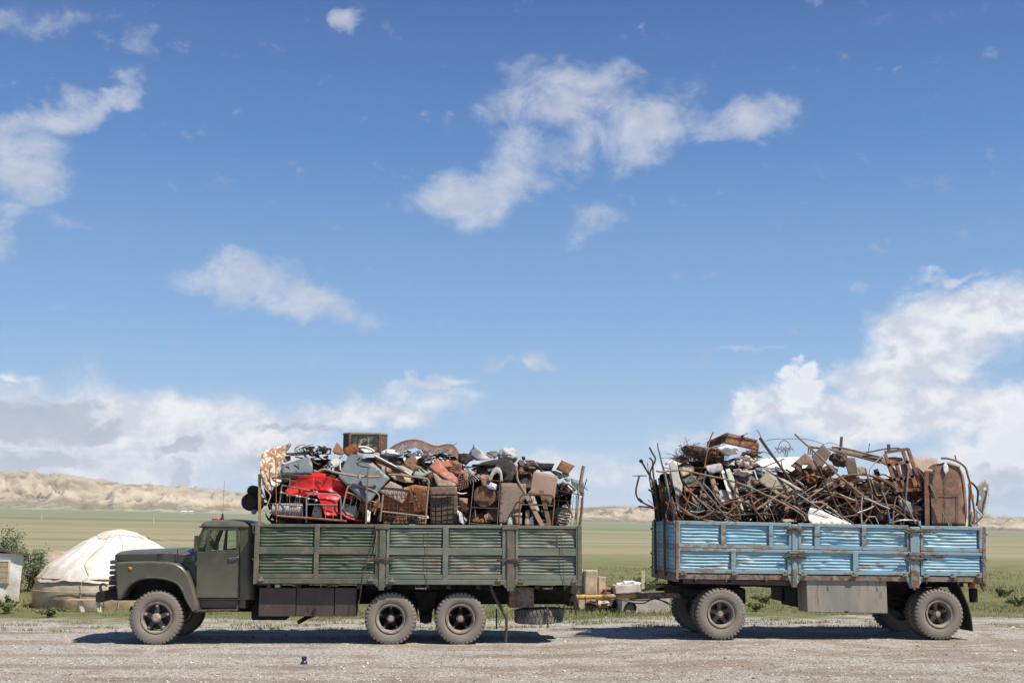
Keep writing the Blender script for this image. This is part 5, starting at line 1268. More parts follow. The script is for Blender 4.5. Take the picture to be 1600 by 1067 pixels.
    r = sheet(2, [(150, 290), (215, 225), (300, 250), (430, 360), (598, 515), (480, 650), (370, 785), (200, 640), (55, 508), (110, 400)], .26, 'grey_blue', 'scrap_sheet', 'large grey-blue square sheet hanging cornerwise behind the brown post', 'metal sheet', (.05, .30), .012)
    mb = MB(); mb.bar(V(2, 366, 392, .10), V(2, 346, 985, .10), .065, .03); mb.build('iron_post', mt('rust_brown'), None, **tagp('upright brown angle-iron post in front of the grey-blue square sheet', 'post'))
    bedend(2, [(98, 832), (150, 625), (180, 590), (222, 578), (330, 608), (405, 636), (455, 664), (482, 700), (472, 770), (430, 890)], [(132, 655, 455, 768)], [(205, 680, 170, 850), (260, 700, 215, 880), (300, 715, 262, 900), (345, 730, 310, 910), (400, 750, 370, 910)], .18, 'rust_pale', 'leaning arched bed end crossing below the grey-blue square sheet', .016)
    sheet(2, [(105, 770), (250, 800), (262, 930), (160, 905), (100, 850)], .30, 'mint_grey', 'seat_pad', 'cream padded panel behind the leaning bed end', 'seat pad', (0, .3), .03)
    sheet(2, [(88, 848), (130, 895), (200, 925), (300, 950), (300, 965), (150, 940), (95, 900)], .24, 'red_paint', 'trim_strip', 'red curved strip under the cream padded panel', 'trim strip', (0, .3), .02)
    sheet(2, [(345, 830), (395, 850), (385, 975), (340, 975)], .22, 'white_enamel', 'enamel_offcut', 'small white enamel piece right of the brown post foot', 'metal panel', (.3, .2), .02)
    # ---------- wooden cabinet with patterned front
    a = V(2, 330, 210, .9); r = empty('radio_cabinet', a, None, **tagp('dark bay-fronted wooden cabinet perched on top of the green lorry load', 'cabinet'))
    Yc = .95
    L, R_, T_, B_ = V(2, 104, 60, Yc), V(2, 560, 70, Yc), V(2, 340, 30, Yc), V(2, 330, 240, Yc)
    zt, zb = T_.z, B_.z; xi0, xi1 = V(2, 182, 50, Yc).x, V(2, 494, 50, Yc).x
    plan = [(L.x, Yc+.16), (xi0, Yc), (xi1, Yc), (R_.x, Yc+.16), (R_.x, Yc+.5), (L.x, Yc+.5)]
    mb = MB(); mb.prism(plan, zb, zt-.05, 'z'); mb.build('body', mt('rust_dark'), r)
    pl2 = [(x+(x-(L.x+R_.x)/2)*.02, y-(.012 if y < Yc+.3 else 0)) for x, y in plan]
    mb = MB(); mb.prism(pl2, zt-.05, zt-.02, 'z'); mb.build('top_board', mt('wood'), r)
    mb = MB(); mb.box(xi0+.035, xi1-.035, Yc-.008, Yc, zb+.0, zt-.06); mb.build('front_cloth', mt('speaker_cloth'), r)
    for x in (xi0, xi1): mb = MB(); mb.box(x-.025, x+.025, Yc-.02, Yc+.02, zb, zt-.052); mb.build('corner_strip', mt('wood_dark'), r)
    # long channel, cloth, plates
    r = empty('metal_channel', V(2, 640, 400, .45), None, **tagp('long grey-brown channel with a white edge sloping down from the cabinet', 'channel'))
    sheet(2, [(408, 228), (470, 238), (842, 450), (820, 478), (430, 270)], .46, 'grey_paint', 'top_face', '', '', (0, 1.6), .008, parent=r)
    sheet(2, [(430, 280), (815, 486), (700, 445), (560, 385), (445, 345)], .36, 'rust_brown', 'side_face', '', '', (0, .1), .01, parent=r)
    rod(2, [(428, 270), (620, 372), (818, 480)], .34, .014, 'white_enamel', 'edge', '', '', 1, parent=r)
    rod(2, [(268, 190), (330, 188), (390, 208), (430, 235)], .5, .022, 'white_enamel', 'metal_strip', 'white curved tube in front of the cabinet foot', 'metal tube')
    sheet(2, [(280, 205), (400, 215), (420, 240), (330, 248)], .6, 'white_enamel', 'enamel_basin', 'white enamel bowl edge below the cabinet', 'basin', (0, 1), .03)
    crumple(2, 610, 258, 112, 42, .75, 'cloth_white', 'cloth_bundle', 'crumpled white cloth on top of the load right of the cabinet', 'cloth', 7, .22, .25)
    sheet(2, [(650, 352), (690, 320), (770, 300), (745, 340), (700, 368)], .5, 'cream_rusty', 'sheet_offcut', 'small cream flaking scrap below the white cloth', 'metal offcut', (0, .4), .03)
    sheet(2, [(704, 370), (830, 270), (906, 352), (846, 446)], .40, 'rust', 'scrap_sheet', 'square rust-brown plate between the grey channel and green boards', 'metal plate', (.2, .2), .012)
    sheet(2, [(450, 350), (560, 395), (700, 452), (830, 485), (860, 540), (700, 545), (600, 500), (540, 460)], .40, 'rust_orange', 'scrap_sheet', 'orange rusty sheet under the long grey channel', 'metal sheet', (0, .3), .03)
    sheet(2, [(585, 470), (720, 490), (850, 520), (840, 560), (760, 560), (640, 530)], .33, 'wood', 'plywood_offcut', 'ochre board under the big bed frame tube', 'board', (0, .5), .02)
    sheet(2, [(600, 545), (800, 635), (728, 782), (480, 655)], .20, 'rust_pale', 'stone_slab', 'rough grey-brown slab below the corner of the grey-blue sheet', 'slab', (.05, .35), .012, th=.03)
    # ---------- spring mesh bed
    r = empty('spring_bed', V(2, 740, 990, .12), None, **tagp('bed frame with rounded tube and wire mesh, middle of the green load', 'bed frame'))
    mb = MB(); mb.tube([V(2, x, y, .10) for x, y in [(492, 960), (520, 705), (522, 690)]], .020, 8, smooth=2); mb.tube([V(2, x, y, .10) for x, y in [(582, 478), (640, 474), (780, 490), (940, 512), (990, 530), (1000, 575), (990, 660), (962, 990)]], .020, 8, smooth=4); mb.build('frame_tube', mt('rust_pale'), r, smooth=50)
    mb = MB(); mb.tube([V(2, 512, 860, .10), V(2, 980, 914, .10)], .017, 8); mb.build('crossbar', mt('rust_pale'), r, smooth=50)
    mb = MB()
    for i in range(11): x = 545+i*43; mb.tube([V(2, x, 600+i*4, .15), V(2, x-8, 985, .15)], .006, 4)
    for i in range(7): mb.tube([V(2, 525, 690+i*45, .155), V(2, 985, 650+i*52, .155)], .005, 4)
    mb.build('wire_mesh', mt('rust_dark'), r)
    sheet(2, [(525, 690), (700, 620), (850, 580), (990, 600), (985, 890), (760, 880), (530, 850)], .30, 'rust_orange', 'steel_box', 'orange rusty box behind the mesh of the bed frame', 'metal box', (.05, -.1), .035)
    sheet(2, [(520, 880), (980, 935), (975, 992), (515, 985)], .28, 'rust', 'scrap_sheet', 'rusty sheet below the mesh bed crossbar', 'metal sheet', (0, .2), .03)
    sheet(3, [(0, 590), (30, 600), (130, 830), (100, 860), (60, 760)], .2, 'rust_dark', 'sheet_strip', 'dark triangular strip across the bed frame mesh', 'metal strip', (.1, .2), .01)
    # ---------- wire netting hump
    sk = [(575, 205), (640, 168), (720, 138), (800, 112), (860, 100), (920, 118), (975, 150), (1040, 168), (1100, 168), (1180, 158), (1240, 168), (1290, 205), (1325, 270), (1330, 320)]
    def hump(u, v):
        f = u*(len(sk)-1); u0 = u; i = min(len(sk)-2, int(f)); t = f-i; x = sk[i][0]+(sk[i+1][0]-sk[i][0])*t; y = sk[i][1]+(sk[i+1][1]-sk[i][1])*t
        p = V(2, x, y+ (1-math.sin(math.pi*(.18+.64*v)))*190+4, .55+.9*v); return p+Vector((0, 0, .012*math.sin(u*21+v*9)))
    mb = MB()
    for i in range(110): mb.tube([hump(i/109, j/10) for j in range(11)], .0045, 3)
    for j in range(24): mb.tube([hump(i/60, j/23) for i in range(61)], .0045, 3)
    mb.tube([hump(i/60, .5) for i in range(61)], .012, 5)
    mb.build('wire_netting', mt('rust'), None, smooth=0, **tagp('humped roll of rusty wire netting on top of the green load', 'wire netting'))
    mb = MB(); rr = random.Random(11)
    for i in range(60):
        p = V(2, rr.uniform(700, 1290), rr.uniform(235, 340), rr.uniform(.7, 1.1)); mb.tube([p, p+Vector((rr.uniform(-.12, .12), rr.uniform(-.1, .1), rr.uniform(-.05, .06))), p+Vector((rr.uniform(-.2, .2), rr.uniform(-.1, .1), rr.uniform(-.08, .05)))], rr.uniform(.006, .014), 4, smooth=3)
    mb.build('wire_tangle', mt('iron_black'), None, **tagp('dark wire tangle under the hump of rusty netting', 'wire'))
    crumple(2, 900, 300, 120, 60, .8, 'foil', 'foil_sheet', 'shiny crumpled foil glimpsed under the rusty netting', 'foil', 12, .5, .2)
    mb = MB(); mb.bar(V(3, 150, 225, .5), V(3, 245, 322, .5), .035); mb.build('metal_bar', mt('rust'), None, **tagp('short rusty bar poking out below the wire netting', 'metal bar'))
    rod(3, [(425, 185), (490, 150)], .9, .006, 'iron_black', 'thin_wire', 'thin wire sticking up at the right end of the netting', 'wire', 1)
    # ---------- green boards, salmon panel
    sheet(3, [(32, 480), (105, 375), (235, 446), (120, 502), (60, 498)], .34, 'pale_green', 'painted_board', 'pale green rust-streaked board right of the rust-brown square plate', 'board', (0, .7), .02)
    sheet(3, [(235, 448), (360, 508), (482, 575), (470, 602), (292, 602)], .28, 'pale_green', 'painted_board', 'pale green triangular board above the grid crate', 'board', (0, .4), .015)
    sheet(3, [(100, 505), (235, 450), (292, 602), (215, 602), (190, 540)], .36, 'dark_green_paint', 'painted_board', 'dark green board between the two pale green boards', 'board', (.4, 0), .015)
    rod(3, [(120, 502), (180, 478), (235, 448)], .26, .014, 'rust', 'metal_strip', 'rusty strip edging the left pale green board', 'metal strip', 1)
    rod(3, [(235, 448), (265, 525), (295, 602)], .24, .014, 'rust', 'metal_strip', 'rusty strip edging the triangular green board', 'metal strip', 1)
    sheet(3, [(188, 402), (295, 295), (345, 375), (400, 440), (512, 490), (505, 580), (350, 505), (240, 442)], .36, 'salmon_paint', 'car_mudguard', 'salmon red curved panel in the middle of the green load', 'car panel', (.2, .8), .03, lambda u, v: .12*u*u)
    sheet(3, [(310, 332), (545, 325), (578, 462), (505, 485), (390, 430), (340, 360)], .48, 'salmon_paint', 'slatted_grate', 'faded red slatted panel behind the salmon curved one', 'slatted panel', (0, .6), .015, lambda u, v: .02*math.sin(v*16))
    r = empty('wire_basket', V(3, 550, 640, .25), None, **tagp('small rusty wire basket right of the salmon panel', 'basket'))
    mb = MB()
    for i in range(6): mb.tube([V(3, 505+i*16, 492-i*2, .25), V(3, 515+i*18, 640-i*8, .22)], .006, 4)
    for i in range(6): mb.tube([V(3, 505+i*2, 500+i*27, .22), V(3, 585+i*5, 485+i*24, .25)], .006, 4)
    mb.build('wires', mt('rust'), r)
    # ---------- grid crate
    r = empty('mesh_crate', V(3, 360, 1005, .1), None, **tagp('brown crate with square wire grid front, right of the bed frame', 'crate'))
    sheet(3, [(208, 605), (495, 600), (497, 682), (208, 686)], .11, 'rust_brown', 'top_band', '', '', (0, .1), .008, parent=r)
    sheet(3, [(215, 690), (500, 684), (505, 1005), (212, 1005)], .19, 'rust_brown', 'back_plate', '', '', (0, 0), .02, parent=r)
    mb = MB()
    for i in range(6): mb.tube([V(3, 218+i*59, 686, .11), V(3, 218+i*59, 1005, .11)], .0075, 4)
    for i in range(7): mb.tube([V(3, 213, 692+i*53, .118), V(3, 512, 690+i*53, .118)], .0065, 4)
    mb.build('grid', mt('iron_black'), r)
    sheet(3, [(488, 832), (540, 868), (602, 945), (562, 1005), (522, 970)], .16, 'foil', 'foil_sheet', 'shiny crumpled foil wedged right of the grid crate', 'foil', (.5, .3), .05)
    sheet(3, [(515, 715), (605, 725), (600, 830), (520, 780)], .28, 'rust_orange', 'sheet_offcut', 'orange scrap between grid crate and shelf frame', 'metal offcut', (.3, .3), .04)
    rod(3, [(490, 660), (540, 675), (600, 665)], .2, .013, 'white_enamel', 'metal_strip', 'short white strip above the wedged foil', 'metal strip')
    # ---------- shelf frame with drum
    r = empty('shelf_rack', V(3, 760, 1005, .08), None, **tagp('rusty open shelf frame with a mottled drum behind it', 'shelf frame'))
    for c in ((668, 520, 945, 542), (670, 520, 620, 1005), (944, 543, 912, 1005), (640, 815, 922, 826), (626, 982, 905, 1000)): bars(3, [c], .08, .026, 'rust_brown', 'frame_bar', '', '', parent=r)
    mb = MB(); c = V(3, 775, 700, .55); p, q = V(3, 660, 640, .4), V(3, 890, 810, .4); rx = (q.x-p.x)/2
    mb.lathe([(0, -.17), (rx*.96, -.17), (rx, -.15), (rx, .45), (0, .45)], (c.x, .42, c.z), 'y', 28); mb.build('oil_drum', mt('rust'), None, **tagp('mottled rusty drum end seen through the upper shelf frame', 'drum'))
    sheet(3, [(640, 890), (870, 880), (905, 905), (840, 975), (640, 975)], .30, 'rust', 'scrap_sheet', 'curved rusty plate low inside the shelf frame', 'metal plate', (0, .4), .03, lambda u, v: .1*u*u)
    mb = MB()
    for i in range(7): mb.tube([V(3, 585+i*8, 395+i*6, .3), V(3, 610+i*28, 585-i*12, .26)], .007, 5)
    for i in range(4): mb.tube([V(3, 580+i*8, 410+i*40, .28), V(3, 690+i*10, 400+i*30, .3)], .006, 4)
    mb.build('dish_rack', mt('galvanised'), None, **tagp('fan of thin pale wires above the shelf frame', 'wire rack'))
    # ---------- tubs on top
    sheet(3, [(508, 262), (560, 255), (625, 262), (672, 320), (620, 350), (585, 385), (540, 360), (505, 318)], .6, 'iron_black', 'dark_bucket', 'dark bucket lying right of the slatted red panel', 'bucket', (.3, .3), .03, lambda u, v: -.15*(1-u*u))
    sheet(3, [(622, 255), (665, 180), (662, 155), (690, 160), (725, 205), (790, 275), (842, 312), (780, 328), (690, 330), (650, 300)], .6, 'galvanised_pale', 'tin_funnel', 'pointed pale tin cone on top of the green load', 'tin cone', (-.5, .6), .03, lambda u, v: .12*abs(u))
    sheet(3, [(800, 248), (850, 230), (915, 232), (926, 270), (885, 312), (830, 280)], .7, 'dark_green_paint', 'metal_scrap', 'dark curved scrap between the two pale tin pieces', 'metal scrap', (0, .5), .03)
    sheet(3, [(790, 265), (815, 262), (885, 300), (840, 305)], .62, 'salmon_paint', 'metal_strip', 'small red sliver beside the pointed tin cone', 'metal strip', (0, .3), .01)
    crumple(4, 150, 285, 108, 88, .8, 'galvanised_pale', 'tin_tub', 'crumpled pale tin tub at the top above the dark arch', 'tub', 21, .16, .25)
    # ---------- big dark arch (a car wing) and pale moulding
    sheet(4, [(-190, 392), (-120, 350), (0, 318), (130, 308), (195, 325), (238, 362), (252, 430), (248, 545), (90, 548), (100, 470), (70, 405), (0, 385), (-90, 378)], .30, 'iron_black', 'car_wing', 'big black arched car wing above the shelf frame', 'car panel', (.2, .2), .02, lambda u, v: .1*u)
    sheet(4, [(-60, 540), (0, 420), (30, 395), (70, 400), (95, 440), (105, 545), (78, 548), (70, 470), (45, 455), (10, 480), (-20, 545)], .24, 'grey_paint', 'moulding', 'grey moulded frame inside the black arch', 'moulding', (0, .3), .02)
    sheet(4, [(-60, 420), (20, 400), (30, 412), (-40, 445)], .35, 'white_enamel', 'enamel_offcut', 'white sliver of enamel inside the black arch', 'metal offcut', (0, .3), .01)
    sheet(4, [(-110, 560), (-30, 550), (40, 575), (35, 640), (-40, 620)], .2, 'foil', 'foil_sheet', 'bright crumpled foil at the top of the shelf frame', 'foil', (0, .4), .05)
    rod(4, [(240, 380), (250, 450), (262, 540), (342, 675)], .2, .022, 'rust_pale', 'bent_strip', 'pale bent strip running down from the black arch', 'metal strip')
    sheet(4, [(88, 560), (345, 570), (350, 720), (272, 800), (262, 990), (60, 985)], .18, 'rust_pale', 'scrap_plate', 'large plain pinkish-brown panel right of the shelf frame', 'metal panel', (0, .06), .006)
    crumple(4, 330, 430, 90, 95, .6, 'rust_dark', 'engine_part', 'dark rusty engine part above the pinkish-brown panel', 'engine part', 31, .6, .3)
    sheet(4, [(340, 335), (380, 320), (440, 330), (530, 370), (612, 440), (520, 445), (430, 385)], .6, 'rust', 'scrap_sheet', 'rust-brown folded plate on top at the rear of the green load', 'metal plate', (0, .8), .02)
    rod(4, [(335, 330), (420, 330), (520, 445)], .48, .018, 'rust_pale', 'metal_strip', 'tan strip edging the folded plate at the rear top', 'metal strip', 1)
    rod(4, [(338, 440), (360, 395), (410, 378), (465, 392), (512, 440)], .45, .026, 'iron_black', 'curved_hoop', 'black curved rim under the folded rust plate', 'rim')
    sheet(4, [(300, 290), (330, 285), (340, 310), (325, 330), (305, 318)], .6, 'iron_black', 'metal_lump', 'small black lump on the skyline of the green load', 'metal lump', (0, 0), .03)
    sheet(4, [(385, 680), (405, 560), (430, 440), (560, 462), (682, 490), (660, 610), (640, 732), (510, 705)], .22, 'turquoise_rust', 'scrap_plate', 'brown panel with a turquoise paint patch near the rear of the load', 'metal panel', (.05, .25), .01)
    sheet(4, [(590, 432), (660, 434), (715, 460), (735, 505), (690, 525), (650, 480)], .45, 'iron_black', 'rubber_sheet', 'black curved flap behind the turquoise-patched panel', 'rubber flap', (0, .6), .03)
    sheet(4, [(718, 455), (792, 460), (798, 490), (740, 512)], .5, 'cream_rusty', 'tin_box', 'small cream and red box near the rear end of the green load', 'box', (0, .4), .02)
    sheet(4, [(738, 520), (812, 500), (805, 545), (770, 550)], .46, 'pale_green', 'tin_box', 'small mint green scrap near the rear end of the load', 'metal scrap', (0, .4), .02)
    sheet(4, [(812, 512), (935, 552), (950, 560), (952, 700), (925, 690), (905, 600), (820, 575)], .5, 'dark_green_paint', 'metal_box', 'dark box corner at the rear end of the green load', 'metal box', (.2, .1), .02)
    # ---------- boards and rear bed end
    for c, w, m_, l in (((352, 695, 522, 1022), .085, 'rust_pale', 'peeling rusty plank leaning left, in front of the rear bed end'), ((505, 640, 598, 1030), .085, 'rust_brown', 'brown plank leaning beside the peeling rusty one'), ((408, 690, 470, 860), .07, 'mint_grey', 'grey-green plank behind the peeling rusty one')):
        mb = MB(); Yp = .06 if c[0] < 600 and c[0] != 408 else .11; mb.bar(V(4, c[0], c[1], Yp+.08), V(4, c[2], c[3], Yp), w, .03, up=Vector((0, 1, 0))); mb.build('plank', mt(m_), None, bevel=.004, **tagp(l, 'plank'))
    bedend(4, [(270, 1025), (280, 860), (286, 725), (305, 695), (345, 680), (590, 686), (628, 708), (640, 755), (630, 880), (618, 1000)], [(290, 785, 628, 800)], [], .05, 'rust', 'rusty arched bed end behind the two leaning planks', .015)
    rod(4, [(178, 915), (205, 850), (240, 780), (262, 762), (330, 770)], .09, .014, 'rust_dark', 'bent_pipe', 'dark bent tube in front of the pinkish-brown panel', 'pipe', 3)
    for pts, m_, l in (([(150, 932), (215, 912), (216, 1020), (150, 1020)], 'mint_grey', 'small grey-green plate at the rear side post of the lorry'), ([(222, 880), (305, 870), (300, 1000), (240, 1000)], 'rust_pale', 'pale brown plate left of the leaning planks'), ([(345, 850), (385, 840), (375, 1015), (330, 1015)], 'wood', 'pale upright board low behind the rusty bed end'), ([(385, 930), (420, 900), (430, 1020), (370, 1020)], 'white_enamel', 'whitish scrap low behind the peeling plank'), ([(545, 700), (620, 720), (600, 800), (560, 790)], 'rust', 'rust plate glimpsed inside the rear bed end arch')):
        sheet(4, pts, .14, m_, 'metal_plate', l, 'metal plate', (.05, .1), .01)
    # ---------- cage with sacking
    r = empty('wire_cage', V(4, 750, 1020, .1), None, **tagp('narrow dark cage holding folded sacking at the rear of the green load', 'cage'))
    for c, w in (((675, 640, 932, 690), .035), ((692, 690, 664, 1022), .014), ((842, 700, 810, 1015), .014), ((648, 742, 835, 752), .012), ((655, 818, 828, 830), .012), ((670, 862, 822, 874), .012), ((635, 915, 818, 942), .012), ((640, 970, 812, 985), .012)): bars(4, [c], .08, w, 'dark_metal', 'cage_bar', '', '', parent=r)
    sheet(4, [(672, 900), (700, 870), (735, 790), (770, 788), (808, 850), (800, 930), (780, 1012), (685, 1012)], .2, 'cloth_dun', 'sacking', 'dun folded sacking stacked inside the rear cage', 'sacking', (0, .1), .05, lambda u, v: .035*math.sin(v*22+u*2), res=.04)
    rod(4, [(948, 388), (942, 400), (930, 470), (912, 580)], .12, .034, 'wood_dark', 'wooden_pole', 'thick round wooden pole sticking up at the rear of the green load', 'pole', 1, 10)
    for i, (c, m_, l) in enumerate((((940, 660, 910, 1030), 'rust_brown', 'brown upright pole at the very rear corner of the green bed'), ((890, 600, 870, 1010), 'wood', 'pale stick leaning third from the rear corner'), ((925, 715, 895, 1015), 'rust', 'rusty thin pole inside the rear corner of the green bed'), ((905, 700, 842, 1015), 'white_enamel', 'thin white rod leaning in the rear corner'), ((870, 690, 850, 1000), 'iron_black', 'black thin rod just right of the cage'))):
        rod(4, [c[:2], ((c[0]+c[2])/2+6, (c[1]+c[3])/2), c[2:]], .08+.03*i, .017-.002*i, m_, 'thin_pole', l, 'pole', 3)
    rod(4, [(978, 520), (965, 570), (952, 620)], .2, .010, 'rust_dark', 'thin_rod', 'short thin rod sticking out beyond the rear corner of the green load', 'metal rod', 2)
    rod(4, [(955, 610), (990, 640)], .2, .008, 'rust_dark', 'thin_rod', 'tiny dark prong pointing rearwards off the green load', 'metal rod', 1)
    crumple(4, 760, 620, 75, 50, .35, 'rust_dark', 'scrap_lump', 'dark rusty lump on top of the rear cage', 'metal lump', 44, .6, .15)
    # bent sheet offcuts packed between the bigger pieces
    rr = random.Random(404)
    for i in range(34):
        px, py = rr.uniform(560, 895), rr.uniform(728, 812); w, h = rr.uniform(8, 24), rr.uniform(6, 18); a = rr.uniform(0, 3.14); n = rr.choice([4, 4, 5, 6])
        pts = [((px-400+w*math.cos(a+6.283*j/n)*rr.uniform(.8, 1.1))*6.667, (py-670+h*math.sin(a+6.283*j/n)*rr.uniform(.8, 1.1))*6.667) for j in range(n)]
        sheet(1, pts, rr.uniform(.34, .5), rr.choice(['rust', 'rust_brown', 'rust_dark', 'rust_orange', 'rust', 'grey_paint', 'galvanised', 'iron_black']), 'bent_offcut', 'bent rusty or grey sheet offcut wedged behind the front row of the green load', 'sheet offcut', (rr.uniform(-.8, .8), rr.uniform(-.3, .9)), rr.uniform(.02, .06), group='bent sheet offcuts wedged in the green load')
    sheet(4, [(745, 570), (775, 575), (860, 655), (840, 660)], .22, 'white_enamel', 'metal_strip', 'whitish strip slanting above the rear cage', 'metal strip', (0, 0), .01)
def extra_mats():
    m, g, b, out = new_mat('speaker_cloth')
    co = obj_vec(g, False); n = g.noise(co, 9, 6, .7); d = g.vm('LENGTH', g.vm('MULTIPLY', g.vm('SUBTRACT', co, (0, 0, .13)), (1.0, 0, 1.6)))
    g.put(b.inputs['Base Color'], g.mix(g.math('MULTIPLY', g.map(n, .47, .60), g.map(d, .36, .12)), (.035, .037, .034), (.40, .36, .26))); b.inputs['Roughness'].default_value = .9
extra_mats()
M_rust('wood_dark', (.16, .09, .065), (.22, .13, .09), (.28, .19, .13))
build_truck_load()

# ------------------------------------------------------------------ the mass of scrap behind the pieces one can tell apart
def scrap_mass(name, top, x_off, label, n_sheet, n_rod, seed, y0=.38, y1=2.35, zb=1.25):
    rr = random.Random(seed); mb = MB()
    mats = ['rust_dark', 'rust_brown', 'heap_shade', 'iron_black', 'grey_blue', 'rust']  # the near-black one puts inner shade into the heap's colour
    xs = [U(a, b, 0).x for a, b in top]; zs = [U(a, b, 0).z for a, b in top]
    def pt(m=0.0):
        x = rr.uniform(xs[0]+.1, xs[-1]-.1); y = rr.uniform(.16 if (x < xs[0]+.22 and zb < 1.3) else y0, y1); zt = float(np.interp(x, xs, zs))-m
        z = zb+(zt-zb)*rr.random()**.8; return Vector((x, y, z)), zt
    for i in range(n_sheet):
        c, zt = pt(.12); mb.cm = rr.choice([0, 0, 0, 1, 2, 2, 2, 2, 3, 0, 4 if i % 2 else 2, 5 if i % 3 == 0 else 0]); s = rr.uniform(.10, .38)
        e1 = Vector((rr.gauss(0, 1), rr.gauss(0, 1), rr.gauss(0, 1))).normalized(); e2 = e1.cross(Vector((rr.gauss(0, 1), rr.gauss(0, 1), rr.gauss(0, 1)))).normalized()
        b = rr.uniform(-.3, .3); n3 = e1.cross(e2)
        def fn(u, v): 
            p = c+e1*(u-.5)*s*2+e2*(v-.5)*s*rr2+n3*(b*((u-.5)**2+.5*(v-.5)*(u-.5))*s*2+.06*mnoise.noise(Vector((u*3, v*3, i))))
            return Vector((min(max(p.x, xs[0]+.05), xs[-1]-.05), min(max(p.y, .3), 2.44), max(zb, min(p.z, zt+.02))))
        rr2 = rr.uniform(.5, 1.6); mb.grid(fn, 4, 4)
    for i in range(n_rod):
        c, zt = pt(.1); mb.cm = rr.choice([0, 1, 5, 3, 3, 2]); d = Vector((rr.gauss(0, 1), rr.gauss(0, .5), rr.gauss(0, .6))).normalized()*rr.uniform(.3, .9)
        w = Vector((rr.gauss(0, .1), rr.gauss(0, .1), rr.gauss(0, .12)))
        pts = [c-d, c+w, c+d]; pts = [Vector((min(max(p.x, xs[0]+.05), xs[-1]-.05), min(max(p.y, .25), 2.44), max(zb, min(p.z, zt+.03)))) for p in pts]
        if (pts[0]-pts[2]).length < .1: continue
        mb.tube(pts, rr.uniform(.007, .018), 5, smooth=4)
    o = mb.build(name, [mt(m) for m in mats], None, smooth=30, kind='stuff', label=label, category='scrap metal')
scrap_mass('scrap_metal', [(403, 738), (412, 722), (430, 712), (470, 708), (530, 706), (600, 704), (680, 706), (720, 716), (760, 714), (830, 722), (862, 738), (890, 755), (904, 772)], 0, 'mass of jumbled rusty scrap filling the green lorry bed between the larger pieces', 660, 190, 5)
scrap_mass('scrap_metal', [(1062, 728), (1090, 714), (1120, 704), (1160, 702), (1190, 708), (1230, 722), (1300, 722), (1330, 735), (1360, 745), (1400, 740), (1440, 732), (1490, 732), (1525, 765)], 0, 'mass of jumbled rusty scrap filling the blue trailer behind the rods and plates', 480, 420, 6, zb=1.45)
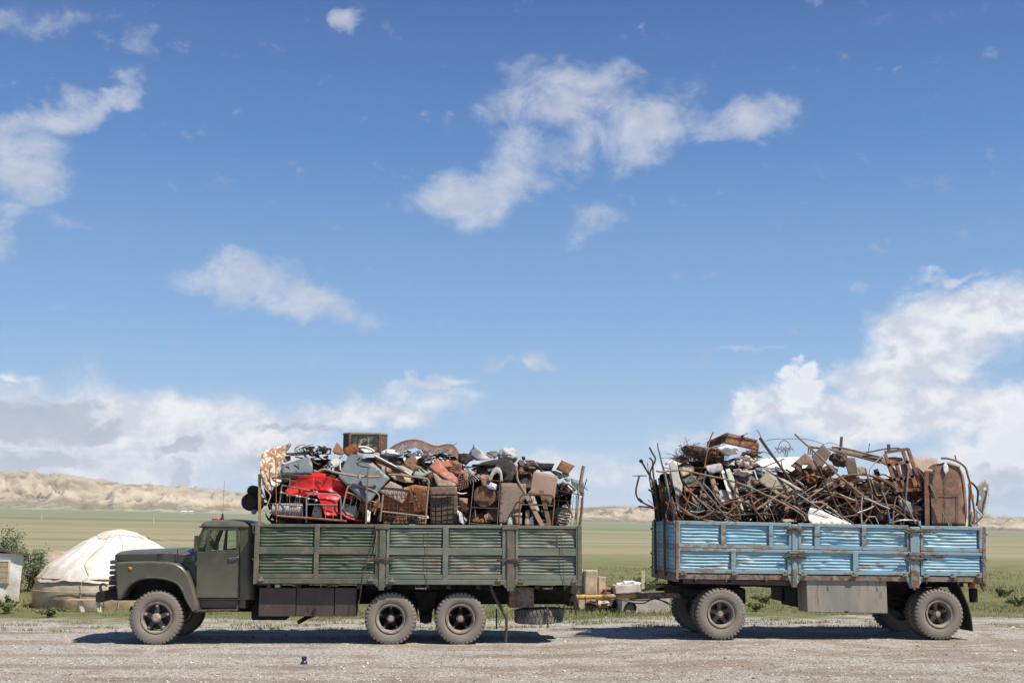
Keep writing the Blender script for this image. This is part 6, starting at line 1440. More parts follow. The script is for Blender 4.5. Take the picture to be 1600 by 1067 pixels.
def build_trailer_load():
    R = lambda k, pts, Y, r, m, l, n='metal_rod', c='metal rod', sm=4: rod(k, pts, Y, r, m, n, l, c, sm)
    S = lambda k, pts, Y, m, n, l, c, tilt=(0, .25), cr=.02, fn=None, **kw: sheet(k, pts, Y, m, n, l, c, tilt, cr, fn, **kw)
    # ---------- front end: upright rods that stick out over the headboard
    R(5, [(55, 487), (120, 487), (205, 488)], 2.15, .012, 'rust_pale', 'thin horizontal rod at the far front end of the trailer load')
    R(5, [(125, 490), (108, 560), (92, 640), (100, 700), (130, 740), (200, 785), (300, 830)], 2.1, .020, 'rust_dark', 'long hooked rod reaching furthest forward off the trailer load', 'bent_rod')
    mb = MB(); mb.bar(V(5, 118, 728, 2.1), V(5, 155, 760, 2.1), .055); mb.build('rod_coupling', mt('iron_black'), None, **tagp('black coupling sleeve on the hooked rod that reaches furthest forward', 'coupling'))
    R(5, [(120, 805), (200, 812), (300, 832)], 2.0, .016, 'iron_black', 'straight black rod just under the hooked rod at the trailer front')
    R(5, [(150, 340), (185, 400), (225, 470), (270, 560), (310, 760), (320, 960)], 2.3, .020, 'iron_black', 'dark rod with a knob end leaning out over the trailer front')
    crumple(5, 145, 335, 20, 20, 2.3, 'iron_black', 'rod_finial', 'small black knob at the tip of the leaning dark rod', 'knob', 2, .2, .04)
    R(5, [(232, 190), (262, 250), (292, 300), (285, 350), (255, 410), (240, 480), (290, 640), (330, 960)], 2.2, .020, 'rust_dark', 'tall S-shaped rod at the front end of the trailer load', 'bent_rod')
    R(5, [(232, 298), (262, 330), (268, 380), (272, 470), (300, 640), (345, 960)], 2.0, .018, 'rust_dark', 'shorter hook-topped rod right of the S-shaped one', 'bent_rod')
    R(5, [(210, 350), (220, 420), (235, 520)], 2.1, .008, 'rust_dark', 'very thin short wire between the knob-ended rod and the S-shaped rod', 'thin_wire', 'wire')
    R(5, [(222, 628), (255, 655), (300, 680)], 2.1, .018, 'iron_black', 'short black stub pointing forward midway up the rod bundle')
    R(5, [(218, 738), (260, 780), (300, 810)], 2.1, .007, 'rust_dark', 'thin wire stub low on the front rod bundle', 'thin_wire', 'wire')
    for i in range(15):
        x = 250+i*13; bx = x+62-((i*29) % 30); Yb = min(2.4, max(.3, (1060-(980+bx/6.667))*.078+.15))
        rod(5, [(x-20+((i*37) % 23), 500+((i*53) % 120)), (x+18, 720), (bx, 965)], Yb, .014+.003*(i % 3), ('iron_black', 'rust_dark', 'rust_dark', 'iron_black', 'rust')[i % 5], 'metal_rod', 'dark upright rod in the dense bundle at the trailer front corner', 'metal rod', 4, group='upright rods bundled at the trailer front corner')
    R(5, [(318, 145), (322, 200), (340, 262), (362, 360), (392, 470), (420, 600), (455, 740), (490, 850), (495, 950)], .34, [.013, .030], 'galvanised', 'tall grey tapering pipe rising highest at the trailer front corner', 'grey_pipe', 'pipe')
    R(5, [(895, 35), (862, 110), (830, 240), (808, 380), (800, 410)], .30, .015, 'rust_orange', 'rusty rod top standing above the brushwood clump', 'metal_rod')
    R(5, [(818, 440), (790, 580), (750, 760), (705, 940)], .16, .014, 'galvanised', 'straight grey rod leaning up to the white door frame')
    R(5, [(300, 435), (350, 445), (480, 435), (580, 428), (700, 455), (860, 490), (1000, 518), (1180, 570), (1350, 640), (1480, 710), (1560, 760)], .12, .018, 'rust_pale', 'very long bent pipe sweeping across the front half of the trailer load', 'bent_pipe', 'pipe')
    R(5, [(470, 765), (520, 840), (585, 940)], .12, .014, 'rust', 'short rusty rod beside the foot of the tall grey pipe')
    R(5, [(680, 625), (640, 710), (610, 810), (582, 910)], .14, .016, 'rust_orange', 'curved orange-rusty rod left of the straight grey rod')
    R(5, [(630, 635), (740, 730), (860, 840), (985, 950)], .11, .017, 'rust_pale', 'tan rod sloping down right under the pale green strip')
    R(5, [(655, 855), (740, 868), (812, 848)], .12, .009, 'galvanised', 'small pale bent wire low at the front of the trailer load', 'thin_wire', 'wire')
    R(5, [(800, 570), (880, 660), (950, 760), (985, 800)], .14, .013, 'galvanised', 'pale thin rod crossing inside the white door frame')
    R(5, [(600, 85), (620, 135), (640, 185)], .8, .006, 'rust_dark', 'thin wire with a curl standing on the brushwood clump', 'thin_wire', 'wire')
    R(5, [(400, 910), (425, 800), (440, 730)], .2, .008, 'rust_pale', 'thin pale wire near the trailer corner post', 'thin_wire', 'wire')
    # panels at the front
    S(5, [(435, 380), (470, 330), (520, 340), (530, 400), (545, 500), (575, 580), (570, 690), (530, 705), (500, 690), (480, 600), (455, 480)], .30, 'mint_grey', 'scrap_plate', 'pale mint strip standing at the front of the trailer load', 'metal strip', (.1, .1), .03)
    S(5, [(500, 700), (545, 700), (555, 850), (530, 880)], .32, 'mint_grey', 'scrap_plate', 'narrow lower end of a pale strip, below the mint strip', 'metal strip', (.1, .1), .02)
    S(5, [(540, 400), (650, 360), (700, 400), (690, 450), (560, 500)], .42, 'wood', 'plywood_offcut', 'ochre board behind the long bent pipe at the trailer front', 'board', (.1, .5), .03)
    S(5, [(545, 500), (680, 470), (740, 520), (700, 560), (580, 580)], .38, 'dark_green_paint', 'scrap_plate', 'olive crumpled plate under the ochre board', 'metal plate', (.1, .4), .05)
    S(5, [(600, 600), (720, 580), (715, 620), (640, 660), (590, 650)], .30, 'rust_orange', 'rusty_tin', 'rusty torn tin behind the crossing rods at the trailer front', 'tin', (.2, .4), .04)
    S(5, [(660, 690), (740, 720), (780, 840), (740, 860), (690, 780)], .35, 'rust', 'scrap_plate', 'rust plate behind the straight grey rod', 'metal plate', (.2, .1), .03)
    S(5, [(390, 360), (430, 330), (470, 320), (440, 360), (400, 380)], .30, 'foil', 'tin_offcut', 'bright tin edge at the top front corner of the trailer load', 'tin', (0, .4), .02)
    S(5, [(460, 300), (560, 285), (650, 310), (640, 345), (560, 360), (500, 330)], .45, 'rust', 'leaf_rust', 'flaky rust sheet under the brushwood clump', 'metal sheet', (0, .8), .05)
    # brushwood
    mb = MB(); rr = random.Random(20)
    for (bx, by, sx, sy) in ((640, 215, 70, 42), (720, 250, 90, 62), (830, 285, 110, 60), (920, 300, 90, 50)):
        c = V(5, bx, by, .55); rx = abs(V(5, bx+sx, by, .55).x-c.x); rz = abs(V(5, bx, by-sy, .55).z-c.z)
        mb.grid(lambda u, v: c+Vector((math.cos(6.2832*u)*math.sin(3.1416*v)*rx, math.sin(6.2832*u)*math.sin(3.1416*v)*.2, math.cos(3.1416*v)*rz))*(1+.35*mnoise.noise(Vector((u*9, v*9, bx)))), 20, 12)
    for i in range(1500):
        t = rr.random(); x = 575+t*430+rr.gauss(0, 30); y = 225+t*70+rr.gauss(0, 30+30*t); p = V(5, x, y, .5+rr.uniform(-.2, .35))
        d = Vector((rr.gauss(0, .045), rr.gauss(0, .05), rr.gauss(0, .035))); mb.tube([p, p+d*.5+Vector((0, 0, rr.uniform(-.02, .02))), p+d], .004, 3)
    mb.build('brushwood', mt('rust_dark'), None, smooth=0, **tagp('bristly brown clump of brushwood on the front of the trailer load', 'brushwood'))
    mb = MB()
    for i in range(60):
        p = V(5, rr.uniform(470, 640), rr.uniform(270, 320), .5); mb.tube([p, p+Vector((rr.gauss(0, .10), rr.gauss(0, .05), rr.gauss(0, .03)))], .005, 3)
    for a in range(5): p = V(5, 520, 270, .5); mb.tube([p, p+Vector((rr.uniform(-.08, .02), 0, rr.uniform(.04, .10)))], .004, 3)
    mb.build('twigs', mt('rust_dark'), None, smooth=0, **tagp('thin dark twigs on the top left of the trailer load', 'twigs'))
    # white door frame
    r = empty('door_frame_scrap', V(5, 900, 700, .2), None, **tagp('tilted white door-like frame with an open centre near the trailer front', 'frame'))
    for i, pts in enumerate(([(810, 385), (960, 355), (985, 365), (1002, 430), (870, 470), (835, 440)], [(845, 460), (905, 480), (955, 660), (985, 720), (960, 760), (930, 720)], [(965, 360), (990, 358), (1060, 560), (1100, 720), (1060, 745), (1020, 600)], [(955, 640), (1030, 630), (1090, 740), (1000, 790), (960, 760)])):
        S(5, pts, .24+.006*i, ('grey_paint', 'rust_pale', 'white_enamel', 'galvanised_pale')[i], ('top_rail', 'left_stile', 'right_stile', 'bottom_rail')[i], '', '', (.1, .25), .015, parent=r)
    # ---------- k6: rusty trough and sacks on top
    r = empty('rusty_trough', V(6, 250, 220, .7), None, **tagp('long red-brown rusty trough lying on top of the trailer load near the front', 'trough'))
    S(6, [(-10, 125), (-10, 195), (130, 150), (165, 45), (140, 50)], .75, 'rust_dark', 'end_plate', '', '', (-1.2, .1), .01, parent=r)
    S(6, [(165, 45), (300, 75), (490, 118), (512, 165), (495, 235), (380, 205), (135, 148)], .62, 'rust', 'side_plate', '', '', (0, .15), .015, parent=r)
    rod(6, [(165, 45), (300, 75), (490, 118)], .61, .012, 'rust_pale', 'rolled_edge', '', '', 1, parent=r)
    mb = MB(); mb.tube([V(6, 328, 130, .6), V(6, 335, 70, .58), V(6, 390, 45, .6)], .010, 6); mb.tube([V(6, 320, 75, .6), V(6, 345, 68, .6)], .02, 6); mb.build('metal_hook', mt('iron_black'), None, **tagp('small black hook bolted on the rusty trough', 'hook'))
    rod(6, [(380, 205), (420, 165), (480, 150), (492, 200)], .6, .006, 'rust_dark', 'thin_wire', 'thin wire loop over the right end of the rusty trough', 'wire')
    crumple(6, 185, 222, 115, 52, .45, 'cloth_white', 'sack', 'dirty white sack under the rusty trough', 'sack', 51, .3, .2)
    crumple(6, 30, 245, 70, 48, .5, 'rust', 'rusty_lump', 'red-brown rusty lump left of the dirty white sack', 'metal lump', 52, .4, .2)
    crumple(6, 420, 275, 90, 45, .6, 'rust', 'rusty_pipes', 'rusty crumpled lump under the right end of the trough', 'metal lump', 53, .7, .2)
    crumple(6, 380, 350, 100, 62, .35, 'cloth_pink', 'sack', 'pinkish white torn sack in the middle front of the trailer load', 'sack', 54, .5, .15)
    crumple(6, 330, 450, 95, 40, .30, 'cloth_pink', 'sack', 'flattened pinkish rag below the torn sack', 'rag', 55, .5, .12)
    S(6, [(135, 325), (260, 330), (270, 390), (220, 410), (150, 380)], .38, 'galvanised', 'perforated_strip', 'grey perforated strip left of the torn sack', 'metal strip', (0, .5), .03)
    S(6, [(165, 420), (210, 410), (245, 480), (300, 690), (350, 870), (330, 880), (270, 720), (200, 560)], .20, 'mint_grey', 'scrap_plate', 'long pale narrow strip sloping down from the torn sack', 'metal strip', (.2, .2), .02)
    S(6, [(270, 520), (420, 460), (500, 500), (480, 600), (420, 680), (290, 620)], .34, 'grey_blue', 'scrap_plate', 'grey-blue slotted plate under the flattened rag', 'metal plate', (.1, .3), .03)
    S(6, [(455, 430), (480, 400), (600, 405), (700, 440), (690, 480), (560, 500), (500, 480)], .36, 'galvanised', 'curved_sheet', 'smooth grey curved sheet above the olive hood', 'metal sheet', (0, .9), .01)
    mb = MB(); mb.bar(V(6, 455, 425, .22), V(6, 490, 530, .22), .035, .02); mb.build('white_batten', mt('white_enamel'), None, **tagp('short white slat left of the olive hood', 'slat'))
    # white enamel sheet
    S(6, [(470, 330), (600, 300), (760, 292), (930, 290), (1010, 300), (1330, 420), (1300, 470), (820, 472), (660, 420), (560, 410), (500, 380)], .55, 'white_enamel', 'enamel_sheet', 'long white enamel sheet lying in the middle of the trailer load', 'enamel sheet', (0, .5), .02)
    rod(6, [(470, 250), (560, 240), (640, 275)], .6, .008, 'rust_dark', 'thin_wire', 'thin dark wire behind the white enamel sheet', 'wire')
    rod(6, [(575, 130), (650, 108), (930, 102), (1020, 112), (1100, 130), (1180, 158), (1250, 142), (1350, 175)], .7, .006, 'rust_dark', 'thin_wire', 'long thin wire arching along the skyline of the trailer load', 'wire')
    mb = MB(); rr = random.Random(31)
    for i in range(9):
        x = 690+i*15; mb.tube([V(6, x+rr.uniform(-25, 25), rr.uniform(245, 300), rr.uniform(.5, .9)), V(6, x+rr.uniform(-20, 20), rr.uniform(215, 245), .7), V(6, x+rr.uniform(-30, 40), rr.uniform(175, 225), rr.uniform(.5, .9)), V(6, x+rr.uniform(10, 90), rr.uniform(195, 260), .65)], .005, 4, smooth=3)
    mb.tube([V(6, x, y, .65) for x, y in [(700, 210), (735, 135), (780, 120), (828, 165), (825, 240)]], .007, 4, smooth=3)
    mb.build('wire_coil', mt('rust_dark'), None, **tagp('bunch of looped springy wires standing on the white enamel sheet', 'wire'))
    R(6, [(488, 10), (515, 60), (530, 92)], .3, .009, 'rust_pale', 'thin tip of the brown pole that crosses the white enamel sheet', 'thin_wire', 'wire')
    R(6, [(515, 90), (590, 200), (680, 320), (760, 430), (830, 530), (880, 600)], .22, [.034, .022], 'rust_brown', 'thick brown pole crossing in front of the white enamel sheet', 'metal_pole', 'pole', 2)
    R(6, [(878, 52), (940, 110), (1030, 190), (1150, 300), (1310, 460), (1450, 580), (1580, 690), (1700, 760)], .14, .020, 'rust_pale', 'long straight tan tube slanting from the skyline down across the trailer load', 'metal_tube', 'metal tube', 1)
    S(6, [(820, 385), (1000, 250), (1050, 290), (1090, 360), (1110, 415), (1070, 440), (1030, 375), (960, 375), (930, 470), (880, 420)], .32, 'rust_brown', 'scrap_plate', 'brown plate with curved cut-outs in front of the white enamel sheet', 'metal plate', (.2, .3), .02)
    # olive hood
    r = empty('metal_hood', V(6, 750, 700, .2), None, **tagp('olive brown box-like hood lying tilted in the middle of the trailer load', 'metal hood'))
    S(6, [(500, 545), (605, 422), (720, 505), (880, 640), (800, 735), (690, 700)], .22, 'olive_rust', 'face', '', '', (.1, .35), .015, parent=r)
    S(6, [(605, 420), (625, 418), (700, 470), (920, 630), (905, 645), (720, 520)], .21, 'grey_paint', 'top_edge', '', '', (0, .9), .008, parent=r)
    S(6, [(800, 735), (880, 640), (960, 720), (900, 790), (840, 770)], .26, 'olive_rust', 'side_face', '', '', (.6, .2), .02, parent=r)
    R(6, [(860, 600), (930, 670), (1010, 750)], .15, .022, 'galvanised', 'pale grey tube right of the olive hood', 'metal_tube', 'metal tube', 1)
    R(6, [(480, 840), (600, 760), (700, 695), (770, 650)], .10, .024, 'rust_pale', 'thick tan pipe pointing up to the olive hood', 'metal_tube', 'metal tube', 1)
    R(6, [(915, 785), (1000, 735), (1040, 710)], .10, .026, 'rust_pale', 'short thick tan pipe end right of the olive hood', 'metal_tube', 'metal tube', 1)
    R(6, [(-130, 940), (0, 880), (120, 800), (220, 758), (330, 755), (400, 780), (450, 830), (560, 960)], .09, .018, 'rust', 'big arched rusty rod low at the front half of the trailer', 'bent_rod')
    R(6, [(100, 940), (180, 880), (260, 810), (320, 765)], .10, .020, 'rust_brown', 'thick brown rod rising to the crown of the arched rod')
    R(6, [(590, 690), (700, 745), (860, 830), (960, 900), (990, 960)], .09, .016, 'rust_pale', 'tan rod sloping under the olive hood', 'bent_rod')
    R(6, [(730, 730), (850, 800), (1000, 890), (1010, 930)], .085, .016, 'rust', 'rusty rod running beside the tan one under the olive hood')
    R(6, [(420, 660), (430, 740), (470, 840), (490, 960)], .11, .013, 'rust', 'thin rusty rod hanging down left of the olive hood', 'bent_rod')
    R(6, [(180, 945), (225, 800), (262, 560), (270, 520)], .10, .011, 'rust_dark', 'dark thin rod standing before the pale narrow strip')
    R(6, [(530, 890), (620, 800), (760, 760), (900, 640), (960, 635)], .13, .016, 'rust', 'rusty rod bending up round the right side of the olive hood', 'bent_rod')
    R(6, [(720, 970), (830, 840), (940, 715)], .12, .009, 'rust_dark', 'thin dark rod leaning right below the olive hood')
    R(6, [(605, 800), (640, 880), (670, 970)], .12, .009, 'rust_pale', 'thin pale rod dropping below the olive hood')
    S(6, [(740, 940), (890, 935), (905, 965), (760, 980)], .12, 'rust_pale', 'scrap_plate', 'tan flat lump lying on the blue rail left of the cream door', 'metal lump', (0, .3), .02)
    # ---------- k7
    mb = MB(); mb.bar(V(7, 500, 82, .7), V(7, 492, 196, .7), .06, .04); mb.build('iron_stub', mt('rust_brown'), None, **tagp('short upright brown stub on the skyline, middle of the trailer load', 'metal stub'))
    S(7, [(180, 290), (318, 155), (400, 245), (290, 400), (240, 405)], .42, 'rust_brown', 'scrap_plate', 'square brown plate left of the upright brown stub', 'metal plate', (.1, .3), .012)
    R(7, [(145, 175), (200, 192), (280, 200)], .5, .02, 'rust_dark', 'dark bar behind the square brown plate', 'metal_bar', 'metal bar', 1)
    for i in range(3): R(7, [(160+i*22, 190), (150+i*22, 270)], .5, .012, 'rust_dark', ('leftmost', 'middle', 'rightmost')[i]+' of the three short prongs under the dark bar', 'metal_prong', 'prong', 1)
    r = empty('iron_beam', V(7, 700, 300, .7), None, **tagp('long heavy brown beam sloping along the top of the trailer load', 'beam'))
    S(7, [(370, 195), (500, 195), (700, 240), (900, 290), (1000, 325), (985, 400), (880, 345), (660, 290), (480, 245), (400, 225)], .62, 'rust_brown', 'web', '', '', (0, .5), .015, parent=r)
    rod(7, [(400, 190), (520, 200), (720, 248), (930, 300)], .58, .02, 'rust_pale', 'flange', '', '', 2, parent=r)
    rod(7, [(420, 232), (660, 288), (900, 352)], .58, .018, 'rust_dark', 'flange', '', '', 2, parent=r)
    S(7, [(545, 300), (645, 300), (672, 470), (650, 500), (570, 490), (548, 400)], .40, 'rust_brown', 'scrap_plate', 'upright brown plate hanging under the heavy beam', 'metal plate', (.1, .1), .015)
    S(7, [(665, 398), (745, 392), (760, 475), (680, 480)], .42, 'rust_pale', 'scrap_plate', 'small tan plate right of the upright brown plate', 'metal plate', (.1, .3), .01)
    S(7, [(830, 425), (880, 412), (905, 480), (880, 500), (840, 480)], .45, 'iron_black', 'scrap_plate', 'small dark upright plate left of the rusty casting grid', 'metal plate', (.1, .2), .01)
    crumple(7, 470, 320, 90, 65, .6, 'rust_dark', 'crushed_drum', 'crushed dark drum under the left end of the heavy beam', 'drum', 61, .45, .2)
    crumple(7, 340, 440, 90, 55, .5, 'rust', 'crushed_drum', 'crushed red-brown drum behind the long tan tube', 'drum', 62, .5, .2)
    crumple(7, 130, 500, 100, 80, .5, 'rust', 'rusty_bucket', 'rusty crumpled tub below the plate with cut-outs', 'tub', 63, .5, .2)
    R(7, [(780, 235), (790, 150), (795, 170)], .7, .006, 'rust_dark', 'thin twig-like wire on the skyline right of the beam middle', 'thin_wire', 'wire', 1)
    R(7, [(740, 248), (820, 235), (930, 212), (1000, 205), (1080, 200), (1130, 212)], .6, .014, 'rust_dark', 'dark rod resting on the beam and the casting grid', 'bent_rod')
    R(7, [(920, 282), (850, 350), (800, 410), (790, 450), (800, 510)], .30, .012, 'rope', 'pale thin tube bending down from the beam end', 'white_tube', 'metal tube')
    R(7, [(800, 510), (840, 600), (870, 688), (900, 690), (1010, 662)], .28, .012, 'rope', 'pale thin tube with a sharp angle in the middle of the trailer load', 'white_tube', 'metal tube', 1)
    R(7, [(270, 405), (310, 520), (360, 640), (410, 730), (440, 800)], .12, .018, 'rust_dark', 'dark rod crossing behind the long tan tube')
    # big arched pipe
    R(7, [(340, 620), (430, 550), (540, 490), (650, 474), (780, 482), (900, 520), (1000, 570), (1060, 610)], .20, .024, 'rust', 'big rusty pipe arching across the middle of the trailer load', 'bent_pipe', 'pipe')
    r = empty('old_tyre_rim', V(7, 280, 700, .3), None, **tagp('rusty ring with a dark hollow left of the arching pipe', 'ring'))
    mb = MB(); c = V(7, 275, 695, .25); mb.tube([c+Vector((.30*math.cos(t*.314), .05*math.sin(t*.314), .12*math.sin(t*.314)+.10*math.cos(t*.314))) for t in range(20)], .035, 8, closed=True); mb.build('ring', mt('rust_brown'), r, smooth=60)
    R(7, [(410, 660), (480, 680), (560, 715), (640, 742)], .13, .014, 'rope', 'whitish tube end right of the rusty ring', 'metal_tube', 'metal tube', 2)
    R(7, [(430, 650), (520, 710), (590, 790), (660, 880), (720, 960)], .12, .013, 'rust', 'rusty rod curving down behind the long tan tube foot', 'bent_rod')
    R(7, [(180, 768), (290, 765), (380, 820), (450, 880), (510, 930)], .10, .018, 'rust_pale', 'tan rod curving above the cream door', 'bent_rod')
    R(7, [(430, 770), (480, 860), (510, 910), (560, 940), (620, 985)], .10, .014, 'rust_brown', 'brown rod at the tip of the cream door', 'bent_rod')
    R(7, [(0, 640), (70, 635), (140, 690), (185, 760), (190, 800)], .12, .016, 'rust', 'rusty rod hooking down left of the cream door', 'bent_rod')
    R(7, [(0, 800), (70, 850), (130, 900), (135, 960)], .09, .018, 'rust_pale', 'tan rod curling down at the left edge of the cream door', 'bent_rod')
    R(7, [(715, 700), (705, 820), (708, 988)], .08, .014, 'galvanised_pale', 'upright pale rod standing on the blue rail right of the cream door', 'metal_rod', 'metal rod', 2)
    R(7, [(715, 860), (770, 920), (820, 992)], .09, .012, 'rust', 'rusty thin rod sloping right from the upright pale rod')
    R(7, [(785, 915), (850, 912), (885, 990)], .08, .010, 'galvanised_pale', 'thin pale angled wire near the blue rail', 'thin_wire', 'wire', 1)
    R(7, [(785, 620), (810, 710), (815, 740)], .3, .016, 'galvanised', 'short grey rod inside the white angled tube')
    R(7, [(730, 720), (820, 752), (900, 790), (1000, 830)], .10, .014, 'galvanised_pale', 'pale rod continuing the line of the long tan tube')
    R(7, [(840, 560), (930, 590), (1030, 640)], .25, .016, 'rust_pale', 'tan rod just below the arching pipe, right part')
    R(7, [(920, 650), (960, 760), (985, 880), (1000, 990)], .14, .016, 'galvanised', 'long grey rod standing between the casting grid and the blue rail')
    R(7, [(840, 780), (900, 860), (935, 870)], .12, .014, 'rust_orange', 'orange rusty rod piece by the round cap')
    mb = MB(); c = V(7, 915, 912, .18); mb.lathe([(0, -.03), (.05, -.02), (.09, .02), (.10, .08), (0, .1)], c, 'y', 20); mb.build('round_disc', mt('rust_dark'), None, **tagp('round dark rusty cap low in the middle of the trailer load', 'cap'))
    crumple(7, 580, 590, 40, 35, .3, 'rust_pale', 'round_pot', 'shiny rounded rusty pot near the crown of the arching pipe', 'pot', 64, .12, .15)
    # cream door
    r = sheet(7, [(145, 890), (185, 800), (300, 850), (480, 935), (612, 995), (175, 992), (150, 940)], .06, 'white_enamel', 'cream_door', 'cream triangular car door panel resting on the blue rail', 'car panel', (0, .25), .006)
    for a, b in (((180, 840), (520, 985)), ((170, 855), (490, 990))): rod(7, [a, b], .045, .0035, 'rust_dark', 'seam', '', '', 1, parent=r)
    # ---------- k8: casting grid, tank, boards
    r = empty('cast_grid', V(8, 300, 650, .25), None, **tagp('rusty cast iron grid leaning on top of the trailer load', 'cast grid'))
    q = lambda *c: bars(8, [c], .26, .05, 'rust', 'grid_bar', '', '', h=.06, parent=r)
    for c in ((85, 245, 325, 208), (85, 260, 215, 640), (325, 208, 460, 620), (110, 378, 365, 335), (165, 530, 420, 485), (215, 640, 462, 630), (268, 225, 400, 600), (200, 360, 285, 620)): q(*c)
    S(8, [(80, 300), (180, 290), (270, 300), (280, 330), (110, 372), (95, 340)], .3, 'rust_orange', 'web_plate', '', '', (.1, .2), .02, parent=r)
    S(8, [(130, 390), (170, 385), (205, 470), (260, 500), (170, 520)], .3, 'rust_orange', 'web_plate', '', '', (.1, .2), .02, parent=r)
    S(8, [(245, 370), (315, 360), (350, 480), (265, 500)], .3, 'rust_orange', 'web_plate', '', '', (.1, .2), .02, parent=r)
    S(8, [(200, 540), (235, 535), (290, 610), (350, 600), (330, 520), (400, 500), (455, 620), (225, 635)], .3, 'rust_orange', 'web_plate', '', '', (.1, .2), .02, parent=r)
    mb = MB(); mb.bar(V(8, 122, 160, .4), V(8, 128, 240, .4), .055, .05); mb.build('iron_stub', mt('rust'), None, **tagp('short brown stub sticking up at the top of the cast iron grid', 'metal stub'))
    # tank
    r = empty('steel_tank', V(8, 780, 1005, .6), None, **tagp('large red-brown riveted tank at the rear of the trailer load', 'tank'))
    outer = [(575, 1005), (560, 700), (580, 520), (605, 400), (640, 365), (700, 350), (740, 370), (870, 405), (920, 480), (950, 580), (968, 700), (975, 850), (935, 1010)]
    P = [(V(8, x, y, .22).x, V(8, x, y, .22).z) for x, y in outer]
    S(8, outer, .14, 'tank_rust', 'shell_plate', '', '', (0, 0), .015, lambda u, v: .16*max(0, u)**4, parent=r, th=.01)
    S(8, [(935, 1010), (975, 850), (968, 700), (950, 580), (960, 560), (990, 700), (995, 900), (985, 1005)], .55, 'rust_dark', 'side_plate', '', '', (1.0, 0), .02, parent=r)
    mb = MB(); mb.prism(P, .5, 1.5); mb.build('body', mt('rust_brown'), r)
    for c in ((565, 680, 860, 684), (712, 430, 706, 1005), (838, 690, 838, 1005)): 
        rod(8, [c[:2], c[2:]], .115, .006, 'rust_dark', 'seam', '', '', 1, parent=r)
    S(8, [(692, 380), (715, 350), (740, 380), (748, 430), (715, 480), (695, 430)], .10, 'cloth_white', 'torn_patch', '', '', (0, 0), .01, parent=r)
    S(8, [(360, 290), (500, 295), (660, 300), (600, 350), (620, 400), (560, 430), (480, 470), (440, 420), (390, 360)], .55, 'rust_pale', 'rusty_sheet', 'broad tan sheet between the cast grid and the rusty tank', 'metal sheet', (.1, .5), .03)
    S(8, [(740, 345), (800, 355), (870, 385), (860, 405), (760, 385)], .2, 'rust_pale', 'metal_lip', 'tan bent lip on top of the rusty tank', 'metal strip', (0, .6), .01)
    S(8, [(500, 430), (560, 415), (600, 430), (600, 450), (520, 445)], .2, 'wood', 'wood_chip', 'splintered tan top of the dark upright board', 'wood splinter', (0, .6), .01)
    mb = MB(); mb.bar(V(8, 516, 445, .09), V(8, 524, 1005, .09), .095, .03, up=Vector((0, 1, 0))); mb.build('dark_board', mt('wood_dark'), None, bevel=.004, **tagp('dark red-brown upright board left of the rusty tank', 'board'))
    mb = MB(); mb.bar(V(8, 548, 450, .14), V(8, 575, 690, .14), .05, .06); mb.build('iron_angle', mt('iron_black'), None, **tagp('black angle piece between the dark board and the tank top', 'angle iron'))
    for i, (c, m_, l) in enumerate((((550, 570, 755, 1010), 'olive_rust', 'olive long slat leaning across the face of the rusty tank'), ((570, 585, 778, 1012), 'rust_pale', 'tan thin slat running beside the olive one on the tank'))):
        mb = MB(); mb.bar(V(8, c[0], c[1], .06), V(8, c[2], c[3], .035), .024, .02); mb.build('slat', mt(m_), None, **tagp(l, 'slat'))
    R(8, [(395, 395), (470, 480), (500, 560)], .2, .012, 'rust', 'thin rusty rod from the cast grid to the dark board')
    R(8, [(670, 305), (740, 308), (840, 340), (920, 400), (950, 490), (970, 560), (985, 680), (1005, 780), (1020, 900), (1005, 990)], .10, .022, 'rust_brown', 'long bent pipe wrapped over the rear of the rusty tank', 'bent_pipe', 'pipe')
    mb = MB(); mb.bar(V(8, 985, 680, .08), V(8, 992, 730, .08), .06); mb.build('pipe_coupling', mt('rust_orange'), None, **tagp('orange rusty coupling on the long bent pipe by the tank', 'coupling'))
    R(8, [(812, 272), (822, 310), (838, 345)], .3, .012, 'rust_dark', 'short dark rod standing on top of the tank')
    R(8, [(975, 550), (1020, 590), (1050, 640), (1052, 720), (1040, 800)], .3, .020, 'iron_black', 'black curved rod behind the rear bent pipe', 'bent_rod')
    R(8, [(1100, 912), (1060, 950), (1010, 1000)], .2, .014, 'rust_dark', 'short dark rod pointing down at the rear corner of the trailer')
    R(8, [(1020, 830), (1060, 870), (1100, 910)], .2, .012, 'galvanised', 'short grey rod at the rear corner of the trailer load')
    for i, c in enumerate(((990, 860, 990, 1000), (1042, 860, 1046, 1010), (1020, 870, 1018, 1000))): R(8, [c[:2], c[2:]], .12, .012, ('galvanised', 'grey_blue', 'rust_dark')[i], ('grey thin upright at the rear end of the trailer load, nearest the tank', 'blue-grey thin upright at the very rear corner of the trailer load', 'dark thin upright between two grey ones at the rear trailer corner')[i], 'thin_pole', 'metal rod', 1)
    hb = S(8, [(1040, 600), (1090, 555), (1138, 522), (1165, 560), (1198, 610), (1180, 660), (1150, 720), (1140, 790), (1105, 870), (1085, 885), (1030, 830), (1050, 760), (1060, 680)], .5, 'holed_plate', 'holed_bracket', 'pale green bracket with punched holes hanging off the rear of the trailer load', 'bracket', (.3, .1), .012)
    S(8, [(1150, 540), (1198, 608), (1175, 690), (1140, 800), (1095, 900), (1080, 895), (1130, 780), (1145, 700), (1180, 620)], .42, 'mint_grey', 'flange', '', '', (.2, .2), .02, parent=hb)
    R(8, [(0, 505), (80, 550), (150, 590), (205, 640)], .2, .018, 'rust_brown', 'tan rod sloping down to the foot of the cast grid')
    R(8, [(190, 640), (215, 655)], .15, .05, 'rust_pale', 'thick pale tube stub below the cast grid', 'metal_tube', 'metal tube', 1)
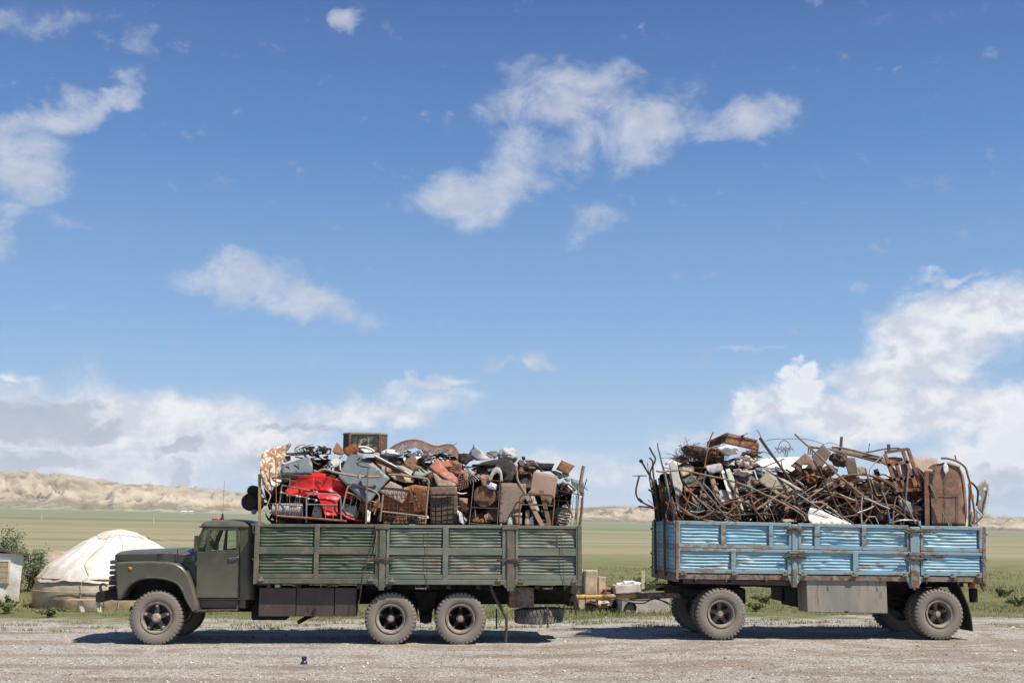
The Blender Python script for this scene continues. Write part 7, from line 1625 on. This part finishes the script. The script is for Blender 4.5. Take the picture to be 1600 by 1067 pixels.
    R(8, [(205, 700), (180, 800), (165, 995)], .13, .016, 'rust_brown', 'brown rod dropping from the pale tube stub to the rail')
    R(8, [(225, 700), (290, 760), (340, 850), (390, 960), (410, 990)], .10, .017, 'rust_pale', 'curved tan rod before the black car wheel arch', 'bent_rod')
    R(8, [(50, 640), (90, 740), (120, 860), (140, 990)], .11, .016, 'galvanised', 'grey rod left of the curved tan rod')
    R(8, [(0, 775), (80, 785), (180, 830), (280, 900), (370, 990)], .12, .015, 'rust', 'rusty rod sweeping down under the black wheel arch', 'bent_rod')
    R(8, [(100, 790), (200, 800), (300, 870), (440, 970)], .14, .012, 'rust_orange', 'orange thin rod sweeping beside the dark plastic arch', 'bent_rod')
    S(8, [(215, 680), (330, 690), (430, 740), (470, 860), (480, 1000), (420, 1000), (300, 900), (220, 830)], .28, 'iron_black', 'wheel_arch_liner', 'black curved liner under the cast iron grid', 'liner', (.3, .1), .03)
    S(8, [(220, 740), (300, 735), (370, 770), (400, 850), (430, 930), (330, 880), (240, 800)], .22, 'grey_blue', 'window_pane_scrap', 'dark glassy plate in front of the black liner', 'plate', (.1, .2), .01)
    mb = MB(); mb.bar(V(8, 440, 955, .05), V(8, 445, 1003, .05), .07, .04); mb.build('wood_block', mt('grey_paint'), None, **tagp('small grey block on the blue rail near the rear post', 'block'))
    R(8, [(240, 935), (252, 998)], .08, .012, 'galvanised', 'tiny pale rod end on the blue rail under the black liner', 'metal_rod', 'metal rod', 1)
    rr = random.Random(505)
    for i in range(44):
        px = rr.uniform(1062, 1430); ty = float(np.interp(px, [1062, 1120, 1200, 1300, 1430], [745, 725, 728, 742, 770])); py = rr.uniform(ty, 806); w, h = rr.uniform(9, 24), rr.uniform(6, 17); a = rr.uniform(0, 3.14); n = rr.choice([4, 4, 5, 6])
        pts = [((px-980+w*math.cos(a+6.283*j/n)*rr.uniform(.8, 1.1))*6.667, (py-670+h*math.sin(a+6.283*j/n)*rr.uniform(.8, 1.1))*6.667) for j in range(n)]
        sheet(5, pts, rr.uniform(.30, .5), rr.choice(['rust', 'rust_brown', 'rust_dark', 'rust_brown', 'rust', 'rust_pale', 'tank_rust', 'iron_black']), 'crushed_plate', 'crushed rusty plate lying among the rods in the blue trailer', 'metal plate', (rr.uniform(-.8, .8), rr.uniform(-.3, .9)), rr.uniform(.03, .08), group='crushed rusty plates among the trailer rods')
    # ---------- low tangle of rods nobody could tell apart
    rr = random.Random(77)
    top = [(1040, 800), (1100, 772), (1200, 765), (1290, 760), (1400, 772), (1445, 795)]
    for i in range(105):
        px = rr.uniform(1050, 1425); ty = float(np.interp(px, [t[0] for t in top], [t[1] for t in top])); py = rr.uniform(ty, 818)
        Y = rr.uniform(.10, .34); L = rr.uniform(16, 60); a = rr.gauss(0, .6)+rr.choice([0, 0, math.pi*.35]); bend = rr.choice([0, rr.gauss(0, .08), rr.gauss(0, .3)])*L
        dx, dy = math.cos(a)*L, math.sin(a)*L
        pts = [(px-dx, py-dy), (px-dx*.3+dy/L*bend, py-dy*.3-dx/L*bend), (px+dx*.3+dy/L*bend, py+dy*.3-dx/L*bend), (px+dx, py+dy)]
        pts = [(min(max(x, 1040), 1440), min(y, 822)) for x, y in pts]
        mb = MB(); mb.tube([U(x, y, Y+.05*math.sin(j+i)) for j, (x, y) in enumerate(pts)], rr.choice([.008, .010, .012, .014, .018]), 6, smooth=4)
        mb.build('tangled_rod', mt(rr.choice(['rust', 'rust', 'rust_dark', 'rust_dark', 'iron_black', 'rust_pale', 'rust_brown', 'rust_orange', 'galvanised'])), None, smooth=50,
                 **tagp('thin bent rod in the low tangle just above the blue trailer rail', 'metal rod', 'rods in the low tangle above the blue rail'))
M_paint('cloth_pink', (.50, .43, .40), (.62, .58, .55), rustc=(.26, .12, .08), amt=.6, oscale=5, rough=.9)
M_paint('olive_rust', (.21, .18, .13), (.28, .24, .17), rustc=(.15, .09, .055), amt=.4, oscale=2, rough=.6)
M_rust('tank_rust', (.155, .078, .05), (.20, .115, .078), (.27, .11, .055), scale=1.6)
def holed():
    m, g, b, out = new_mat('holed_plate')
    co = obj_vec(g, False); X, Y, Z = g.sep(co)
    g.put(b.inputs['Base Color'], g.mix(g.noise(co, 6, 5, .6), (.15, .15, .125), (.24, .24, .20))); b.inputs['Roughness'].default_value = .6
    v = g.voro(g.xyz(X, 0.0, Z), 6.5, 'F1', 'Distance', .55)
    tr = g.n('ShaderNodeBsdfTransparent'); mx = g.n('ShaderNodeMixShader'); g.put(mx.inputs[0], g.math('LESS_THAN', v, .34)); g.t.links.new(b.outputs[0], mx.inputs[1]); g.t.links.new(tr.outputs[0], mx.inputs[2]); g.t.links.new(mx.outputs[0], out.inputs[0])
holed()
build_trailer_load()
# ------------------------------------------------------------------ things around the yard
def felt(name, c1, c2, dirt, z0, z1):
    m, g, b, out = new_mat(name)
    co = obj_vec(g, False); Z = g.sep(co)[2]; n = g.noise(co, 1.6, 6, .65, .3); n2 = g.noise(co, 9, 5, .6)
    c = g.mix(g.map(n, .35, .65), c1, c2)
    c = g.mix(g.map(g.math('ADD', Z, g.math('MULTIPLY', g.math('SUBTRACT', n, .5), .9)), z1, z0, 0, .9), c, dirt)
    g.put(b.inputs['Base Color'], c); b.inputs['Roughness'].default_value = .9; b.inputs['Specular IOR Level'].default_value = .15
    bump(g, b, g.math('ADD', n, g.math('MULTIPLY', n2, .4)), .05, .6); return m
felt('felt_roof', (.56, .53, .46), (.68, .66, .60), (.50, .45, .36), -.1, .5)
felt('felt_wall', (.42, .35, .25), (.50, .43, .32), (.33, .22, .12), -.05, .45)
felt('whitewash', (.66, .64, .59), (.74, .72, .68), (.46, .34, .22), -.1, .9)
M_plain('sandstone', (.46, .36, .25), .95, var=.18, scale=5, bmp=.03)
M_plain('concrete', (.44, .41, .36), .95, var=.2, scale=4, bmp=.01)
M_plain('white_stone', (.66, .64, .60), .9, var=.2, scale=6, bmp=.02)
M_plain('earth', (.30, .235, .16), .95, var=.3, scale=3, bmp=.05)
M_plain('roof_iron', (.12, .075, .055), .8, var=.4, scale=4, bmp=.01)
M_plain('bottle_glass', (.03, .03, .10), .2, var=.5, scale=20)
def leaf_mat(name, c1, c2, c3):
    m, g, b, out = new_mat(name)
    r = g.n('ShaderNodeNewGeometry').outputs['Random Per Island']
    g.put(b.inputs['Base Color'], g.ramp(r, [(0, c1), (.5, c2), (1, c3)])); b.inputs['Roughness'].default_value = .7; b.inputs['Specular IOR Level'].default_value = .25
leaf_mat('bush_leaf', (.08, .12, .06), (.15, .19, .10), (.27, .30, .18))
leaf_mat('weed_leaf', (.09, .14, .045), (.15, .19, .07), (.26, .26, .12))

def build_yurt():
    Y = 12.3; c = U(181, 948, Y); cx = c.x; z0 = -.02
    r = empty('yurt', (cx, Y, 0), None, label='cream felt yurt with a pointed white roof behind the lorry bonnet', category='yurt')
    S = Vector((3, 5, 1))
    def rnd(a, z, k=1): return 1.25*mnoise.noise(Vector((math.cos(a)*2.2, math.sin(a)*2.2, z*1.6))*k+S)
    wall = [(2.20, z0), (2.24, .25), (2.22, .50), (2.12, .76), (2.08, .82)]
    def wfn(u, v):
        a = 2*math.pi*u; f = v*(len(wall)-1); i = min(len(wall)-2, int(f)); t = f-i
        R = wall[i][0]+(wall[i+1][0]-wall[i][0])*t; z = wall[i][1]+(wall[i+1][1]-wall[i][1])*t
        R += .05*rnd(a, z)+.02*rnd(a*1, z, 3.5); return Vector((cx+R*math.cos(a), Y+R*math.sin(a), z))
    mb = MB(); mb.grid(wfn, 120, 14); mb.build('felt_wall', MATS['felt_wall'], r, smooth=60)
    roof = [(2.19, .74), (2.10, .86), (1.86, 1.15), (1.38, 1.50), (1.05, 1.71), (.66, 1.93), (.43, 2.04), (.2, 2.09), (.0, 2.12)]
    def rfn(u, v, off=0):
        a = 2*math.pi*u; f = v*(len(roof)-1); i = min(len(roof)-2, int(f)); t = f-i
        R = roof[i][0]+(roof[i+1][0]-roof[i][0])*t; z = roof[i][1]+(roof[i+1][1]-roof[i][1])*t
        k = min(1, R/1.0); sag = .035*abs(math.sin(a*11))*k*(1-abs(R-1.5)/2.5)
        return Vector((cx+(R+off)*math.cos(a), Y+(R+off)*math.sin(a), z+off*.8-sag+.05*rnd(a, R)*k+.02*rnd(a, R, 4)*k))
    mb = MB(); mb.grid(rfn, 132, 30); mb.build('felt_roof', MATS['felt_roof'], r, smooth=60)
    mb = MB(); mb.grid(lambda u, v: rfn(u, .62+.38*v+(.035*math.sin(u*2*math.pi*4) if v < .01 else 0), .010), 96, 14); mb.build('smoke_flap', MATS['felt_roof'], r, smooth=60)
    for a in [-2.6, -1.75, -1.3, -.5, .6, 1.7]:
        u = (a/(2*math.pi)) % 1; mb = MB(); pts = [rfn(u+.012*math.sin(j), .02+j/10*.60, .03) for j in range(11)]
        pts = [wfn(u, .05)+Vector((.04*math.cos(a), .04*math.sin(a), 0)), wfn(u, .6)+Vector((.04*math.cos(a), .04*math.sin(a), 0))]+pts
        mb.tube(pts, .007, 5); mb.build('rope', MATS['rope'], r)
    mb = MB(); mb.tube([wfn(k/72, .86)+Vector((math.cos(2*math.pi*k/72), math.sin(2*math.pi*k/72), 0))*.03+Vector((0, 0, .0)) for k in range(72)], .018, 5, closed=True); mb.build('edge_band', MATS['salmon_paint'], r)
    mb = MB(); mb.tube([wfn(k/72, .46)+Vector((math.cos(2*math.pi*k/72), math.sin(2*math.pi*k/72), 0))*.03 for k in range(72)], .012, 5, closed=True); mb.build('rope', MATS['rope'], r)
    # bench in front
    Yb = 9.2; q = U(130, 948, Yb); b = empty('low_bench', (q.x, Yb, 0), None, label='low rough wooden bench standing before the yurt', category='bench')
    x0, x1 = U(104, 940, Yb).x, U(161, 940, Yb).x; zt = U(130, 936.5, Yb).z
    mb = MB(); mb.box(x0, x1, Yb, Yb+.25, zt-.03, zt); mb.build('seat', MATS['wood'], b, bevel=.006)
    for a, w in ((124, .09), (150, .05)): mb = MB(); xx = U(a, 945, Yb).x; mb.bar((xx, Yb+.1, zt-.04), (xx+.08, Yb+.1, 0), w, .08); mb.build('leg', MATS['white_stone'], b)
def build_hut():
    Y = 10.6; x1 = U(34, 910, Y).x; x0 = U(-90, 910, Y).x; zt = U(20, 866, Y).z
    r = empty('whitewashed_hut', ((x0+x1)/2, Y, 0), None, label='small whitewashed hut with a brown sheet roof at the left edge', category='hut')
    mb = MB()
    def wf(u, v): 
        x = x0+(x1-x0)*u; z = -.03+(zt+.06)*v; return Vector((x+(.06*(1-v) if u > .99 else 0)*-1, Y+.03*mnoise.noise(Vector((x*2, z*2, 1))), z-(.0)))
    mb.grid(wf, 40, 20); mb.grid(lambda u, v: Vector((x1-.95*u+.02*mnoise.noise(Vector((u*5, v*5, 3)))-.06*(1-v), Y+2.6*u, -.03+(zt+.06)*v)), 20, 20)
    mb.box(x0, x1-1.1, Y+.06, Y+2.5, -.02, zt-.05)
    mb.build('wall', MATS['whitewash'], r, smooth=50)
    a, b = U(-14, 858, Y-.05), U(47, 868.5, Y-.05); mb = MB()
    vs = []; 
    mb.add([(a.x, Y-.10, a.z), (b.x, Y-.10, b.z), (b.x-1.1, Y+3, b.z-.1), (a.x-1.1, Y+3, a.z-.1), (a.x, Y-.10, a.z+.07), (b.x, Y-.10, b.z+.07), (b.x-1.1, Y+3, b.z-.03), (a.x-1.1, Y+3, a.z-.03)], [(0,3,2,1),(4,5,6,7),(0,1,5,4),(1,2,6,5),(2,3,7,6),(3,0,4,7)])
    c = U(-110, 856, Y-.05); mb.add([(c.x, Y-.10, a.z-.2), (a.x, Y-.10, a.z), (a.x-1.1, Y+3, a.z-.1), (c.x, Y+3, a.z-.3), (c.x, Y-.10, a.z-.13), (a.x, Y-.10, a.z+.07), (a.x-1.1, Y+3, a.z-.03), (c.x, Y+3, a.z-.23)], [(0,3,2,1),(4,5,6,7),(0,1,5,4),(1,2,6,5),(2,3,7,6),(3,0,4,7)])
    mb.build('roof', MATS['roof_iron'], r)
    xa, xb, za, zb = RC(-20, 877, 13, 911, Y); d = MB()
    for k in range(4): d.box(xa, xb, Y-.05, Y+.02, za+(zb-za)*k/4+.006, za+(zb-za)*(k+1)/4-.006)
    sh = d.build('shutter', MATS['wood'], r); 
    mb = MB(); mb.box(xa-.03, xb+.05, Y-.06, Y+.0, zb, zb+.05); mb.box(xb, xb+.05, Y-.06, Y, za, zb); mb.build('shutter_frame', MATS['whitewash'], sh)
def shrub(name, c, h, w, n, mat, label, cat, seed, ls=.07, upr=.6, group=None):
    rng = random.Random(seed); root = empty(name, c, None, **tagp(label, cat, group)); mb = MB(); V_ = []; 
    tips = []
    for i in range(max(8, int(n/160))):
        a = rng.uniform(0, 6.28); sp = rng.uniform(.1, 1)*w/2; hh = h*rng.uniform(.55, 1)*(1-.35*(sp/(w/2))**2)
        p0 = Vector(c)+Vector((rng.gauss(0, .06*w), rng.gauss(0, .06*w), 0)); p2 = Vector(c)+Vector((math.cos(a)*sp, math.sin(a)*sp, hh)); p1 = (p0+p2)/2+Vector((0, 0, h*.1))+Vector((rng.gauss(0, .05), rng.gauss(0, .05), 0))*w
        pts = smooth_path([p0, p1, p2], 5); mb.tube(pts, [.022*h/2, .005], 5); tips.append(pts)
    mb.build('stems', MATS['wood_dark'], root)
    V_, F_ = [], []
    for i in range(n):
        pts = rng.choice(tips); t = rng.random()**.6; k = t*(len(pts)-1); j = min(len(pts)-2, int(k)); p = pts[j].lerp(pts[j+1], k-j)
        p = p+Vector((rng.gauss(0, .10), rng.gauss(0, .10), rng.gauss(0, .08)))*h*.5
        d = Vector((rng.gauss(0, .6), rng.gauss(0, .6), upr+rng.gauss(0, .5))).normalized(); s = d.cross(Vector((rng.gauss(0, 1), rng.gauss(0, 1), rng.gauss(0, 1)))).normalized()
        L = ls*rng.uniform(.6, 1.4); o = len(V_); V_ += [p, p+d*L*.5+s*L*.18, p+d*L, p+d*L*.5-s*L*.18]; F_.append((o, o+1, o+2, o+3))
    m2 = MB(); m2.v = [tuple(v) for v in V_]; m2.f = F_; m2.m = [0]*len(F_); m2.build('leaves', MATS[mat], root, smooth=0)
def build_rest():
    # bushes behind the hut
    for i, (px, py, Y, h, w, n, l) in enumerate(((18, 905, 19.5, 1.95, 2.2, 5200, 'grey-green bush right behind the whitewashed hut, at its right corner'), (-25, 905, 21, 2.0, 2.0, 3500, 'grey-green bush at the very left edge, behind the hut roof'), (52, 905, 20.5, 1.35, 1.5, 2600, 'lower grey-green bush between the hut and the yurt'))):
        c = U(px, py, Y); shrub('willow_bush', (c.x, Y, plain_z(c.x, Y)), h+.25, w, n, 'bush_leaf', l, 'bush', 30+i, .10)
    # weeds
    for i, (px, Y, h, w, l) in enumerate(((1180, 9.0, .22, .6, 'leafy green weed right of the trailer front wheel'), (1196, 12.5, .22, 1.0, 'low green shrub seen under the trailer between its front wheel and the grey locker'), (1592, 11.5, .24, .9, 'green weed clump at the right edge of the picture'), (1568, 17, .25, 1.1, 'farther green shrub in the meadow at the right edge'), (10, 8.6, .45, .8, 'dry weed clump at the foot of the whitewashed hut'), (930, 16, .45, 1.6, 'low shrub in the meadow beyond the sandstone blocks'), (1010, 22, .45, 2.0, 'far low shrub in the meadow left of the blue trailer'), (80, 7.5, .2, .9, 'tiny green tuft on the gravel before the yurt'))):
        c = U(px, 950, Y); shrub('weed_clump', (c.x, Y, float(plain_z(np.array(c.x), np.array(Y)))), h, w, int(900*w+200), 'weed_leaf', l, 'weed', 60+i, .075, .9)
    # sandstone blocks behind the coupling
    def block(name, px0, py0, px1, py1, Y, dep, mat, label, cat, seed, rot=0, rough=.03):
        a, b, z0, z1 = RC(px0, py0, px1, py1, Y); z0 = min(z0, .0) if z0 < .12 else z0; mb = MB(); S = Vector((seed, 2*seed, 0))
        cx, cz = (a+b)/2, (z0+z1)/2; hx, hz = (b-a)/2, (z1-z0)/2
        def face(o, e1, e2, n1, n2):
            def fn(u, v):
                p = Vector(o)+Vector(e1)*u+Vector(e2)*v; n = mnoise.noise_vector(p*3+S)*rough+mnoise.noise_vector(p*9+S)*rough*.4; q = p+n
                x, z = q.x-cx, q.z-cz; return Vector((cx+x*math.cos(rot)-z*math.sin(rot), q.y, cz+x*math.sin(rot)+z*math.cos(rot)))
            mb.grid(fn, n1, n2)
        W_, H_ = b-a, z1-z0; n1, n2, n3 = max(3, int(W_/.06)), max(3, int(H_/.06)), max(3, int(dep/.08))
        face((a, Y, z0), (W_, 0, 0), (0, 0, H_), n1, n2); face((a, Y+dep, z0), (W_, 0, 0), (0, 0, H_), n1, n2)
        face((a, Y, z0), (0, dep, 0), (0, 0, H_), n3, n2); face((b, Y, z0), (0, dep, 0), (0, 0, H_), n3, n2)
        face((a, Y, z1), (W_, 0, 0), (0, dep, 0), n1, n3); face((a, Y, z0), (W_, 0, 0), (0, dep, 0), n1, n3)
        return mb.build(name, MATS[mat], None, smooth=40, bevel=.02, label=label, category=cat)
    block('stone_block', 914, 891, 933.5, 946, 9.6, .5, 'sandstone', 'tall upright sandstone block behind the coupling', 'stone block', 1)
    block('stone_block', 900, 888, 911, 950, 9.9, .6, 'sandstone', 'sandstone slab partly hidden by the lorry tail, left of the tall block', 'stone block', 2)
    block('stone_block', 934, 901, 946, 944, 10.0, .5, 'sandstone', 'short leaning sandstone slab right of the tall block', 'stone block', 3, -.06)
    block('stone_block', 905, 935, 925, 952, 9.0, .35, 'sandstone', 'low tan stone at the foot of the tall sandstone block', 'stone block', 4, .1)
    block('concrete_block', 971, 929.5, 1046, 957.5, 8.3, 1.0, 'concrete', 'long low concrete block under the yellow drawbar', 'concrete block', 5, 0, .012)
    q = U(985.5, 949.5, 8.25); mb = MB(); mb.lathe([(.11, .12), (.11, -.01), (.15, -.03), (.155, .02), (.15, .12)], (q.x, 8.25, q.z), 'y', 20); mb.lathe([(0, .1), (.11, .1)], (q.x, 8.25, q.z), 'y', 20)
    mb.build('concrete_pipe', [MATS['iron_black']], None, label='round dark pipe mouth set in the long low concrete block', category='pipe')
    r = block('stone_trough', 961, 913, 1001, 926, 9.3, .7, 'concrete', 'pale trough heaped with white stones behind the drawbar', 'trough', 6, .08, .02)
    zt = U(980, 915, 9.5).z
    a, b, z0, z1 = RC(963, 925, 1000, 940, 9.4); mb = MB(); mb.box(a, b, 9.4, 9.95, 0, z1+.02); mb.build('rubble_pile', MATS['earth'], None, bevel=.03, label='dark earthy heap that carries the pale stone trough', category='rubble heap')
    rr = random.Random(6)
    for i in range(9):
        px = 965+i*4+rr.uniform(-1, 1); c = U(px, 913-(2 if 2 < i < 7 else 0)-i*.2, 9.55); mb = MB(); S = Vector((i, 3, 2)); s = rr.uniform(.05, .085)
        mb.grid(lambda u, v: c+Vector((math.cos(6.2832*u)*math.sin(3.1416*v), math.sin(6.2832*u)*math.sin(3.1416*v), .7*math.cos(3.1416*v)))*s*(1+.5*mnoise.noise(Vector((math.cos(6.2832*u)*math.sin(3.1416*v)*1.5, math.sin(6.2832*u)*1.5*math.sin(3.1416*v), math.cos(3.1416*v)*1.5))+S)), 12, 8)
        mb.build('white_stone', MATS['white_stone'], None, smooth=30, **tagp('white rounded stone heaped on the pale trough', 'stone', 'white stones heaped on the trough'))
    mb = MB(); p, q = U(1003, 924, 9.6), U(1004.3, 892, 9.6); mb.bar((p.x, 9.6, 0), q, .10, .09); mb.build('wooden_post', MATS['rope'], None, bevel=.008, label='pale square post standing behind the stone trough', category='post')
    mb = MB(); c = U(951, 921, 9.9); S = Vector((2, 2, 2)); mb.grid(lambda u, v: c+Vector((math.cos(6.28*u)*math.sin(3.14*v)*.16, math.sin(6.28*u)*math.sin(3.14*v)*.14, .06*math.cos(3.14*v)))*(1+.6*mnoise.noise(Vector((u*6, v*6, 0)))), 16, 10)
    o = mb.build('red_rag', MATS['salmon_paint'], None, smooth=30, label='dark red rag between the sandstone slab and the stone trough', category='rag')
    mats = ['rust_dark', 'sandstone', 'iron_black', 'rust', 'earth', 'white_stone']
    names = [(925, 940), (938, 944), (946, 938), (955, 943), (963, 936), (930, 948), (950, 930)]
    labs = ['dark scrap bit at the foot of the tall sandstone block', 'tan stone chip left of the concrete block', 'black scrap bit under the yellow pipe', 'rusty scrap bit just left of the pipe mouth', 'earth clod against the left end of the concrete block', 'small white stone below the sandstone blocks', 'dark lump below the red rag']
    for i, (px, py) in enumerate(names):
        c = U(px, py, 8.9+.1*i); s = .11+.03*(i % 3); c.z = max(.04, min(c.z, .25)) if i != 6 else c.z; mb = MB(); S = Vector((i*3, 1, 5)); z0_ = 0
        mb.grid(lambda u, v: Vector((c.x, c.y, c.z))+Vector((math.cos(6.2832*u)*math.sin(3.1416*v)*1.5, math.sin(6.2832*u)*math.sin(3.1416*v), .75*math.cos(3.1416*v)))*s*(1+.9*mnoise.noise(Vector((math.cos(6.2832*u)*math.sin(3.1416*v)*2, math.sin(6.2832*u)*math.sin(3.1416*v)*2, math.cos(3.1416*v)*2))+S)), 16, 10)
        mb.build('rubble_piece', MATS[mats[i] if i < 6 else 'rust_dark'], None, smooth=25, label=labs[i], category='rubble')
    # lone stones and the dark bottle top in the foreground
    for i, (px, py, s, l) in enumerate(((1583, 984.5, .065, 'pale fist-sized stone on the gravel right of the trailer'), (1108, 953, .06, 'pale stone in the grass behind the trailer front wheel'), (617, 953, .09, 'reddish pale stones seen between the lorry rear wheels'), (1573, 986, .03, 'small pale stone left of the fist-sized one'))):
        d = dir_of(px, py); t = -CAM.z/d.z; c = CAM+d*t; S = Vector((i, i, 7)); mb = MB()
        mb.grid(lambda u, v: c+Vector((0, 0, s*.4))+Vector((math.cos(6.2832*u)*math.sin(3.1416*v)*1.3, math.sin(6.2832*u)*math.sin(3.1416*v), .7*math.cos(3.1416*v)))*s*(1+.7*mnoise.noise(Vector((math.cos(6.2832*u)*math.sin(3.1416*v)*1.5, math.sin(6.2832*u)*math.sin(3.1416*v)*1.5, math.cos(3.1416*v)*1.5))+S)), 14, 10)
        mb.build('loose_stone', MATS['white_stone' if i != 2 else 'sandstone'], None, smooth=25, label=l, category='stone')
    d = dir_of(475, 1038); c = CAM+d*(-CAM.z/d.z); r = empty('broken_bottle', c, None, label='dark blue broken bottle neck standing on the foreground gravel', category='bottle')
    mb = MB(); mb.lathe([(0, 0), (.05, 0), (.058, .02), (.05, .05), (.032, .065), (.026, .07)], c, 'z', 14); mb.build('shoulder', MATS['bottle_glass'], r)
    mb = MB(); mb.lathe([(.026, .066), (.036, .075), (.045, .10), (.038, .125), (0, .13)], c, 'z', 12); mb.build('neck', MATS['bottle_glass'], r)
    # earth mound behind the yurt
    c = U(96, 872, 34); mb = MB()
    mb.grid(lambda u, v: Vector((c.x+(u-.5)*9, 34+(v-.5)*5, float(plain_z(np.array(c.x), np.array(34.)))-.1+1.15*max(0, math.sin(math.pi*u))**.7*max(0, math.sin(math.pi*v))*(1+.35*mnoise.noise(Vector((u*7, v*4, 1)))))), 50, 20)
    mb.build('earth_mound', MATS['earth'], None, smooth=60, kind='structure', label='low bare earth mound behind the yurt')
    # far poles and farm sheds
    for i, (px, pt, pb, Y, l) in enumerate(((232, 838, 858, 95, 'thin wooden pole with stay wires beyond the yurt roof'), (64, 803, 816, 420, 'far thin pole on the plain above the hut'), (239, 808, 822, 380, 'far thin pole on the plain above the yurt'), (929, 823, 832, 420, 'far thin pole on the plain between lorry and trailer'))):
        a, b = U(px, pb, Y), U(px, pt, Y); zg = float(plain_z(np.array(a.x), np.array(float(Y)))); mb = MB(); w = .16 if Y < 200 else .35
        rt = empty('utility_pole', (a.x, Y, zg), None, label=l, category='pole'); mb.tube([(a.x, Y, zg-.1), (a.x, Y, b.z)], [w*.6, w*.4], 6); mb.build('mast', MATS['concrete' if i else 'wood'], rt)
        if i == 0:
            for dx in (-2.0, 3.2): mb = MB(); mb.tube([(a.x, Y, b.z), (a.x+dx, Y, b.z-.55-.2*abs(dx)*.3)], .03, 4); mb.build('stay_wire', MATS['rope'], rt)
    for i, (p0, p1, l) in enumerate(((283, 292, 'long low white farm shed far out at the foot of the hills'), (295, 300.5, 'smaller white shed right of the long farm shed'))):
        Y = 2300.; a, b = U(p0, 805, Y), U(p1, 805, Y); zg = float(plain_z(np.array((a.x+b.x)/2), np.array(Y))); rt = empty('farm_shed', ((a.x+b.x)/2, Y, zg), None, label=l, category='shed')
        mb = MB(); mb.box(a.x, b.x, Y, Y+8, zg-1, zg+2.6); mb.build('wall', MATS['white_stone'], rt); mb = MB(); mb.prism([(Y-.5, zg+2.6), (Y+8.5, zg+2.6), (Y+4, zg+4.2)], a.x-.5, b.x+.5, 'x'); mb.build('roof', MATS['white_stone'], rt)
build_yurt(); build_hut(); build_rest()

# thin dusty air over the plain
mm = bpy.data.materials.new('haze'); mm.use_nodes = True; mm.node_tree.nodes.clear(); gg = NT(mm.node_tree)
vo = gg.n('ShaderNodeVolumePrincipled'); vo.inputs['Color'].default_value = (.86, .91, 1.0, 1); vo.inputs['Density'].default_value = HAZE_D; oo = gg.n('ShaderNodeOutputMaterial'); mm.node_tree.links.new(vo.outputs[0], oo.inputs['Volume'])
hb = MB(); hb.box(-6900, 6900, -6950, 6900, -150, 420); ho = hb.build('haze', mm, None, smooth=0, kind='stuff', label='thin pale haze over the far plain and hills', category='haze')
